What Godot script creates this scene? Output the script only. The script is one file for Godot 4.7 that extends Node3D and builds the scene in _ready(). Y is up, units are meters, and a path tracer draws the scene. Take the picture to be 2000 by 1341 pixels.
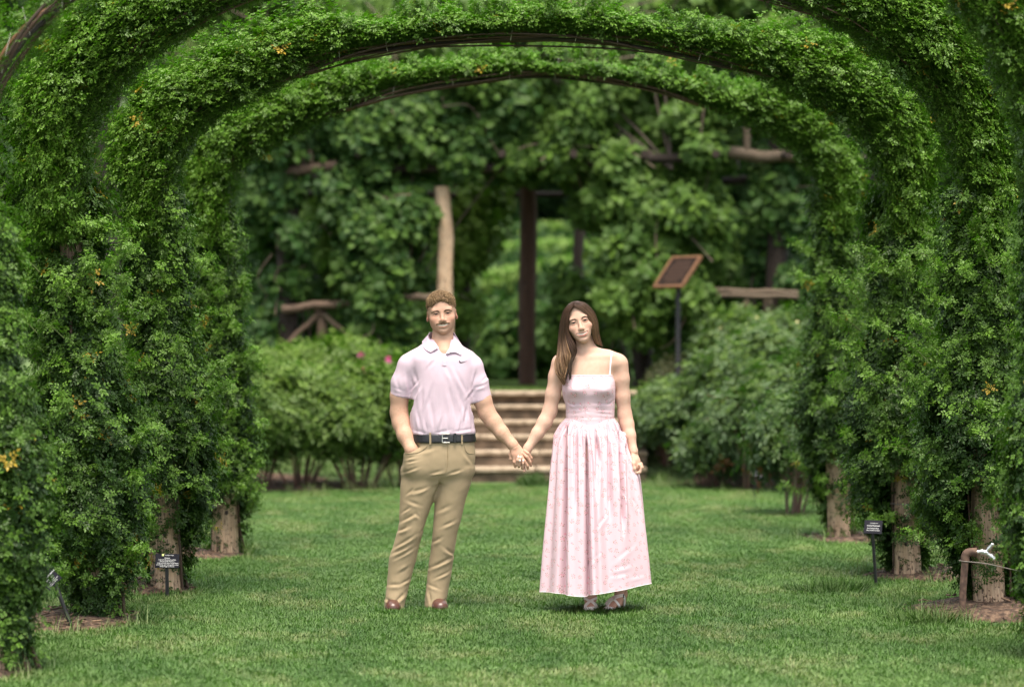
extends Node3D

# Where the camera stands: metres, y up. A point of the garden that shows at pixel (px, py) of the 2000 x 1341 photograph
# and lies in the plane z is at(px, py, z); all things are built there at their real size.
const FOCAL := 4700.0
const EYE := Vector3(0, 1.633, 13.7)
const EYE_ROW := 635.0

var rng := RandomNumberGenerator.new()
var names := {}
var bumpy := FastNoiseLite.new()
var M := {}


func _ready() -> void:
	rng.seed = 20240517
	bumpy.seed = 7
	bumpy.noise_type = FastNoiseLite.TYPE_SIMPLEX_SMOOTH
	bumpy.frequency = 1.0
	bumpy.fractal_type = FastNoiseLite.FRACTAL_FBM
	bumpy.fractal_octaves = 3
	# camera
	var cam := Camera3D.new()
	cam.name = "camera"
	cam.projection = Camera3D.PROJECTION_FRUSTUM
	var lens := CameraAttributesPhysical.new()
	lens.frustum_focal_length = 85.0
	lens.frustum_focus_distance = 13.65
	lens.frustum_near = 0.1
	lens.frustum_far = 600.0
	lens.exposure_aperture = 1.5
	cam.attributes = lens
	cam.near = 0.1
	cam.far = 600.0
	cam.size = 2.0 * 0.1 * 670.5 / FOCAL
	cam.frustum_offset = Vector2(0, -0.1 * (670.5 - EYE_ROW) / FOCAL)
	cam.position = EYE
	add_child(cam)
	# sky: bright overcast
	var env := Environment.new()
	var sky := Sky.new()
	var sm := ProceduralSkyMaterial.new()
	sm.sky_top_color = Color(0.93, 0.96, 1.0)
	sm.sky_horizon_color = Color(0.86, 0.89, 0.93)
	sm.sky_curve = 0.2
	sm.ground_bottom_color = Color(0.2, 0.22, 0.16)
	sm.ground_horizon_color = Color(0.4, 0.42, 0.38)
	sm.sky_energy_multiplier = 0.95
	sky.sky_material = sm
	env.background_mode = Environment.BG_SKY
	env.sky = sky
	env.tonemap_mode = Environment.TONE_MAPPER_LINEAR
	env.tonemap_exposure = 3.1
	env.sdfgi_enabled = true
	env.ssao_enabled = true
	env.ssil_enabled = true
	var we := WorldEnvironment.new()
	we.name = "surroundings"
	we.environment = env
	add_child(we)
	# sun behind thin cloud: high, a little behind the couple's left side
	var sun := DirectionalLight3D.new()
	sun.name = "sun"
	sun.light_energy = 0.9
	sun.light_color = Color(1.0, 0.965, 0.91)
	sun.light_angular_distance = 30.0
	sun.shadow_enabled = true
	add_child(sun)
	sun.look_at_from_position(Vector3(0.4, 10.0, 3.0), Vector3.ZERO)
	make_materials()
	build_ground()
	build_stairs()
	build_hillside()
	build_trees()
	build_undergrowth()
	build_pergola()
	build_bushes()
	build_arches()
	build_lawn()
	build_signs()
	build_tap()
	build_people()


# ---------------------------------------------------------------- naming
func numbered(called: String) -> String:
	if not names.has(called):
		names[called] = 0
		return called
	names[called] += 1
	return "%s_%03d" % [called, names[called]]


func tag(o: Node, label: String, category: String, group := "") -> void:
	o.set_meta("label", label)
	o.set_meta("category", category)
	if group:
		o.set_meta("group", group)


func thing(called: String, label: String, category: String, where := Vector3.ZERO, group := "") -> Node3D:
	var o := Node3D.new()
	o.name = numbered(called)
	add_child(o, true)
	o.position = where
	tag(o, label, category, group)
	return o


func part(called: String, m: Mesh, mat: Material, parent: Node3D) -> MeshInstance3D:
	var o := MeshInstance3D.new()
	o.name = called
	if parent != self:
		var k := 0
		while parent.has_node(NodePath(o.name)):
			k += 1
			o.name = "%s_%03d" % [called, k]
	else:
		o.name = numbered(called)
	o.mesh = m
	o.material_override = mat
	parent.add_child(o, true)
	# meshes are made in garden coordinates; a thing stands at its base
	if parent != self:
		o.position = -parent.position if not parent is MeshInstance3D else Vector3.ZERO
	return o


func structure(called: String, m: Mesh, mat: Material) -> MeshInstance3D:
	var o := part(called, m, mat, self)
	o.set_meta("kind", "structure")
	return o


func swarm(called: String, m: Mesh, mat: Material, where: Array[Transform3D], tints: PackedColorArray, parent: Node3D) -> MultiMeshInstance3D:
	var mm := MultiMesh.new()
	mm.transform_format = MultiMesh.TRANSFORM_3D
	mm.use_colors = true
	mm.mesh = m
	mm.instance_count = where.size()
	for i in where.size():
		mm.set_instance_transform(i, where[i])
		mm.set_instance_color(i, tints[i])
	var o := MultiMeshInstance3D.new()
	o.name = called
	if parent != self:
		var k := 0
		while parent.has_node(NodePath(o.name)):
			k += 1
			o.name = "%s_%03d" % [called, k]
	else:
		o.name = numbered(called)
	o.multimesh = mm
	o.material_override = mat
	o.set_meta("kind", "stuff")
	parent.add_child(o, true)
	if parent != self:
		o.position = -parent.position
	return o


func at(px: float, py: float, z: float) -> Vector3:
	var s := FOCAL / (EYE.z - z)
	return Vector3((px - 1000.0) / s, EYE.y + (EYE_ROW - py) / s, z)


func scale_at(z: float) -> float:
	return FOCAL / (EYE.z - z)


func on_ground(px: float, py: float) -> Vector3:
	# the point of the flat lawn that shows at that pixel
	var s := (py - EYE_ROW) / EYE.y
	return Vector3((px - 1000.0) / s, 0, EYE.z - FOCAL / s)


func ground_height(x: float, z: float) -> float:
	var y := 0.0
	if z < -11.1:
		y = clampf(0.155 * (-11.1 - z) / 0.35, 0.0, 0.885)
	if z < -18.0:
		y += -1.15 * smoothstep(-18.0, -26.0, z) + 2.8 * smoothstep(-39.0, -45.0, z) + 1.2 * smoothstep(-45.0, -56.0, z) + 14.0 * smoothstep(-56.0, -120.0, z)
	return y


# ---------------------------------------------------------------- meshes
class Geo:
	var v := PackedVector3Array()
	var n := PackedVector3Array()
	var uv := PackedVector2Array()
	var c := PackedColorArray()
	var ix := PackedInt32Array()

	func vert(p: Vector3, nn: Vector3, u := Vector2.ZERO, col := Color.WHITE) -> int:
		v.append(p)
		n.append(nn)
		uv.append(u)
		c.append(col)
		return v.size() - 1

	func tri(a: int, b: int, d: int) -> void:
		var f := (v[b] - v[a]).cross(v[d] - v[a])
		if f.dot(n[a] + n[b] + n[d]) > 0.0:
			ix.append_array(PackedInt32Array([a, d, b]))
		else:
			ix.append_array(PackedInt32Array([a, b, d]))

	func quad(a: int, b: int, d: int, e: int) -> void:
		tri(a, b, d)
		tri(a, d, e)

	func mesh() -> ArrayMesh:
		var m := ArrayMesh.new()
		var ar := []
		ar.resize(Mesh.ARRAY_MAX)
		ar[Mesh.ARRAY_VERTEX] = v
		ar[Mesh.ARRAY_NORMAL] = n
		ar[Mesh.ARRAY_TEX_UV] = uv
		ar[Mesh.ARRAY_COLOR] = c
		ar[Mesh.ARRAY_INDEX] = ix
		m.add_surface_from_arrays(Mesh.PRIMITIVE_TRIANGLES, ar)
		return m

	func tube(p: PackedVector3Array, r: PackedFloat32Array, sides := 8, col := Color.WHITE, noise: FastNoiseLite = null, amp := 0.0, cap := true, squash := Vector3.ONE) -> void:
		# a tube through p; the radius may be roughened by noise along and round it
		var up := Vector3(0.31, 0.17, 0.93)
		var along := 0.0
		var rows: Array[int] = []
		for i in p.size():
			var t := (p[mini(i + 1, p.size() - 1)] - p[maxi(i - 1, 0)]).normalized()
			if absf(t.dot(up)) > 0.95:
				up = Vector3(0.9, 0.3, 0.1)
			var a := (up - t * t.dot(up)).normalized()
			up = a
			var b := t.cross(a)
			if i > 0:
				along += p[i].distance_to(p[i - 1])
			rows.append(v.size())
			for k in sides + 1:
				var g := TAU * k / sides
				var d := a * cos(g) + b * sin(g)
				var rr := r[i]
				if noise:
					rr *= 1.0 + amp * noise.get_noise_3d(cos(g) * 1.7 + p[0].x * 3.0, sin(g) * 1.7 + p[0].z * 3.0, along * 2.2) + amp * 0.6 * noise.get_noise_2d(cos(g) * 4.0 + p[0].x * 5.0, sin(g) * 4.0)
				vert(p[i] + d * rr * squash, d, Vector2(float(k) / sides, along), col)
		for i in p.size() - 1:
			for k in sides:
				quad(rows[i] + k, rows[i] + k + 1, rows[i + 1] + k + 1, rows[i + 1] + k)
		if cap:
			for e in [0, p.size() - 1]:
				var t: Vector3 = (p[1] - p[0]).normalized() * -1.0 if e == 0 else (p[e] - p[e - 1]).normalized()
				var m := vert(p[e] + t * r[e] * 0.15, t, Vector2(0.5, 0.5), col)
				var q := v.size()
				for k in sides + 1:
					vert(v[rows[e] + k], t, Vector2(0.5, 0.5), col)
				for k in sides:
					tri(m, q + k, q + k + 1)

	func leaf(base: Vector3, dir: Vector3, nrm: Vector3, length: float, width: float, col := Color.WHITE, droop := 0.15, fold := 0.18) -> void:
		var side := dir.cross(nrm).normalized()
		var b := vert(base, nrm, Vector2.ZERO, col)
		var mid := vert(base + dir * length * 0.52 - nrm * width * fold, nrm, Vector2.ZERO, col)
		var l := vert(base + dir * length * 0.45 + side * width * 0.5 + nrm * width * fold * 0.6, (nrm - side * 0.4).normalized(), Vector2.ZERO, col)
		var r := vert(base + dir * length * 0.45 - side * width * 0.5 + nrm * width * fold * 0.6, (nrm + side * 0.4).normalized(), Vector2.ZERO, col)
		var t := vert(base + dir * length - nrm * length * droop, (nrm + dir * 0.3).normalized(), Vector2.ZERO, col)
		tri(b, l, mid)
		tri(l, t, mid)
		tri(t, r, mid)
		tri(r, b, mid)

	func lobed(base: Vector3, dir: Vector3, nrm: Vector3, size: float, col := Color.WHITE, droop := 0.2) -> void:
		# a five-lobed leaf, slightly cupped
		var side := dir.cross(nrm).normalized()
		var m := vert(base + dir * size * 0.34, nrm, Vector2.ZERO, col)
		var ring: Array[int] = []
		for e in [[0.0, 0.0], [0.30, 0.12], [0.42, -0.02], [0.36, 0.26], [0.52, 0.42], [0.30, 0.52], [0.33, 0.74], [0.13, 0.72], [0.0, 1.0],
				[-0.13, 0.72], [-0.33, 0.74], [-0.30, 0.52], [-0.52, 0.42], [-0.36, 0.26], [-0.42, -0.02], [-0.30, 0.12]]:
			var x: float = e[0]
			var y: float = e[1]
			ring.append(vert(base + side * x * size + dir * y * size - nrm * size * (droop * y * y + 0.35 * x * x), (nrm + side * x * 0.7 + dir * y * 0.3).normalized(), Vector2.ZERO, col))
		for k in ring.size():
			tri(m, ring[k], ring[(k + 1) % ring.size()])

	func box(center: Vector3, size: Vector3, basis := Basis(), bevel := 0.0, col := Color.WHITE) -> void:
		# a box with chamfered edges
		var h := size * 0.5
		var faces := [[Vector3.RIGHT, Vector3.UP, Vector3.BACK], [Vector3.LEFT, Vector3.UP, Vector3.BACK], [Vector3.UP, Vector3.RIGHT, Vector3.BACK], [Vector3.DOWN, Vector3.RIGHT, Vector3.BACK], [Vector3.BACK, Vector3.RIGHT, Vector3.UP], [Vector3.FORWARD, Vector3.RIGHT, Vector3.UP]]
		for f in faces:
			var nn: Vector3 = f[0]
			var a: Vector3 = f[1] * (h.dot((f[1] as Vector3).abs()) - bevel)
			var b: Vector3 = f[2] * (h.dot((f[2] as Vector3).abs()) - bevel)
			var o: Vector3 = nn * h.dot(nn.abs())
			var q: Array[int] = []
			for s in [[-1, -1], [1, -1], [1, 1], [-1, 1]]:
				var p: Vector3 = o + a * s[0] + b * s[1]
				q.append(vert(center + basis * p, basis * nn, Vector2(p.dot(f[1]), p.dot(f[2])), col))
			quad(q[0], q[1], q[2], q[3])
		if bevel > 0.0:
			for i in 6:
				for j in range(i + 1, 6):
					var ni: Vector3 = faces[i][0]
					var nj: Vector3 = faces[j][0]
					if absf(ni.dot(nj)) > 0.5:
						continue
					var ax := ni.cross(nj)
					var e := ax * (h.dot(ax.abs()) - bevel)
					var pi := ni * h.dot(ni.abs()) + nj * (h.dot(nj.abs()) - bevel)
					var pj := nj * h.dot(nj.abs()) + ni * (h.dot(ni.abs()) - bevel)
					var nn := basis * (ni + nj).normalized()
					quad(vert(center + basis * (pi - e), nn, Vector2.ZERO, col), vert(center + basis * (pi + e), nn, Vector2.ZERO, col), vert(center + basis * (pj + e), nn, Vector2.ZERO, col), vert(center + basis * (pj - e), nn, Vector2.ZERO, col))
			for sx in [-1, 1]:
				for sy in [-1, 1]:
					for sz in [-1, 1]:
						var s := Vector3(sx, sy, sz)
						var k := h * s
						var nn := basis * s.normalized()
						tri(vert(center + basis * (k - Vector3(0, sy, sz) * bevel), nn, Vector2.ZERO, col), vert(center + basis * (k - Vector3(sx, 0, sz) * bevel), nn, Vector2.ZERO, col), vert(center + basis * (k - Vector3(sx, sy, 0) * bevel), nn, Vector2.ZERO, col))

	func ball(center: Vector3, r: Vector3, basis := Basis(), rings := 8, sides := 12, col := Color.WHITE) -> void:
		var rows: Array[int] = []
		for i in rings + 1:
			var g := PI * i / rings
			rows.append(v.size())
			for k in sides + 1:
				var a := TAU * k / sides
				var d := Vector3(sin(g) * cos(a), cos(g), sin(g) * sin(a))
				vert(center + basis * (d * r), (basis * (d / r)).normalized(), Vector2(float(k) / sides, float(i) / rings), col)
		for i in rings:
			for k in sides:
				quad(rows[i] + k, rows[i] + k + 1, rows[i + 1] + k + 1, rows[i + 1] + k)

	func sheet(rows: Array, close := false, col := Color.WHITE) -> void:
		# a surface through rows of points, smooth; faces the side its own winding gives
		var w: int = rows[0].size()
		var first := v.size()
		for i in rows.size():
			for k in w:
				var l: Vector3 = rows[i][(k - 1 + w) % w if close else maxi(k - 1, 0)]
				var r: Vector3 = rows[i][(k + 1) % w if close else mini(k + 1, w - 1)]
				var d: Vector3 = rows[maxi(i - 1, 0)][k]
				var u: Vector3 = rows[mini(i + 1, rows.size() - 1)][k]
				vert(rows[i][k], (r - l).cross(u - d).normalized(), Vector2(float(k) / maxi(w - 1, 1), float(i) / maxi(rows.size() - 1, 1)), col)
		for i in rows.size() - 1:
			for k in (w if close else w - 1):
				var k2 := (k + 1) % w
				quad(first + i * w + k, first + i * w + k2, first + (i + 1) * w + k2, first + (i + 1) * w + k)


func smooth_path(ctrl: Array, steps: int) -> PackedVector3Array:
	# Catmull-Rom through the points
	var out := PackedVector3Array()
	for i in ctrl.size() - 1:
		var a: Vector3 = ctrl[maxi(i - 1, 0)]
		var b: Vector3 = ctrl[i]
		var c: Vector3 = ctrl[i + 1]
		var d: Vector3 = ctrl[mini(i + 2, ctrl.size() - 1)]
		for k in steps:
			out.append(b.cubic_interpolate(c, a, d, float(k) / steps))
	out.append(ctrl[-1])
	return out


func ramp(a: float, b: float, count: int) -> PackedFloat32Array:
	var out := PackedFloat32Array()
	for i in count:
		out.append(lerpf(a, b, float(i) / maxi(count - 1, 1)))
	return out


func some(lo: float, hi: float) -> float:
	return rng.randf_range(lo, hi)


func any_direction() -> Vector3:
	var z := some(-1, 1)
	var a := some(0, TAU)
	var r := sqrt(1.0 - z * z)
	return Vector3(r * cos(a), z, r * sin(a))


func toward(dir: Vector3, roll := 0.0) -> Basis:
	# a basis whose y axis points along dir
	var y := dir.normalized()
	var x := Vector3(0.13, 0.05, 0.99).cross(y)
	if x.length() < 0.05:
		x = Vector3.RIGHT.cross(y)
	x = x.normalized().rotated(y, roll)
	return Basis(x, y, x.cross(y))


# ---------------------------------------------------------------- materials (colours given as linear, real-world values)
func lin(r: float, g: float, b: float) -> Color:
	return Color(r, g, b).linear_to_srgb()


func plain(r: float, g: float, b: float, rough := 0.8) -> StandardMaterial3D:
	var m := StandardMaterial3D.new()
	m.albedo_color = lin(r, g, b)
	m.roughness = rough
	return m


func matt(r: float, g: float, b: float) -> StandardMaterial3D:
	var m := plain(r, g, b, 0.9)
	m.metallic_specular = 0.12
	return m


func noise_map(freq: float, seed_: int, colors: Array, stops: Array, size := 256, octaves := 4) -> NoiseTexture2D:
	var t := NoiseTexture2D.new()
	t.width = size
	t.height = size
	t.seamless = true
	var f := FastNoiseLite.new()
	f.seed = seed_
	f.noise_type = FastNoiseLite.TYPE_SIMPLEX_SMOOTH
	f.frequency = freq
	f.fractal_octaves = octaves
	t.noise = f
	if colors.size():
		var g := Gradient.new()
		g.colors = PackedColorArray(colors)
		g.offsets = PackedFloat32Array(stops)
		t.color_ramp = g
	return t


func wood_maps(seed_: int) -> Array:
	# weathered, split log: grey-brown streaks along v, dark cracks
	var w := 128
	var h := 512
	var col := Image.create(w, h, false, Image.FORMAT_RGBA8)
	var hei := Image.create(w, h, false, Image.FORMAT_RGBA8)
	var f := FastNoiseLite.new()
	f.seed = seed_
	f.frequency = 1.0
	f.fractal_octaves = 4
	for x in w:
		var g := TAU * x / w
		for y in h:
			var v := TAU * y / h
			var cx := cos(g) * 1.9
			var cz := sin(g) * 1.9
			var wave := 0.25 * f.get_noise_3d(cx, cz, sin(v) * 0.5 + 9.0)
			var streak := f.get_noise_3d(cx * 5.0 + wave * 6.0, cz * 5.0, cos(v) * 0.35 + sin(v) * 0.2)
			var fine := f.get_noise_3d(cx * 14.0 + wave * 8.0, cz * 14.0, cos(v) * 1.2)
			var crack := smoothstep(0.035, 0.0, absf(f.get_noise_3d(cx * 2.6 + wave * 4.0, cz * 2.6 + 4.0, cos(v) * 0.5 + sin(v) * 0.3)))
			var blot := f.get_noise_3d(cx * 1.2, cz * 1.2 + 20.0, sin(v) * 1.4)
			var k := clampf(0.52 + streak * 0.45 + fine * 0.28, 0.0, 1.0)
			var c := lin(0.10, 0.072, 0.052).lerp(lin(0.34, 0.275, 0.215), k)
			c = c.lerp(lin(0.22, 0.15, 0.105), clampf(blot * 0.9 + 0.1, 0.0, 0.8))
			c = c.lerp(lin(0.02, 0.015, 0.012), crack * 0.85)
			col.set_pixel(x, y, c)
			var e := clampf(0.55 + streak * 0.3 + fine * 0.25 - crack * 0.55, 0.0, 1.0)
			hei.set_pixel(x, y, Color(e, e, e))
	return [ImageTexture.create_from_image(col), ImageTexture.create_from_image(hei)]


func wood(maps: Array, tint: Color, bump := 1.6, repeat := 0.8) -> StandardMaterial3D:
	var m := StandardMaterial3D.new()
	m.albedo_texture = maps[0]
	m.albedo_color = tint
	m.roughness = 0.85
	m.uv1_scale = Vector3(1, repeat, 1)
	m.heightmap_enabled = true
	m.heightmap_texture = maps[1]
	m.heightmap_scale = bump
	return m


func leafy(rough: float, light := Color(0.5, 0.75, 0.2), shine := 0.5) -> StandardMaterial3D:
	var m := StandardMaterial3D.new()
	m.vertex_color_use_as_albedo = true
	m.roughness = rough
	m.metallic_specular = shine
	m.backlight_enabled = true
	m.backlight = light
	m.cull_mode = BaseMaterial3D.CULL_DISABLED
	return m


func make_materials() -> void:
	var maps := wood_maps(3)
	M.wood = wood(maps, Color(1, 0.97, 0.92))
	M.post_wood = wood(maps, Color(1.4, 1.34, 1.27))
	M.dark_wood = wood(maps, lin(0.09, 0.065, 0.052))
	M.brown_wood = wood(maps, lin(0.30, 0.185, 0.14))
	M.grey_wood = wood(maps, Color(0.80, 0.78, 0.74))
	M.pale_wood = wood(maps, Color(1.5, 1.45, 1.38))
	M.rail_wood = wood(maps, lin(0.62, 0.52, 0.47))
	M.cane = plain(0.085, 0.05, 0.036, 0.7)
	M.cane.vertex_color_use_as_albedo = true
	M.cane.albedo_color = Color.WHITE
	M.rose_leaf = leafy(0.42, Color(0.6, 0.8, 0.14), 0.36)
	M.bush_leaf = leafy(0.5, Color(0.55, 0.78, 0.2), 0.36)
	M.vine_leaf = leafy(0.55, Color(0.6, 0.85, 0.16), 0.3)
	M.tree_leaf = leafy(0.6, Color(0.6, 0.85, 0.16), 0.28)
	M.grass = leafy(0.5, Color(0.5, 0.7, 0.2), 0.4)
	# soil under the lawn
	M.ground = plain(1, 1, 1, 0.95)
	M.ground.albedo_color = Color.WHITE
	M.ground.albedo_texture = noise_map(0.02, 5, [lin(0.035, 0.06, 0.018), lin(0.065, 0.105, 0.03), lin(0.10, 0.135, 0.045)], [0.25, 0.55, 0.85], 512, 5)
	M.ground.uv1_triplanar = true
	M.ground.uv1_world_triplanar = true
	M.ground.uv1_scale = Vector3(0.45, 0.45, 0.45)
	M.ground.heightmap_enabled = true
	M.ground.heightmap_texture = noise_map(0.06, 9, [], [], 256, 4)
	M.ground.heightmap_scale = 2.0
	M.mulch = plain(1, 1, 1, 0.95)
	M.mulch.albedo_color = Color.WHITE
	M.mulch.albedo_texture = noise_map(0.05, 6, [lin(0.035, 0.02, 0.013), lin(0.10, 0.058, 0.038), lin(0.20, 0.13, 0.085)], [0.3, 0.55, 0.8], 256, 5)
	M.mulch.uv1_triplanar = true
	M.mulch.uv1_world_triplanar = true
	M.mulch.uv1_scale = Vector3(1.4, 1.4, 1.4)
	M.mulch.heightmap_enabled = true
	M.mulch.heightmap_texture = noise_map(0.07, 19, [], [], 256, 4)
	M.mulch.heightmap_scale = 3.0
	M.chip = plain(1, 1, 1, 0.9)
	M.chip.albedo_color = Color.WHITE
	M.chip.vertex_color_use_as_albedo = true
	M.step = plain(1, 1, 1, 0.9)
	M.step.albedo_color = Color.WHITE
	M.step.albedo_texture = noise_map(0.015, 16, [lin(0.065, 0.046, 0.030), lin(0.125, 0.086, 0.058), lin(0.19, 0.135, 0.095)], [0.25, 0.5, 0.8], 256, 5)
	M.step.uv1_triplanar = true
	M.step.uv1_world_triplanar = true
	M.step.uv1_scale = Vector3(0.9, 0.9, 0.9)
	M.nosing = M.step.duplicate()
	M.nosing.albedo_texture = noise_map(0.03, 17, [lin(0.19, 0.14, 0.095), lin(0.29, 0.22, 0.155), lin(0.38, 0.30, 0.22)], [0.25, 0.5, 0.8], 256, 4)
	M.black = plain(0.014, 0.014, 0.020, 0.7)
	M.black.metallic_specular = 0.2
	M.stake = plain(0.022, 0.021, 0.024, 0.5)
	M.letter = plain(0.55, 0.55, 0.55, 0.7)
	M.rust = plain(1, 1, 1, 0.8)
	M.rust.albedo_color = Color.WHITE
	M.rust.albedo_texture = noise_map(0.03, 26, [lin(0.055, 0.03, 0.022), lin(0.10, 0.055, 0.04), lin(0.15, 0.09, 0.06)], [0.3, 0.5, 0.75], 128, 5)
	M.rust.uv1_triplanar = true
	M.rust.uv1_scale = Vector3(4, 4, 4)
	M.chrome = plain(0.75, 0.75, 0.76, 0.28)
	M.chrome.metallic = 0.85
	M.wire = plain(0.16, 0.14, 0.12, 0.5)
	M.tie = plain(0.55, 0.52, 0.46, 0.7)


# ---------------------------------------------------------------- ground
func build_ground() -> void:
	var g := Geo.new()
	var xs := PackedFloat32Array()
	var zs := PackedFloat32Array()
	for k in range(-20, 21):
		xs.append(signf(k) * pow(absf(k) / 20.0, 2.6) * 180.0)
	var z := 25.0
	while z > -260.0:
		zs.append(z)
		z -= 0.35 if z < -9.0 and z > -24.0 else (1.2 if z > -60.0 else 10.0)
	for j in zs.size():
		for i in xs.size():
			var x := xs[i]
			var e := 0.15
			var nn := Vector3(ground_height(x - e, zs[j]) - ground_height(x + e, zs[j]), 2 * e, ground_height(x, zs[j] - e) - ground_height(x, zs[j] + e)).normalized()
			g.vert(Vector3(x, ground_height(x, zs[j]), zs[j]), nn)
	for j in zs.size() - 1:
		for i in xs.size() - 1:
			var a := j * xs.size() + i
			g.quad(a, a + 1, a + 1 + xs.size(), a + xs.size())
	structure("ground", g.mesh(), M.ground)
	# beds of bark mulch: round each pair of arch posts, and before the rose bushes on both sides of the steps
	for spec in beds():
		structure("mulch_bed", bed_mesh(spec), M.mulch)
	var chips := Geo.new()
	chips.box(Vector3.ZERO, Vector3(0.035, 0.006, 0.011), Basis(), 0.002)
	var chip := chips.mesh()
	var where: Array[Transform3D] = []
	var tints := PackedColorArray()
	for spec in beds():
		var n := int(spec[2] * spec[3] * 260.0)
		for i in n:
			var a := some(0, TAU)
			var q := sqrt(some(0, 1)) * 1.02
			var p := Vector3(spec[0] + cos(a) * q * spec[2], 0, spec[1] + sin(a) * q * spec[3])
			p.y = bed_height(spec, p.x, p.z) + ground_height(p.x, p.z) + 0.006
			where.append(Transform3D(Basis.from_euler(Vector3(some(-0.5, 0.5), some(0, TAU), some(-0.4, 0.4))).scaled(Vector3.ONE * some(0.6, 1.7)), p))
			var k := some(0.0, 1.0)
			tints.append(Color(0.05, 0.028, 0.018).lerp(Color(0.24, 0.15, 0.095), k * k))
	var o := swarm("bark_chips", chip, M.chip, where, tints, self)
	tag(o, "loose brown bark chips strewn over the mulch beds", "bark chips")


func beds() -> Array:
	# centre x, centre z, half width, half depth, height
	return [
		[-2.45, 0.5, 0.42, 0.5, 0.05], [-2.3, -1.1, 0.38, 0.34, 0.05], [-2.25, -3.3, 0.45, 0.45, 0.04], [-2.7, 2.4, 0.45, 0.5, 0.05],
		[3.0, 0.1, 0.85, 0.62, 0.09], [2.85, -1.9, 0.62, 0.42, 0.05], [2.75, -4.65, 0.6, 0.5, 0.04],
		[-4.0, -10.55, 3.0, 1.0, 0.06], [4.3, -11.0, 2.75, 1.5, 0.08],
	]


func bed_edge(spec: Array, a: float) -> float:
	return 1.0 + 0.12 * bumpy.get_noise_2d(cos(a) * 2.0 + spec[0], sin(a) * 2.0 + spec[1]) + 0.06 * bumpy.get_noise_2d(cos(a) * 7.0 + spec[0], sin(a) * 7.0)


func bed_height(spec: Array, x: float, z: float) -> float:
	var dx: float = (x - spec[0]) / spec[2]
	var dz: float = (z - spec[1]) / spec[3]
	var q := sqrt(dx * dx + dz * dz) / bed_edge(spec, atan2(dz, dx))
	if q > 1.0:
		return -1.0
	return spec[4] * (1.0 - q * q * q) + 0.012 + 0.012 * bumpy.get_noise_2d(x * 6.0, z * 6.0)


func bed_mesh(spec: Array) -> ArrayMesh:
	var rows := []
	for j in 9:
		var q := j / 8.0
		var row := []
		for k in 40:
			var a := TAU * k / 40
			var e := bed_edge(spec, a) * q
			var p := Vector3(spec[0] + cos(a) * e * spec[2], 0, spec[1] + sin(a) * e * spec[3])
			p.y = ground_height(p.x, p.z) + spec[4] * (1.0 - q * q * q) + 0.004 + 0.012 * bumpy.get_noise_2d(p.x * 6.0, p.z * 6.0) * (1.0 - q) * 2.0
			if j == 8:
				p.y -= 0.03
			row.append(p)
		rows.append(row)
	var g := Geo.new()
	g.sheet(rows, true)
	for i in g.n.size():
		if g.n[i].y < 0:
			g.n[i] = -g.n[i]
		if g.n[i].length() < 0.5:
			g.n[i] = Vector3.UP
	for i in range(0, g.ix.size(), 3):  # all facing up
		var f := (g.v[g.ix[i + 1]] - g.v[g.ix[i]]).cross(g.v[g.ix[i + 2]] - g.v[g.ix[i]])
		if f.y > 0:
			var t := g.ix[i + 1]
			g.ix[i + 1] = g.ix[i + 2]
			g.ix[i + 2] = t
	return g.mesh()


func build_stairs() -> void:
	var o := Node3D.new()
	o.name = numbered("stairs")
	add_child(o)
	o.position = Vector3(0.2, 0, -11.0)
	o.set_meta("kind", "structure")
	o.set_meta("label", "six low brown stone garden steps with pale worn edges leading up to the pergola")
	var tops := [0.168, 0.318, 0.468, 0.612, 0.762, 0.905]
	for k in 6:
		var z0: float = -11.0 - 0.35 * k
		var deep := 0.75 if k < 5 else 0.5
		var y0: float = -0.1 if k == 0 else tops[k - 1] - 0.12
		var y1: float = tops[k] - 0.045
		var x0 := -1.05 + some(-0.02, 0.02)
		var x1 := 1.42 + some(-0.03, 0.03)
		var g := Geo.new()
		g.box(Vector3((x0 + x1) / 2, (y0 + y1) / 2, z0 - 0.02 - deep / 2), Vector3(x1 - x0 - 0.03, y1 - y0, deep), Basis(), 0.008)
		var r := part("riser", g.mesh(), M.step, o)
		# the tread: slabs side by side, each with its own worn edge
		var x := x0
		while x < x1 - 0.05:
			var w := minf(some(0.55, 0.95), x1 - x)
			if x1 - x - w < 0.3:
				w = x1 - x
			var t := Geo.new()
			t.box(Vector3(x + w / 2, tops[k] - 0.0225 + some(-0.004, 0.004), z0 - 0.2 + some(-0.008, 0.008)), Vector3(w - 0.008, 0.045, 0.4 if k < 5 else 0.55), Basis(), 0.009)
			part("tread_slab", t.mesh(), M.nosing, o)
			x += w


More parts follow.
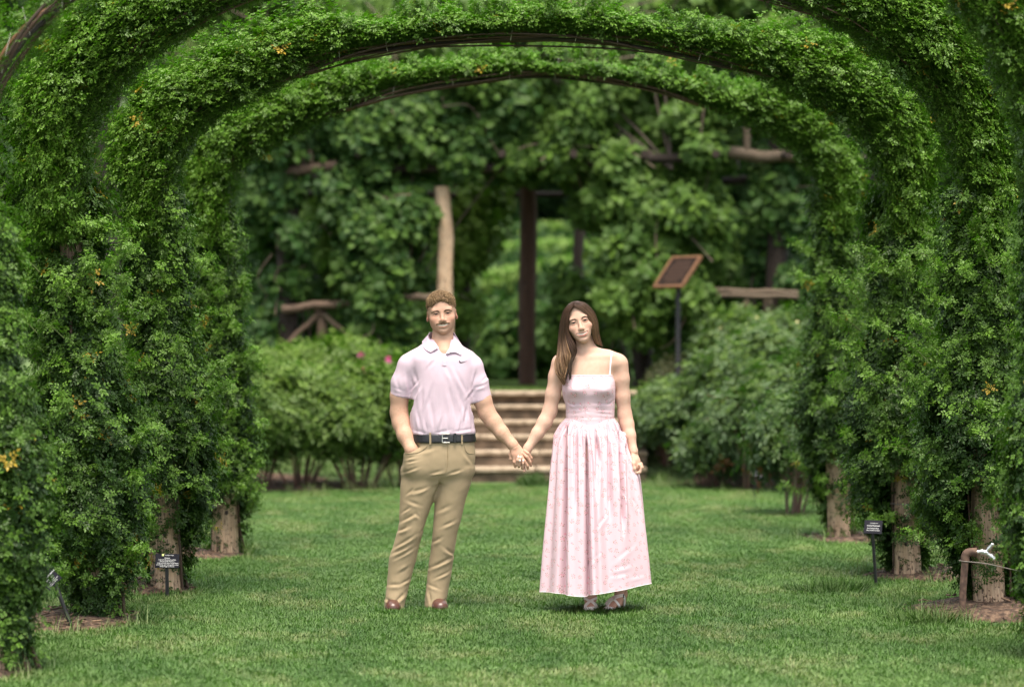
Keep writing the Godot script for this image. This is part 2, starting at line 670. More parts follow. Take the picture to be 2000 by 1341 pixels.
func build_hillside() -> void:
	# clipped hedges that follow the slope behind the pergola
	var specs := [[[860, 500, -48.0], [980, 492, -48.5], [1100, 484, -48.5], [1240, 500, -48.0], 0.25, "low light green hedge on the slope, middle one of three behind the pergola"],
		[[840, 452, -54.0], [960, 462, -54.0], [1080, 448, -54.5], [1260, 452, -54.5], 0.5, "tall light green hedge at the top of the slope behind the pergola"],
		[[880, 556, -43.5], [960, 548, -44.0], [1030, 532, -44.5], [1140, 516, -45.5], 0.22, "lowest pale green hedge on the slope seen left of the dark post"]]
	for s in specs:
		var pts := []
		for k in 4:
			pts.append(at(s[k][0], s[k][1], s[k][2]))
		var path := smooth_path(pts, 6)
		var h: float = s[4]
		var o := thing("hedge", s[5], "hedge", Vector3(path[9].x, ground_height(path[9].x, path[9].z), path[9].z), "hedges on the slope behind the pergola")
		var where: Array[Transform3D] = []
		var tints := PackedColorArray()
		for i in 3200:
			var p := path[rng.randi_range(0, path.size() - 2)].lerp(path[rng.randi_range(0, path.size() - 1)], 0.0)
			var k := rng.randi_range(0, path.size() - 2)
			p = path[k].lerp(path[k + 1], rng.randf())
			p += Vector3(0, some(-h, 0.05), some(-0.8, 0.8))
			where.append(Transform3D(toward(Vector3(some(-1, 1), some(0.0, 1.2), some(-0.4, 1)), some(0, TAU)).scaled(Vector3.ONE * some(1.2, 1.8)), p))
			tints.append(Color(0.13, 0.22, 0.045).lerp(Color(0.21, 0.30, 0.08), rng.randf()))
		swarm("foliage", clump(91, 12, 0.11, 0.06, 0.2), M.tree_leaf, where, tints, o)
		var g := Geo.new()
		for k in 7:
			var p := path[k * 2 + 1]
			var base := Vector3(p.x, ground_height(p.x, p.z) - 0.1, p.z)
			g.tube(PackedVector3Array([base, p]), PackedFloat32Array([0.03, 0.02]), 5, Color(0.06, 0.04, 0.03))
		part("stem", g.mesh(), M.cane, o).set_meta("kind", "stuff")


func build_undergrowth() -> void:
	var where: Array[Transform3D] = []
	var tints := PackedColorArray()
	for i in 5200:
		var p := Vector3(some(-11.0, 11.0), 0, some(-57.0, -64.0))
		p.y = ground_height(p.x, p.z) + some(0.0, 3.4) * (0.7 + 0.5 * bumpy.get_noise_2d(p.x * 0.5, p.z * 0.5))
		where.append(Transform3D(toward(Vector3(some(-1, 1), some(0, 1), some(-0.3, 1)), some(0, TAU)).scaled(Vector3.ONE * some(2.0, 3.2)), p))
		tints.append(Color(0.02, 0.05, 0.015).lerp(Color(0.05, 0.10, 0.022), rng.randf()))
	for i in 4200:
		var p := Vector3(some(-8.0, 8.0), 0, some(-40.0, -56.0))
		p.y = ground_height(p.x, p.z) + some(0.0, 0.5)
		where.append(Transform3D(toward(Vector3(some(-1, 1), some(0, 1), some(-0.3, 1)), some(0, TAU)).scaled(Vector3.ONE * some(1.3, 2.0)), p))
		tints.append(Color(0.02, 0.05, 0.015).lerp(Color(0.045, 0.09, 0.022), rng.randf()))
	var o := swarm("undergrowth", clump(13, 16, 0.17, 0.10, 0.34), M.tree_leaf, where, tints, self)
	tag(o, "dark undergrowth on the hill between and behind the hedges", "undergrowth")


# ---------------------------------------------------------------- foliage
func clump(seed_: int, count: int, length: float, width: float, spread: float, lobed := false) -> ArrayMesh:
	# a handful of leaves round a twig that points up the y axis
	var r := RandomNumberGenerator.new()
	r.seed = seed_
	var g := Geo.new()
	for i in count:
		var h := r.randf_range(-0.5, 0.5) * spread
		var a := r.randf_range(0, TAU)
		var out := Vector3(cos(a), r.randf_range(-0.2, 0.7), sin(a)).normalized()
		var base := Vector3(0, h, 0) + out * r.randf_range(0.1, 0.55) * spread
		var nrm := (Vector3.UP + out * r.randf_range(-0.3, 0.5) + Vector3(r.randf_range(-0.4, 0.4), 0, r.randf_range(-0.4, 0.4))).normalized()
		var dir := (out - nrm * out.dot(nrm)).normalized()
		var k := r.randf_range(0.75, 1.2)
		var tint := Color.WHITE * r.randf_range(0.75, 1.15)
		tint.a = 1.0
		if lobed:
			g.lobed(base, dir, nrm, length * k, tint, r.randf_range(0.1, 0.4))
		else:
			g.leaf(base, dir, nrm, length * k, width * k, tint, r.randf_range(0.05, 0.3))
	return g.mesh()


func spray(seed_: int, leaves: int, leaflet: float, stem := 0.16) -> ArrayMesh:
	# a rose shoot along y: compound leaves of five to seven leaflets on alternate sides
	var r := RandomNumberGenerator.new()
	r.seed = seed_
	var g := Geo.new()
	var bend := Vector3(r.randf_range(-0.3, 0.3), 0, r.randf_range(-0.3, 0.3))
	var pts := PackedVector3Array()
	for i in 4:
		var t := i / 3.0
		pts.append(Vector3(0, stem * t, 0) + bend * stem * t * t)
	g.tube(pts, ramp(0.0022, 0.0012, 4), 3, Color(0.9, 0.8, 0.55), null, 0.0, false)
	for i in leaves:
		var t := (i + 0.6) / leaves
		var p := Vector3(0, stem * t, 0) + bend * stem * t * t
		var a := i * 2.4 + r.randf_range(-0.5, 0.5)
		var out := Vector3(cos(a), r.randf_range(0.1, 0.7), sin(a)).normalized()
		var up := (Vector3.UP * 0.8 + out * r.randf_range(-0.2, 0.6)).normalized()
		var side := out.cross(up).normalized()
		var nrm := side.cross(out).normalized()
		var tint := Color.WHITE * r.randf_range(0.8, 1.15)
		tint.a = 1.0
		var rach := leaflet * r.randf_range(1.5, 2.2)
		var pairs := 2 if r.randf() < 0.6 else 3
		for k in pairs:
			var q := p + out * rach * (0.35 + 0.6 * k / pairs) - nrm * rach * 0.06 * k
			for s in [-1.0, 1.0]:
				var d: Vector3 = (side * s + out * r.randf_range(0.3, 0.7) - nrm * r.randf_range(-0.1, 0.3)).normalized()
				g.leaf(q, d, (nrm + side * s * r.randf_range(-0.1, 0.4)).normalized(), leaflet * r.randf_range(0.75, 1.0), leaflet * r.randf_range(0.5, 0.62), tint, r.randf_range(0.0, 0.25))
		g.leaf(p + out * rach, (out - nrm * 0.2).normalized(), nrm, leaflet * r.randf_range(0.95, 1.2), leaflet * 0.6, tint, 0.15)
	return g.mesh()


func green(leaf_tone: float) -> Color:
	# dark to bright leaves, for young shoots and painted-in top light; odd yellow leaf
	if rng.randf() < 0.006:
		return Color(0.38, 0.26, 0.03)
	var c := Color(0.026, 0.062, 0.011).lerp(Color(0.128, 0.246, 0.028), clampf(leaf_tone + some(-0.22, 0.22), 0.0, 1.0))
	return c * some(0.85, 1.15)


# ---------------------------------------------------------------- trees
func build_trees() -> void:
	# x, z, trunk height, crown middle, crown half width, half height, tone, kind
	var list := [
		[-10.5, -24.0, 3.0, 6.0, 3.6, 4.2, 0.35, "broad dark tree far left behind the arches"],
		[-6.0, -22.0, 2.5, 6.4, 3.0, 3.2, 0.75, "light green tree above the left end of the pergola"],
		[-2.2, -24.5, 3.2, 7.6, 3.2, 3.2, 0.7, "light green tree behind the left half of the pergola roof"],
		[1.6, -23.0, 3.4, 7.2, 2.8, 2.8, 0.7, "light green tree behind the middle of the pergola roof"],
		[5.2, -24.0, 3.0, 6.8, 3.0, 3.2, 0.6, "mid green tree behind the right half of the pergola roof"],
		[8.6, -27.0, 3.0, 5.6, 2.4, 3.0, 0.4, "thin-leaved dark tree far right with bright sky showing through"],
		[3.4, -57.5, 0.8, 3.6, 3.6, 3.8, 0.08, "dark low tree on the hill just above the highest hedge"],
		[-6.5, -61.0, 1.0, 4.6, 4.6, 4.8, 0.10, "dark tree on the hill left of the hedges"],
		[0.2, -62.0, 1.0, 4.2, 4.6, 4.6, 0.08, "dark tree at the top of the hill behind the hedges"],
		[6.6, -61.0, 1.0, 4.4, 4.6, 4.8, 0.08, "dark tree on the hill right of the hedges"],
		[14.5, -56.0, 3.0, 8.0, 4.2, 5.4, 0.2, "tall dark tree on the hill far right"],
		[-14.0, -56.0, 3.0, 8.5, 5.0, 5.4, 0.2, "tall dark tree on the hill far left"],
		[-3.2, -30.0, 0.9, 2.3, 2.1, 1.9, 0.25, "dark rounded shrub tree low on the slope left of the steps"],
		[4.2, -30.0, 0.9, 2.2, 2.3, 1.8, 0.25, "dark rounded shrub tree low on the slope right of the steps"],
		[0.4, -21.5, 0.3, 0.75, 2.0, 0.75, 0.12, "low dark shrub behind the dark pergola post"],
		[7.4, -24.0, 0.9, 2.2, 2.2, 2.2, 0.3, "dark shrub tree behind the right pergola railing"],
		[-6.6, -25.0, 0.9, 2.4, 2.2, 2.2, 0.3, "dark shrub tree behind the left pergola railing"],
		[-7.0, -9.0, 1.6, 4.6, 2.6, 4.3, 0.25, "dark spreading tree left of the lawn beyond the farthest arch"],
		[-7.2, -2.5, 1.6, 4.4, 2.7, 4.2, 0.3, "dark spreading tree left of the lawn behind the third arch"],
		[-7.4, 4.5, 1.6, 4.4, 2.8, 4.2, 0.3, "dark spreading tree left of the lawn behind the nearest arch"],
		[7.6, -9.5, 1.6, 4.4, 2.5, 4.0, 0.3, "thin spreading tree right of the lawn beyond the farthest arch"],
		[7.8, -2.5, 1.6, 4.0, 2.5, 3.6, 0.3, "thin spreading tree right of the lawn behind the third arch"],
		[8.0, 4.5, 1.6, 4.4, 2.8, 4.2, 0.3, "dark spreading tree right of the lawn behind the nearest arch"],
	]
	var cl := [clump(11, 16, 0.17, 0.10, 0.34), clump(12, 16, 0.16, 0.09, 0.34)]
	for e in list:
		var x: float = e[0]
		var z: float = e[1]
		var gy := ground_height(x, z)
		var o := thing("tree", e[7], "tree", Vector3(x, gy, z), "trees round the garden")
		var mid := Vector3(x, gy + e[3], z)
		var g := Geo.new()
		var top := Vector3(x + some(-0.3, 0.3), gy + e[3] + e[5] * 0.5, z + some(-0.3, 0.3))
		var r0: float = 0.05 + 0.035 * e[3]
		g.tube(smooth_path([Vector3(x, gy - 0.2, z), Vector3(x + some(-0.1, 0.1), gy + e[2], z), top], 5), ramp(r0, r0 * 0.3, 11), 8, Color(0.07, 0.052, 0.04), bumpy, 0.2)
		var clumps := []
		for k in 16:
			var d := any_direction()
			d.y = absf(d.y) * 1.3 - 0.45
			d = d.normalized()
			var c := mid + Vector3(d.x * e[4], d.y * e[5], d.z * e[4]) * some(0.55, 0.82)
			clumps.append(c)
			if k % 2 == 0:
				var from := Vector3(x, gy + e[2] * some(0.8, 1.2), z)
				g.tube(smooth_path([from, from.lerp(c, 0.5) + Vector3(0, 0.2, 0), c], 4), ramp(r0 * 0.45, r0 * 0.1, 9), 6, Color(0.07, 0.052, 0.04))
		part("trunk", g.mesh(), M.cane, o)
		var where: Array[Transform3D] = []
		var tints := PackedColorArray()
		var size: float = 0.5 * (e[4] + e[5])
		var thin := 0.4 if e[7].begins_with("thin") else 1.0
		var n := int(430.0 * size * size * thin)
		for i in n:
			var c: Vector3 = clumps[rng.randi_range(0, 15)]
			var d := any_direction()
			var q := pow(rng.randf(), 0.45)
			var p: Vector3 = c + Vector3(d.x * e[4], d.y * e[5] * 0.8, d.z * e[4]) * 0.42 * q
			where.append(Transform3D(toward(d + Vector3(0, 0.5, 0.3), some(0, TAU)).scaled(Vector3.ONE * some(0.8, 1.35) * (2.3 if z < -50.0 else 1.0)), p))
			tints.append(Color(0.03, 0.07, 0.015).lerp(Color(0.12, 0.20, 0.026), clampf(e[6] + some(-0.25, 0.25), 0, 1)))
		swarm("crown", cl[rng.randi_range(0, 1)], M.tree_leaf, where, tints, o)


# ---------------------------------------------------------------- pergola
func log_between(g: Geo, a: Vector3, b: Vector3, ra: float, rb: float) -> void:
	var pts := PackedVector3Array()
	var n := 9
	for i in n:
		var t := float(i) / (n - 1)
		pts.append(a.lerp(b, t) + Vector3(bumpy.get_noise_2d(t * 1.5 + a.x * 3.0, a.y), bumpy.get_noise_2d(t * 1.5 + a.y * 3.0, a.z + 5.0), 0) * ra * 0.5)
	g.tube(pts, ramp(ra, rb, n), 12, Color.WHITE, bumpy, 0.28)


func build_pergola() -> void:
	var o := thing("pergola", "rustic round-log pergola with dark and grey cedar posts above the steps", "pergola", Vector3(0.2, 0.885, -14.5))
	var posts := [
		# px, top py, bottom py, z, radius, material
		[868, 366, 762, -14.0, 0.105, "pale_wood"], [1032, 200, 752, -15.5, 0.108, "brown_wood"], [903, 280, 752, -16.6, 0.085, "dark_wood"],
		[560, 180, 762, -14.0, 0.13, "dark_wood"], [1518, 200, 762, -14.2, 0.12, "dark_wood"], [1260, 200, 758, -14.6, 0.11, "dark_wood"], [700, 200, 758, -14.4, 0.11, "dark_wood"],
		[330, 200, 758, -14.6, 0.11, "dark_wood"], [1760, 200, 758, -14.6, 0.11, "dark_wood"], [1130, 330, 752, -17.6, 0.08, "dark_wood"]]
	for p in posts:
		var a := at(p[0], p[2], p[3])
		a.y = 0.75
		var b := at(p[0] + some(-3, 3), p[1], p[3])
		var g := Geo.new()
		log_between(g, a, b, p[4], p[4] * 0.85)
		part("post", g.mesh(), M[p[5]], o)
	var beams := [
		[480, 348, -13.9, 660, 322, -13.9, 0.062, "rail_wood", "beam"], [1405, 297, -14.0, 1560, 308, -14.0, 0.068, "grey_wood", "beam"],
		[300, 352, -13.9, 480, 348, -13.9, 0.06, "dark_wood", "beam"], [1560, 308, -14.0, 1800, 312, -14.0, 0.06, "dark_wood", "beam"],
		[660, 330, -13.9, 1030, 325, -14.0, 0.06, "dark_wood", "beam"], [1030, 325, -14.0, 1420, 300, -14.0, 0.06, "dark_wood", "beam"],
		[560, 378, -16.4, 880, 380, -16.4, 0.05, "dark_wood", "beam"], [860, 381, -16.4, 1160, 379, -16.4, 0.036, "dark_wood", "beam"], [1150, 379, -16.4, 1420, 358, -16.2, 0.04, "dark_wood", "beam"], [1405, 354, -16.2, 1540, 346, -16.0, 0.05, "dark_wood", "beam"],
		[602, 262, -13.9, 608, 328, -13.9, 0.033, "rail_wood", "strut"], [640, 262, -14.6, 644, 328, -14.6, 0.026, "dark_wood", "strut"], [1459, 232, -14.0, 1460, 300, -14.0, 0.045, "grey_wood", "strut"],
		[552, 603, -13.8, 678, 592, -13.8, 0.047, "rail_wood", "rail"], [800, 581, -13.8, 860, 579, -13.8, 0.04, "grey_wood", "rail"], [678, 592, -13.8, 800, 582, -13.8, 0.042, "rail_wood", "rail"], [1395, 568, -13.9, 1560, 572, -13.9, 0.035, "grey_wood", "rail"], [1400, 577, -13.8, 1560, 580, -13.8, 0.028, "grey_wood", "rail"],
		[626, 600, -13.9, 628, 690, -13.9, 0.062, "rail_wood", "rail_post"], [622, 612, -13.85, 560, 672, -13.85, 0.036, "rail_wood", "brace"], [632, 612, -13.85, 690, 668, -13.85, 0.034, "grey_wood", "brace"],
		[1462, 588, -13.9, 1410, 648, -13.9, 0.038, "grey_wood", "brace"], [565, 634, -14.3, 605, 633, -14.3, 0.02, "rail_wood", "rail"], [1500, 575, -13.9, 1500, 690, -13.9, 0.05, "grey_wood", "rail_post"]]
	for b in beams:
		var g := Geo.new()
		log_between(g, at(b[0], b[1], b[2]), at(b[3], b[4], b[5]), b[6], b[6] * 0.92)
		part(b[8], g.mesh(), M[b[7]], o)
	# roof logs that run back from the front beam
	for k in 9:
		var px := 420.0 + 140.0 * k
		var g := Geo.new()
		log_between(g, at(px, 300, -13.6), at(px, 300, -13.6) + Vector3(0, -0.02, -4.0), 0.045, 0.04)
		part("roof_log", g.mesh(), M.dark_wood, o)
	# climbers: boxes of leaves in pixel space of the plane z: x0, y0, x1, y1, z front, depth, count, tone
	climber("vine", "dark leafy climber hanging over the left half of the pergola", [
		[640, 200, 840, 380, -13.7, 1.0, 430], [645, 370, 805, 560, -13.6, 0.9, 420], [700, 540, 800, 690, -13.5, 0.8, 260], [560, 150, 900, 260, -13.8, 1.6, 420], [820, 180, 1010, 325, -13.8, 1.3, 420]], 0.26, 700, 600)
	climber("vine", "lighter leafy climber hanging over the right half of the pergola", [
		[1090, 180, 1420, 330, -13.7, 1.2, 560], [1185, 320, 1400, 520, -13.6, 1.0, 560], [1200, 500, 1370, 690, -13.5, 0.9, 430], [1010, 170, 1180, 325, -13.8, 1.3, 420], [1150, 340, 1200, 450, -14.0, 0.7, 90], [1100, 560, 1190, 690, -14.8, 0.8, 130]], 0.5, 1260, 600)
	climber("vine", "dark climber wrapped round the leftmost pergola post by the railing", [
		[500, 360, 585, 500, -13.8, 0.6, 200], [500, 220, 590, 310, -13.7, 0.7, 150], [495, 470, 560, 690, -13.85, 0.6, 170], [540, 480, 590, 580, -13.85, 0.5, 60]], 0.15, 555, 700)
	climber("vine", "dark climber wrapped round the rightmost pergola post by the railing", [
		[1490, 330, 1560, 560, -14.2, 0.6, 200], [1480, 540, 1600, 640, -14.1, 0.6, 110], [1510, 220, 1640, 400, -14.2, 0.8, 160]], 0.15, 1520, 700)
	climber("vine", "bright leafy climber covering the pergola roof", [
		[260, -40, 620, 150, -13.6, 2.4, 1100], [600, -40, 1000, 170, -13.7, 2.4, 1150], [980, -40, 1400, 180, -13.7, 2.4, 1250], [1380, -40, 1700, 200, -13.7, 2.4, 800], [430, 120, 640, 300, -14.6, 1.6, 260], [1380, 150, 1560, 260, -14.8, 1.6, 180]], 0.62, 1000, 330)
	climber("vine", "yellow-green climber on the thin dark post behind the grey post", [
		[885, 390, 960, 520, -16.4, 0.5, 90], [890, 500, 935, 660, -16.4, 0.4, 55], [580, 380, 660, 470, -16.4, 0.8, 60]], 0.95, 905, 740)


func climber(called: String, label: String, boxes: Array, tone: float, foot_px: float, foot_py: float) -> void:
	var b0: Array = boxes[-1]
	var foot := at(foot_px, 758, b0[4])
	foot.y = 0.88
	var o := thing(called, label, "climbing vine", foot, "climbers on the pergola")
	var cl := [clump(31, 9, 0.105, 0.1, 0.18, true), clump(32, 9, 0.095, 0.1, 0.18, true)]
	var where := [[] as Array[Transform3D], [] as Array[Transform3D]]
	var tints := [PackedColorArray(), PackedColorArray()]
	var g := Geo.new()
	for b in boxes:
		var k: int = b[6]
		# trusses: the leaves gather in hanging bunches with gaps between
		var bunches := []
		for i in maxi(3, k / 20):
			bunches.append([some(b[0], b[2]), some(b[1], b[3]), some(0, 1), some(0.12, 0.30)])
		for i in int(k * 2.3):
			var q: Array = bunches[rng.randi_range(0, bunches.size() - 1)]
			var z: float = b[4] - b[5] * q[2]
			var c := at(q[0], q[1], z)
			var d := any_direction()
			var rad: float = q[3]
			var p := c + Vector3(d.x, d.y * 1.1, d.z * 0.8) * rad * pow(rng.randf(), 0.4)
			var face := (Vector3(d.x * 0.5, 0.55, 0.9) + any_direction() * 0.45).normalized()
			var w := rng.randi_range(0, 1)
			where[w].append(Transform3D(toward(face, some(0, TAU)).scaled(Vector3.ONE * some(0.7, 1.25)), p))
			tints[w].append(Color(0.024, 0.066, 0.014).lerp(Color(0.115, 0.20, 0.026), clampf(tone + some(-0.25, 0.25), 0, 1)) * some(0.85, 1.15))
		var a := foot + Vector3(some(-0.2, 0.2), 0, some(-0.1, 0.1))
		if b[1] < 160:
			a = at(some(b[0], b[2]), 330, b[4] - 0.3)
		for i in maxi(2, k / 190):
			var e := at(some(b[0], b[2]), some(b[1], b[3]), b[4] - 0.1)
			var m := a.lerp(e, 0.5) + Vector3(some(-0.4, 0.4), some(-0.3, 0.4), some(-0.4, -0.1))
			g.tube(smooth_path([a, m, e], 6), ramp(0.016, 0.005, 13), 6, Color(0.075, 0.052, 0.04))
			var e2 := at(some(b[0], b[2]), some(b[1], b[3]), b[4] + 0.05)
			g.tube(smooth_path([e2, e2.lerp(e, 0.5) + any_direction() * 0.15, e], 5), ramp(0.008, 0.004, 11), 5, Color(0.13, 0.09, 0.07))
	var st := part("stem", g.mesh(), M.cane, o)
	st.set_meta("kind", "stuff")
	for w in 2:
		var list: Array[Transform3D] = []
		list.assign(where[w])
		swarm("foliage", cl[w], M.vine_leaf, list, tints[w], o)


# ---------------------------------------------------------------- rose bushes
func build_bushes() -> void:
	var sp := [spray(51, 5, 0.050, 0.2), spray(52, 5, 0.046, 0.2)]
	# centre px, top py, foot py, z of the middle, half width m, half depth m, tone, label, kind
	var list := [
		[585, 745, 960, -10.3, 0.75, 0.55, 0.62, "bushy green rose bush at the front of the left bed, nearest the left arch"],
		[700, 752, 958, -10.3, 0.62, 0.55, 0.55, "bushy green rose bush at the front of the left bed, beside the man's sleeve"],
		[500, 735, 962, -10.0, 0.5, 0.5, 0.6, "bushy green rose bush half hidden by the left arch column"],
		[560, 705, 800, -12.2, 0.6, 0.5, 0.7, "light green rose bush in the back row below the log railing"],
		[650, 690, 800, -12.5, 0.45, 0.45, 0.72, "tall light green rose bush in the back row right of the log railing post"],
		[735, 706, 800, -12.1, 0.5, 0.45, 0.55, "green rose bush in the back row with pink blooms, left of the man"],
		[790, 745, 950, -10.5, 0.35, 0.4, 0.5, "green rose bush just behind the man's arm"],
		[1335, 775, 930, -11.6, 0.5, 0.6, 0.42, "large dark green rose bush right of the steps, behind the woman"],
		[1440, 705, 935, -11.2, 0.5, 0.6, 0.4, "grey-green rose bush in the middle of the right bed"],
		[1510, 668, 930, -11.0, 0.6, 0.6, 0.42, "tall grey-green rose bush at the back of the right bed"],
		[1450, 640, 720, -13.0, 0.42, 0.4, 0.6, "rose bush with many pale yellow buds behind the right bed"],
		[1500, 630, 720, -12.8, 0.6, 0.4, 0.62, "rose bush with pale yellow buds nearest the right arch"],
		[1310, 770, 940, -11.5, 0.33, 0.45, 0.5, "low rose bush spilling over the right end of the steps"],
		[1455, 770, 950, -10.1, 0.40, 0.35, 0.4, "thin rose bush with reddish new shoots behind the small black sign"],
		[1540, 780, 1008, -7.0, 0.26, 0.28, 0.38, "sparse glossy rose bush with bare red stems beside the right arch"],
		[1390, 860, 955, -10.4, 0.3, 0.3, 0.45, "small sparse rose bush on bare mulch at the front of the right bed"],
		[1560, 700, 940, -9.8, 0.4, 0.4, 0.45, "green rose bush half hidden by the right arch column"],
	]
	for e in list:
		var s := scale_at(e[3])
		var x: float = (e[0] - 1000.0) / s
		var top: float = EYE.y + (EYE_ROW - e[1]) / s
		var foot := Vector3(x, ground_height(x, e[3]) - 0.02, e[3])
		if e[3] > -9.0:
			foot.y = 0.0
		var o := thing("rose_bush", e[7], "rose bush", foot, "rose bushes in the beds")
		var h: float = top - foot.y
		var sparse: bool = "parse" in e[7] or "thin" in e[7]
		var g := Geo.new()
		var tips := []
		for k in (8 if sparse else 14):
			var a := some(0, TAU)
			var q := sqrt(rng.randf())
			var tip := foot + Vector3(cos(a) * q * e[4] * 0.8, h * some(0.7, 0.98) * (1.0 - 0.25 * q * q), sin(a) * q * e[5] * 0.8)
			var root := foot + Vector3(cos(a) * q * 0.14, 0, sin(a) * q * 0.14)
			var mid := root.lerp(tip, 0.5) + Vector3(cos(a) * 0.05, 0.06, sin(a) * 0.05)
			var c := Color(0.10, 0.075, 0.05).lerp(Color(0.14, 0.06, 0.045), rng.randf())
			g.tube(smooth_path([root, mid, tip], 5), ramp(0.014, 0.005, 11), 5, c)
			tips.append(tip)
			for j in 2:
				var f := root.lerp(tip, some(0.3, 0.7)) + (mid - root.lerp(tip, 0.5)) * 0.7
				g.tube(PackedVector3Array([f, f.lerp(tip, 0.6) + any_direction() * 0.12]), PackedFloat32Array([0.007, 0.003]), 4, c)
		part("stem", g.mesh(), M.cane, o).set_meta("kind", "stuff")
		var where := [[] as Array[Transform3D], [] as Array[Transform3D]]
		var tints := [PackedColorArray(), PackedColorArray()]
		var low: float = 0.34 if not sparse else 0.25
		var mid := foot + Vector3(0, h * (low + 1.0) * 0.5, 0)
		var hh: float = h * (1.0 - low) * 0.5
		var n := int(2700.0 * e[4] * (e[5] + hh) * (0.4 if sparse else 1.0))
		var bunches := []
		for k in 26:
			var d := any_direction()
			bunches.append(mid + Vector3(d.x * e[4], d.y * hh, d.z * e[5]) * some(0.6, 0.86))
		for k in n:
			var c: Vector3 = bunches[rng.randi_range(0, 25)]
			var d := any_direction()
			var p := c + Vector3(d.x * e[4], d.y * hh, d.z * e[5]) * 0.36 * pow(rng.randf(), 0.45)
			p.y += 0.06 * bumpy.get_noise_2d(p.x * 4.0, p.z * 4.0)
			var out := (p - mid).normalized()
			var w := rng.randi_range(0, 1)
			where[w].append(Transform3D(toward(out + Vector3(0, 0.7, 0.15) + any_direction() * 0.5, some(0, TAU)).scaled(Vector3.ONE * some(0.7, 1.2)), p))
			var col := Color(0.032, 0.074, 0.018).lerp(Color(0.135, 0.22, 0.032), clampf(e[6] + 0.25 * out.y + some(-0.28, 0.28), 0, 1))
			if e[0] > 1200 and rng.randf() < 0.55:
				col = col.lerp(Color(0.085, 0.135, 0.07), 0.6)
			if e[7].contains("red") and rng.randf() < 0.05:
				col = Color(0.16, 0.065, 0.035)
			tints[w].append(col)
		for w in 2:
			var l: Array[Transform3D] = []
			l.assign(where[w])
			swarm("foliage", sp[w], M.bush_leaf, l, tints[w], o)
		if e[7].contains("pink blooms"):
			for f in [[705, 694, -11.75], [707, 722, -11.6], [759, 702, -11.65]]:
				part("bloom", rose_bloom(at(f[0], f[1], f[2]), 0.045), bloom_material(Color(0.72, 0.20, 0.42)), o)
		if e[7].contains("yellow buds"):
			var buds := Geo.new()
			for k in 22:
				var p := foot + Vector3(some(-1, 1) * e[4] * 0.95, h * some(0.72, 1.06), some(-0.2, 1.0) * e[5] * 0.8)
				buds.ball(p, Vector3(0.02, 0.024, 0.02), Basis(), 5, 7, Color(0.56, 0.52, 0.26) * some(0.8, 1.1))
				buds.tube(PackedVector3Array([p, p + Vector3(some(-0.05, 0.05), -0.2, 0)]), PackedFloat32Array([0.004, 0.004]), 4, Color(0.1, 0.16, 0.05))
			var b := part("bud", buds.mesh(), M.chip, o)
			b.set_meta("kind", "stuff")
	# clipped olive mound before the framed plaque, and small tufts on the lawn edge
	var mound := thing("clipped_shrub", "low rounded olive-brown clipped shrub below the framed plaque", "shrub", Vector3(at(1330, 712, -13.2).x, 0.86, -13.2))
	var w2: Array[Transform3D] = []
	var t2 := PackedColorArray()
	for k in 2600:
		var d := any_direction()
		d.y = absf(d.y)
		var p := mound.position + Vector3(d.x * 0.42, d.y * 0.42, d.z * 0.34) * pow(rng.randf(), 0.25) * (1.0 + 0.12 * bumpy.get_noise_3d(d.x * 3, d.y * 3, d.z * 3))
		w2.append(Transform3D(toward(d + any_direction() * 0.5, some(0, TAU)).scaled(Vector3.ONE * some(0.8, 1.2)), p))
		t2.append(Color(0.04, 0.06, 0.022).lerp(Color(0.12, 0.115, 0.05), rng.randf()))
	swarm("foliage", clump(61, 12, 0.045, 0.022, 0.08), M.bush_leaf, w2, t2, mound)
	var st := Geo.new()
	for k in 6:
		st.tube(PackedVector3Array([mound.position, mound.position + Vector3(some(-0.2, 0.2), 0.25, some(-0.15, 0.15))]), PackedFloat32Array([0.015, 0.006]), 5, Color(0.1, 0.07, 0.05))
	part("stem", st.mesh(), M.cane, mound).set_meta("kind", "stuff")
	tuft("dark green low tuft of leaves at the foot of the steps", Vector3(at(1043, 960, -10.6).x, 0.0, -10.6), 0.16, 0.13, 0.2, 160)
	tuft("dark green weed clump on the lawn before the right memorial sign", Vector3(1.93, 0.0, -1.0), 0.24, 0.03, 0.25, 150)
	tuft("bright green weed clump at the edge of the mulch below the tap pipe", Vector3(2.28, 0.0, 0.55), 0.20, 0.03, 0.5, 130)


func tuft(label: String, p: Vector3, r: float, h: float, tone: float, n: int) -> void:
	var o := thing("weed_tuft", label, "weeds", p)
	var where: Array[Transform3D] = []
	var tints := PackedColorArray()
	for k in n:
		var a := some(0, TAU)
		var q := sqrt(rng.randf())
		where.append(Transform3D(toward(Vector3(cos(a) * q, 1.0, sin(a) * q), some(0, TAU)).scaled(Vector3.ONE * some(0.5, 0.9)), p + Vector3(cos(a) * q * r, some(0, h) * (1.0 - 0.6 * q), sin(a) * q * r * 0.8)))
		tints.append(Color(0.045, 0.10, 0.02).lerp(Color(0.12, 0.2, 0.04), clampf(tone + some(-0.2, 0.2), 0, 1)))
	swarm("foliage", grass_tuft(71, 9, 0.03, 0.11, 1.0), M.grass, where, tints, o)


func bloom_material(c: Color) -> StandardMaterial3D:
	var m := plain(c.r, c.g, c.b, 0.6)
	m.backlight_enabled = true
	m.backlight = Color(0.6, 0.3, 0.4)
	return m


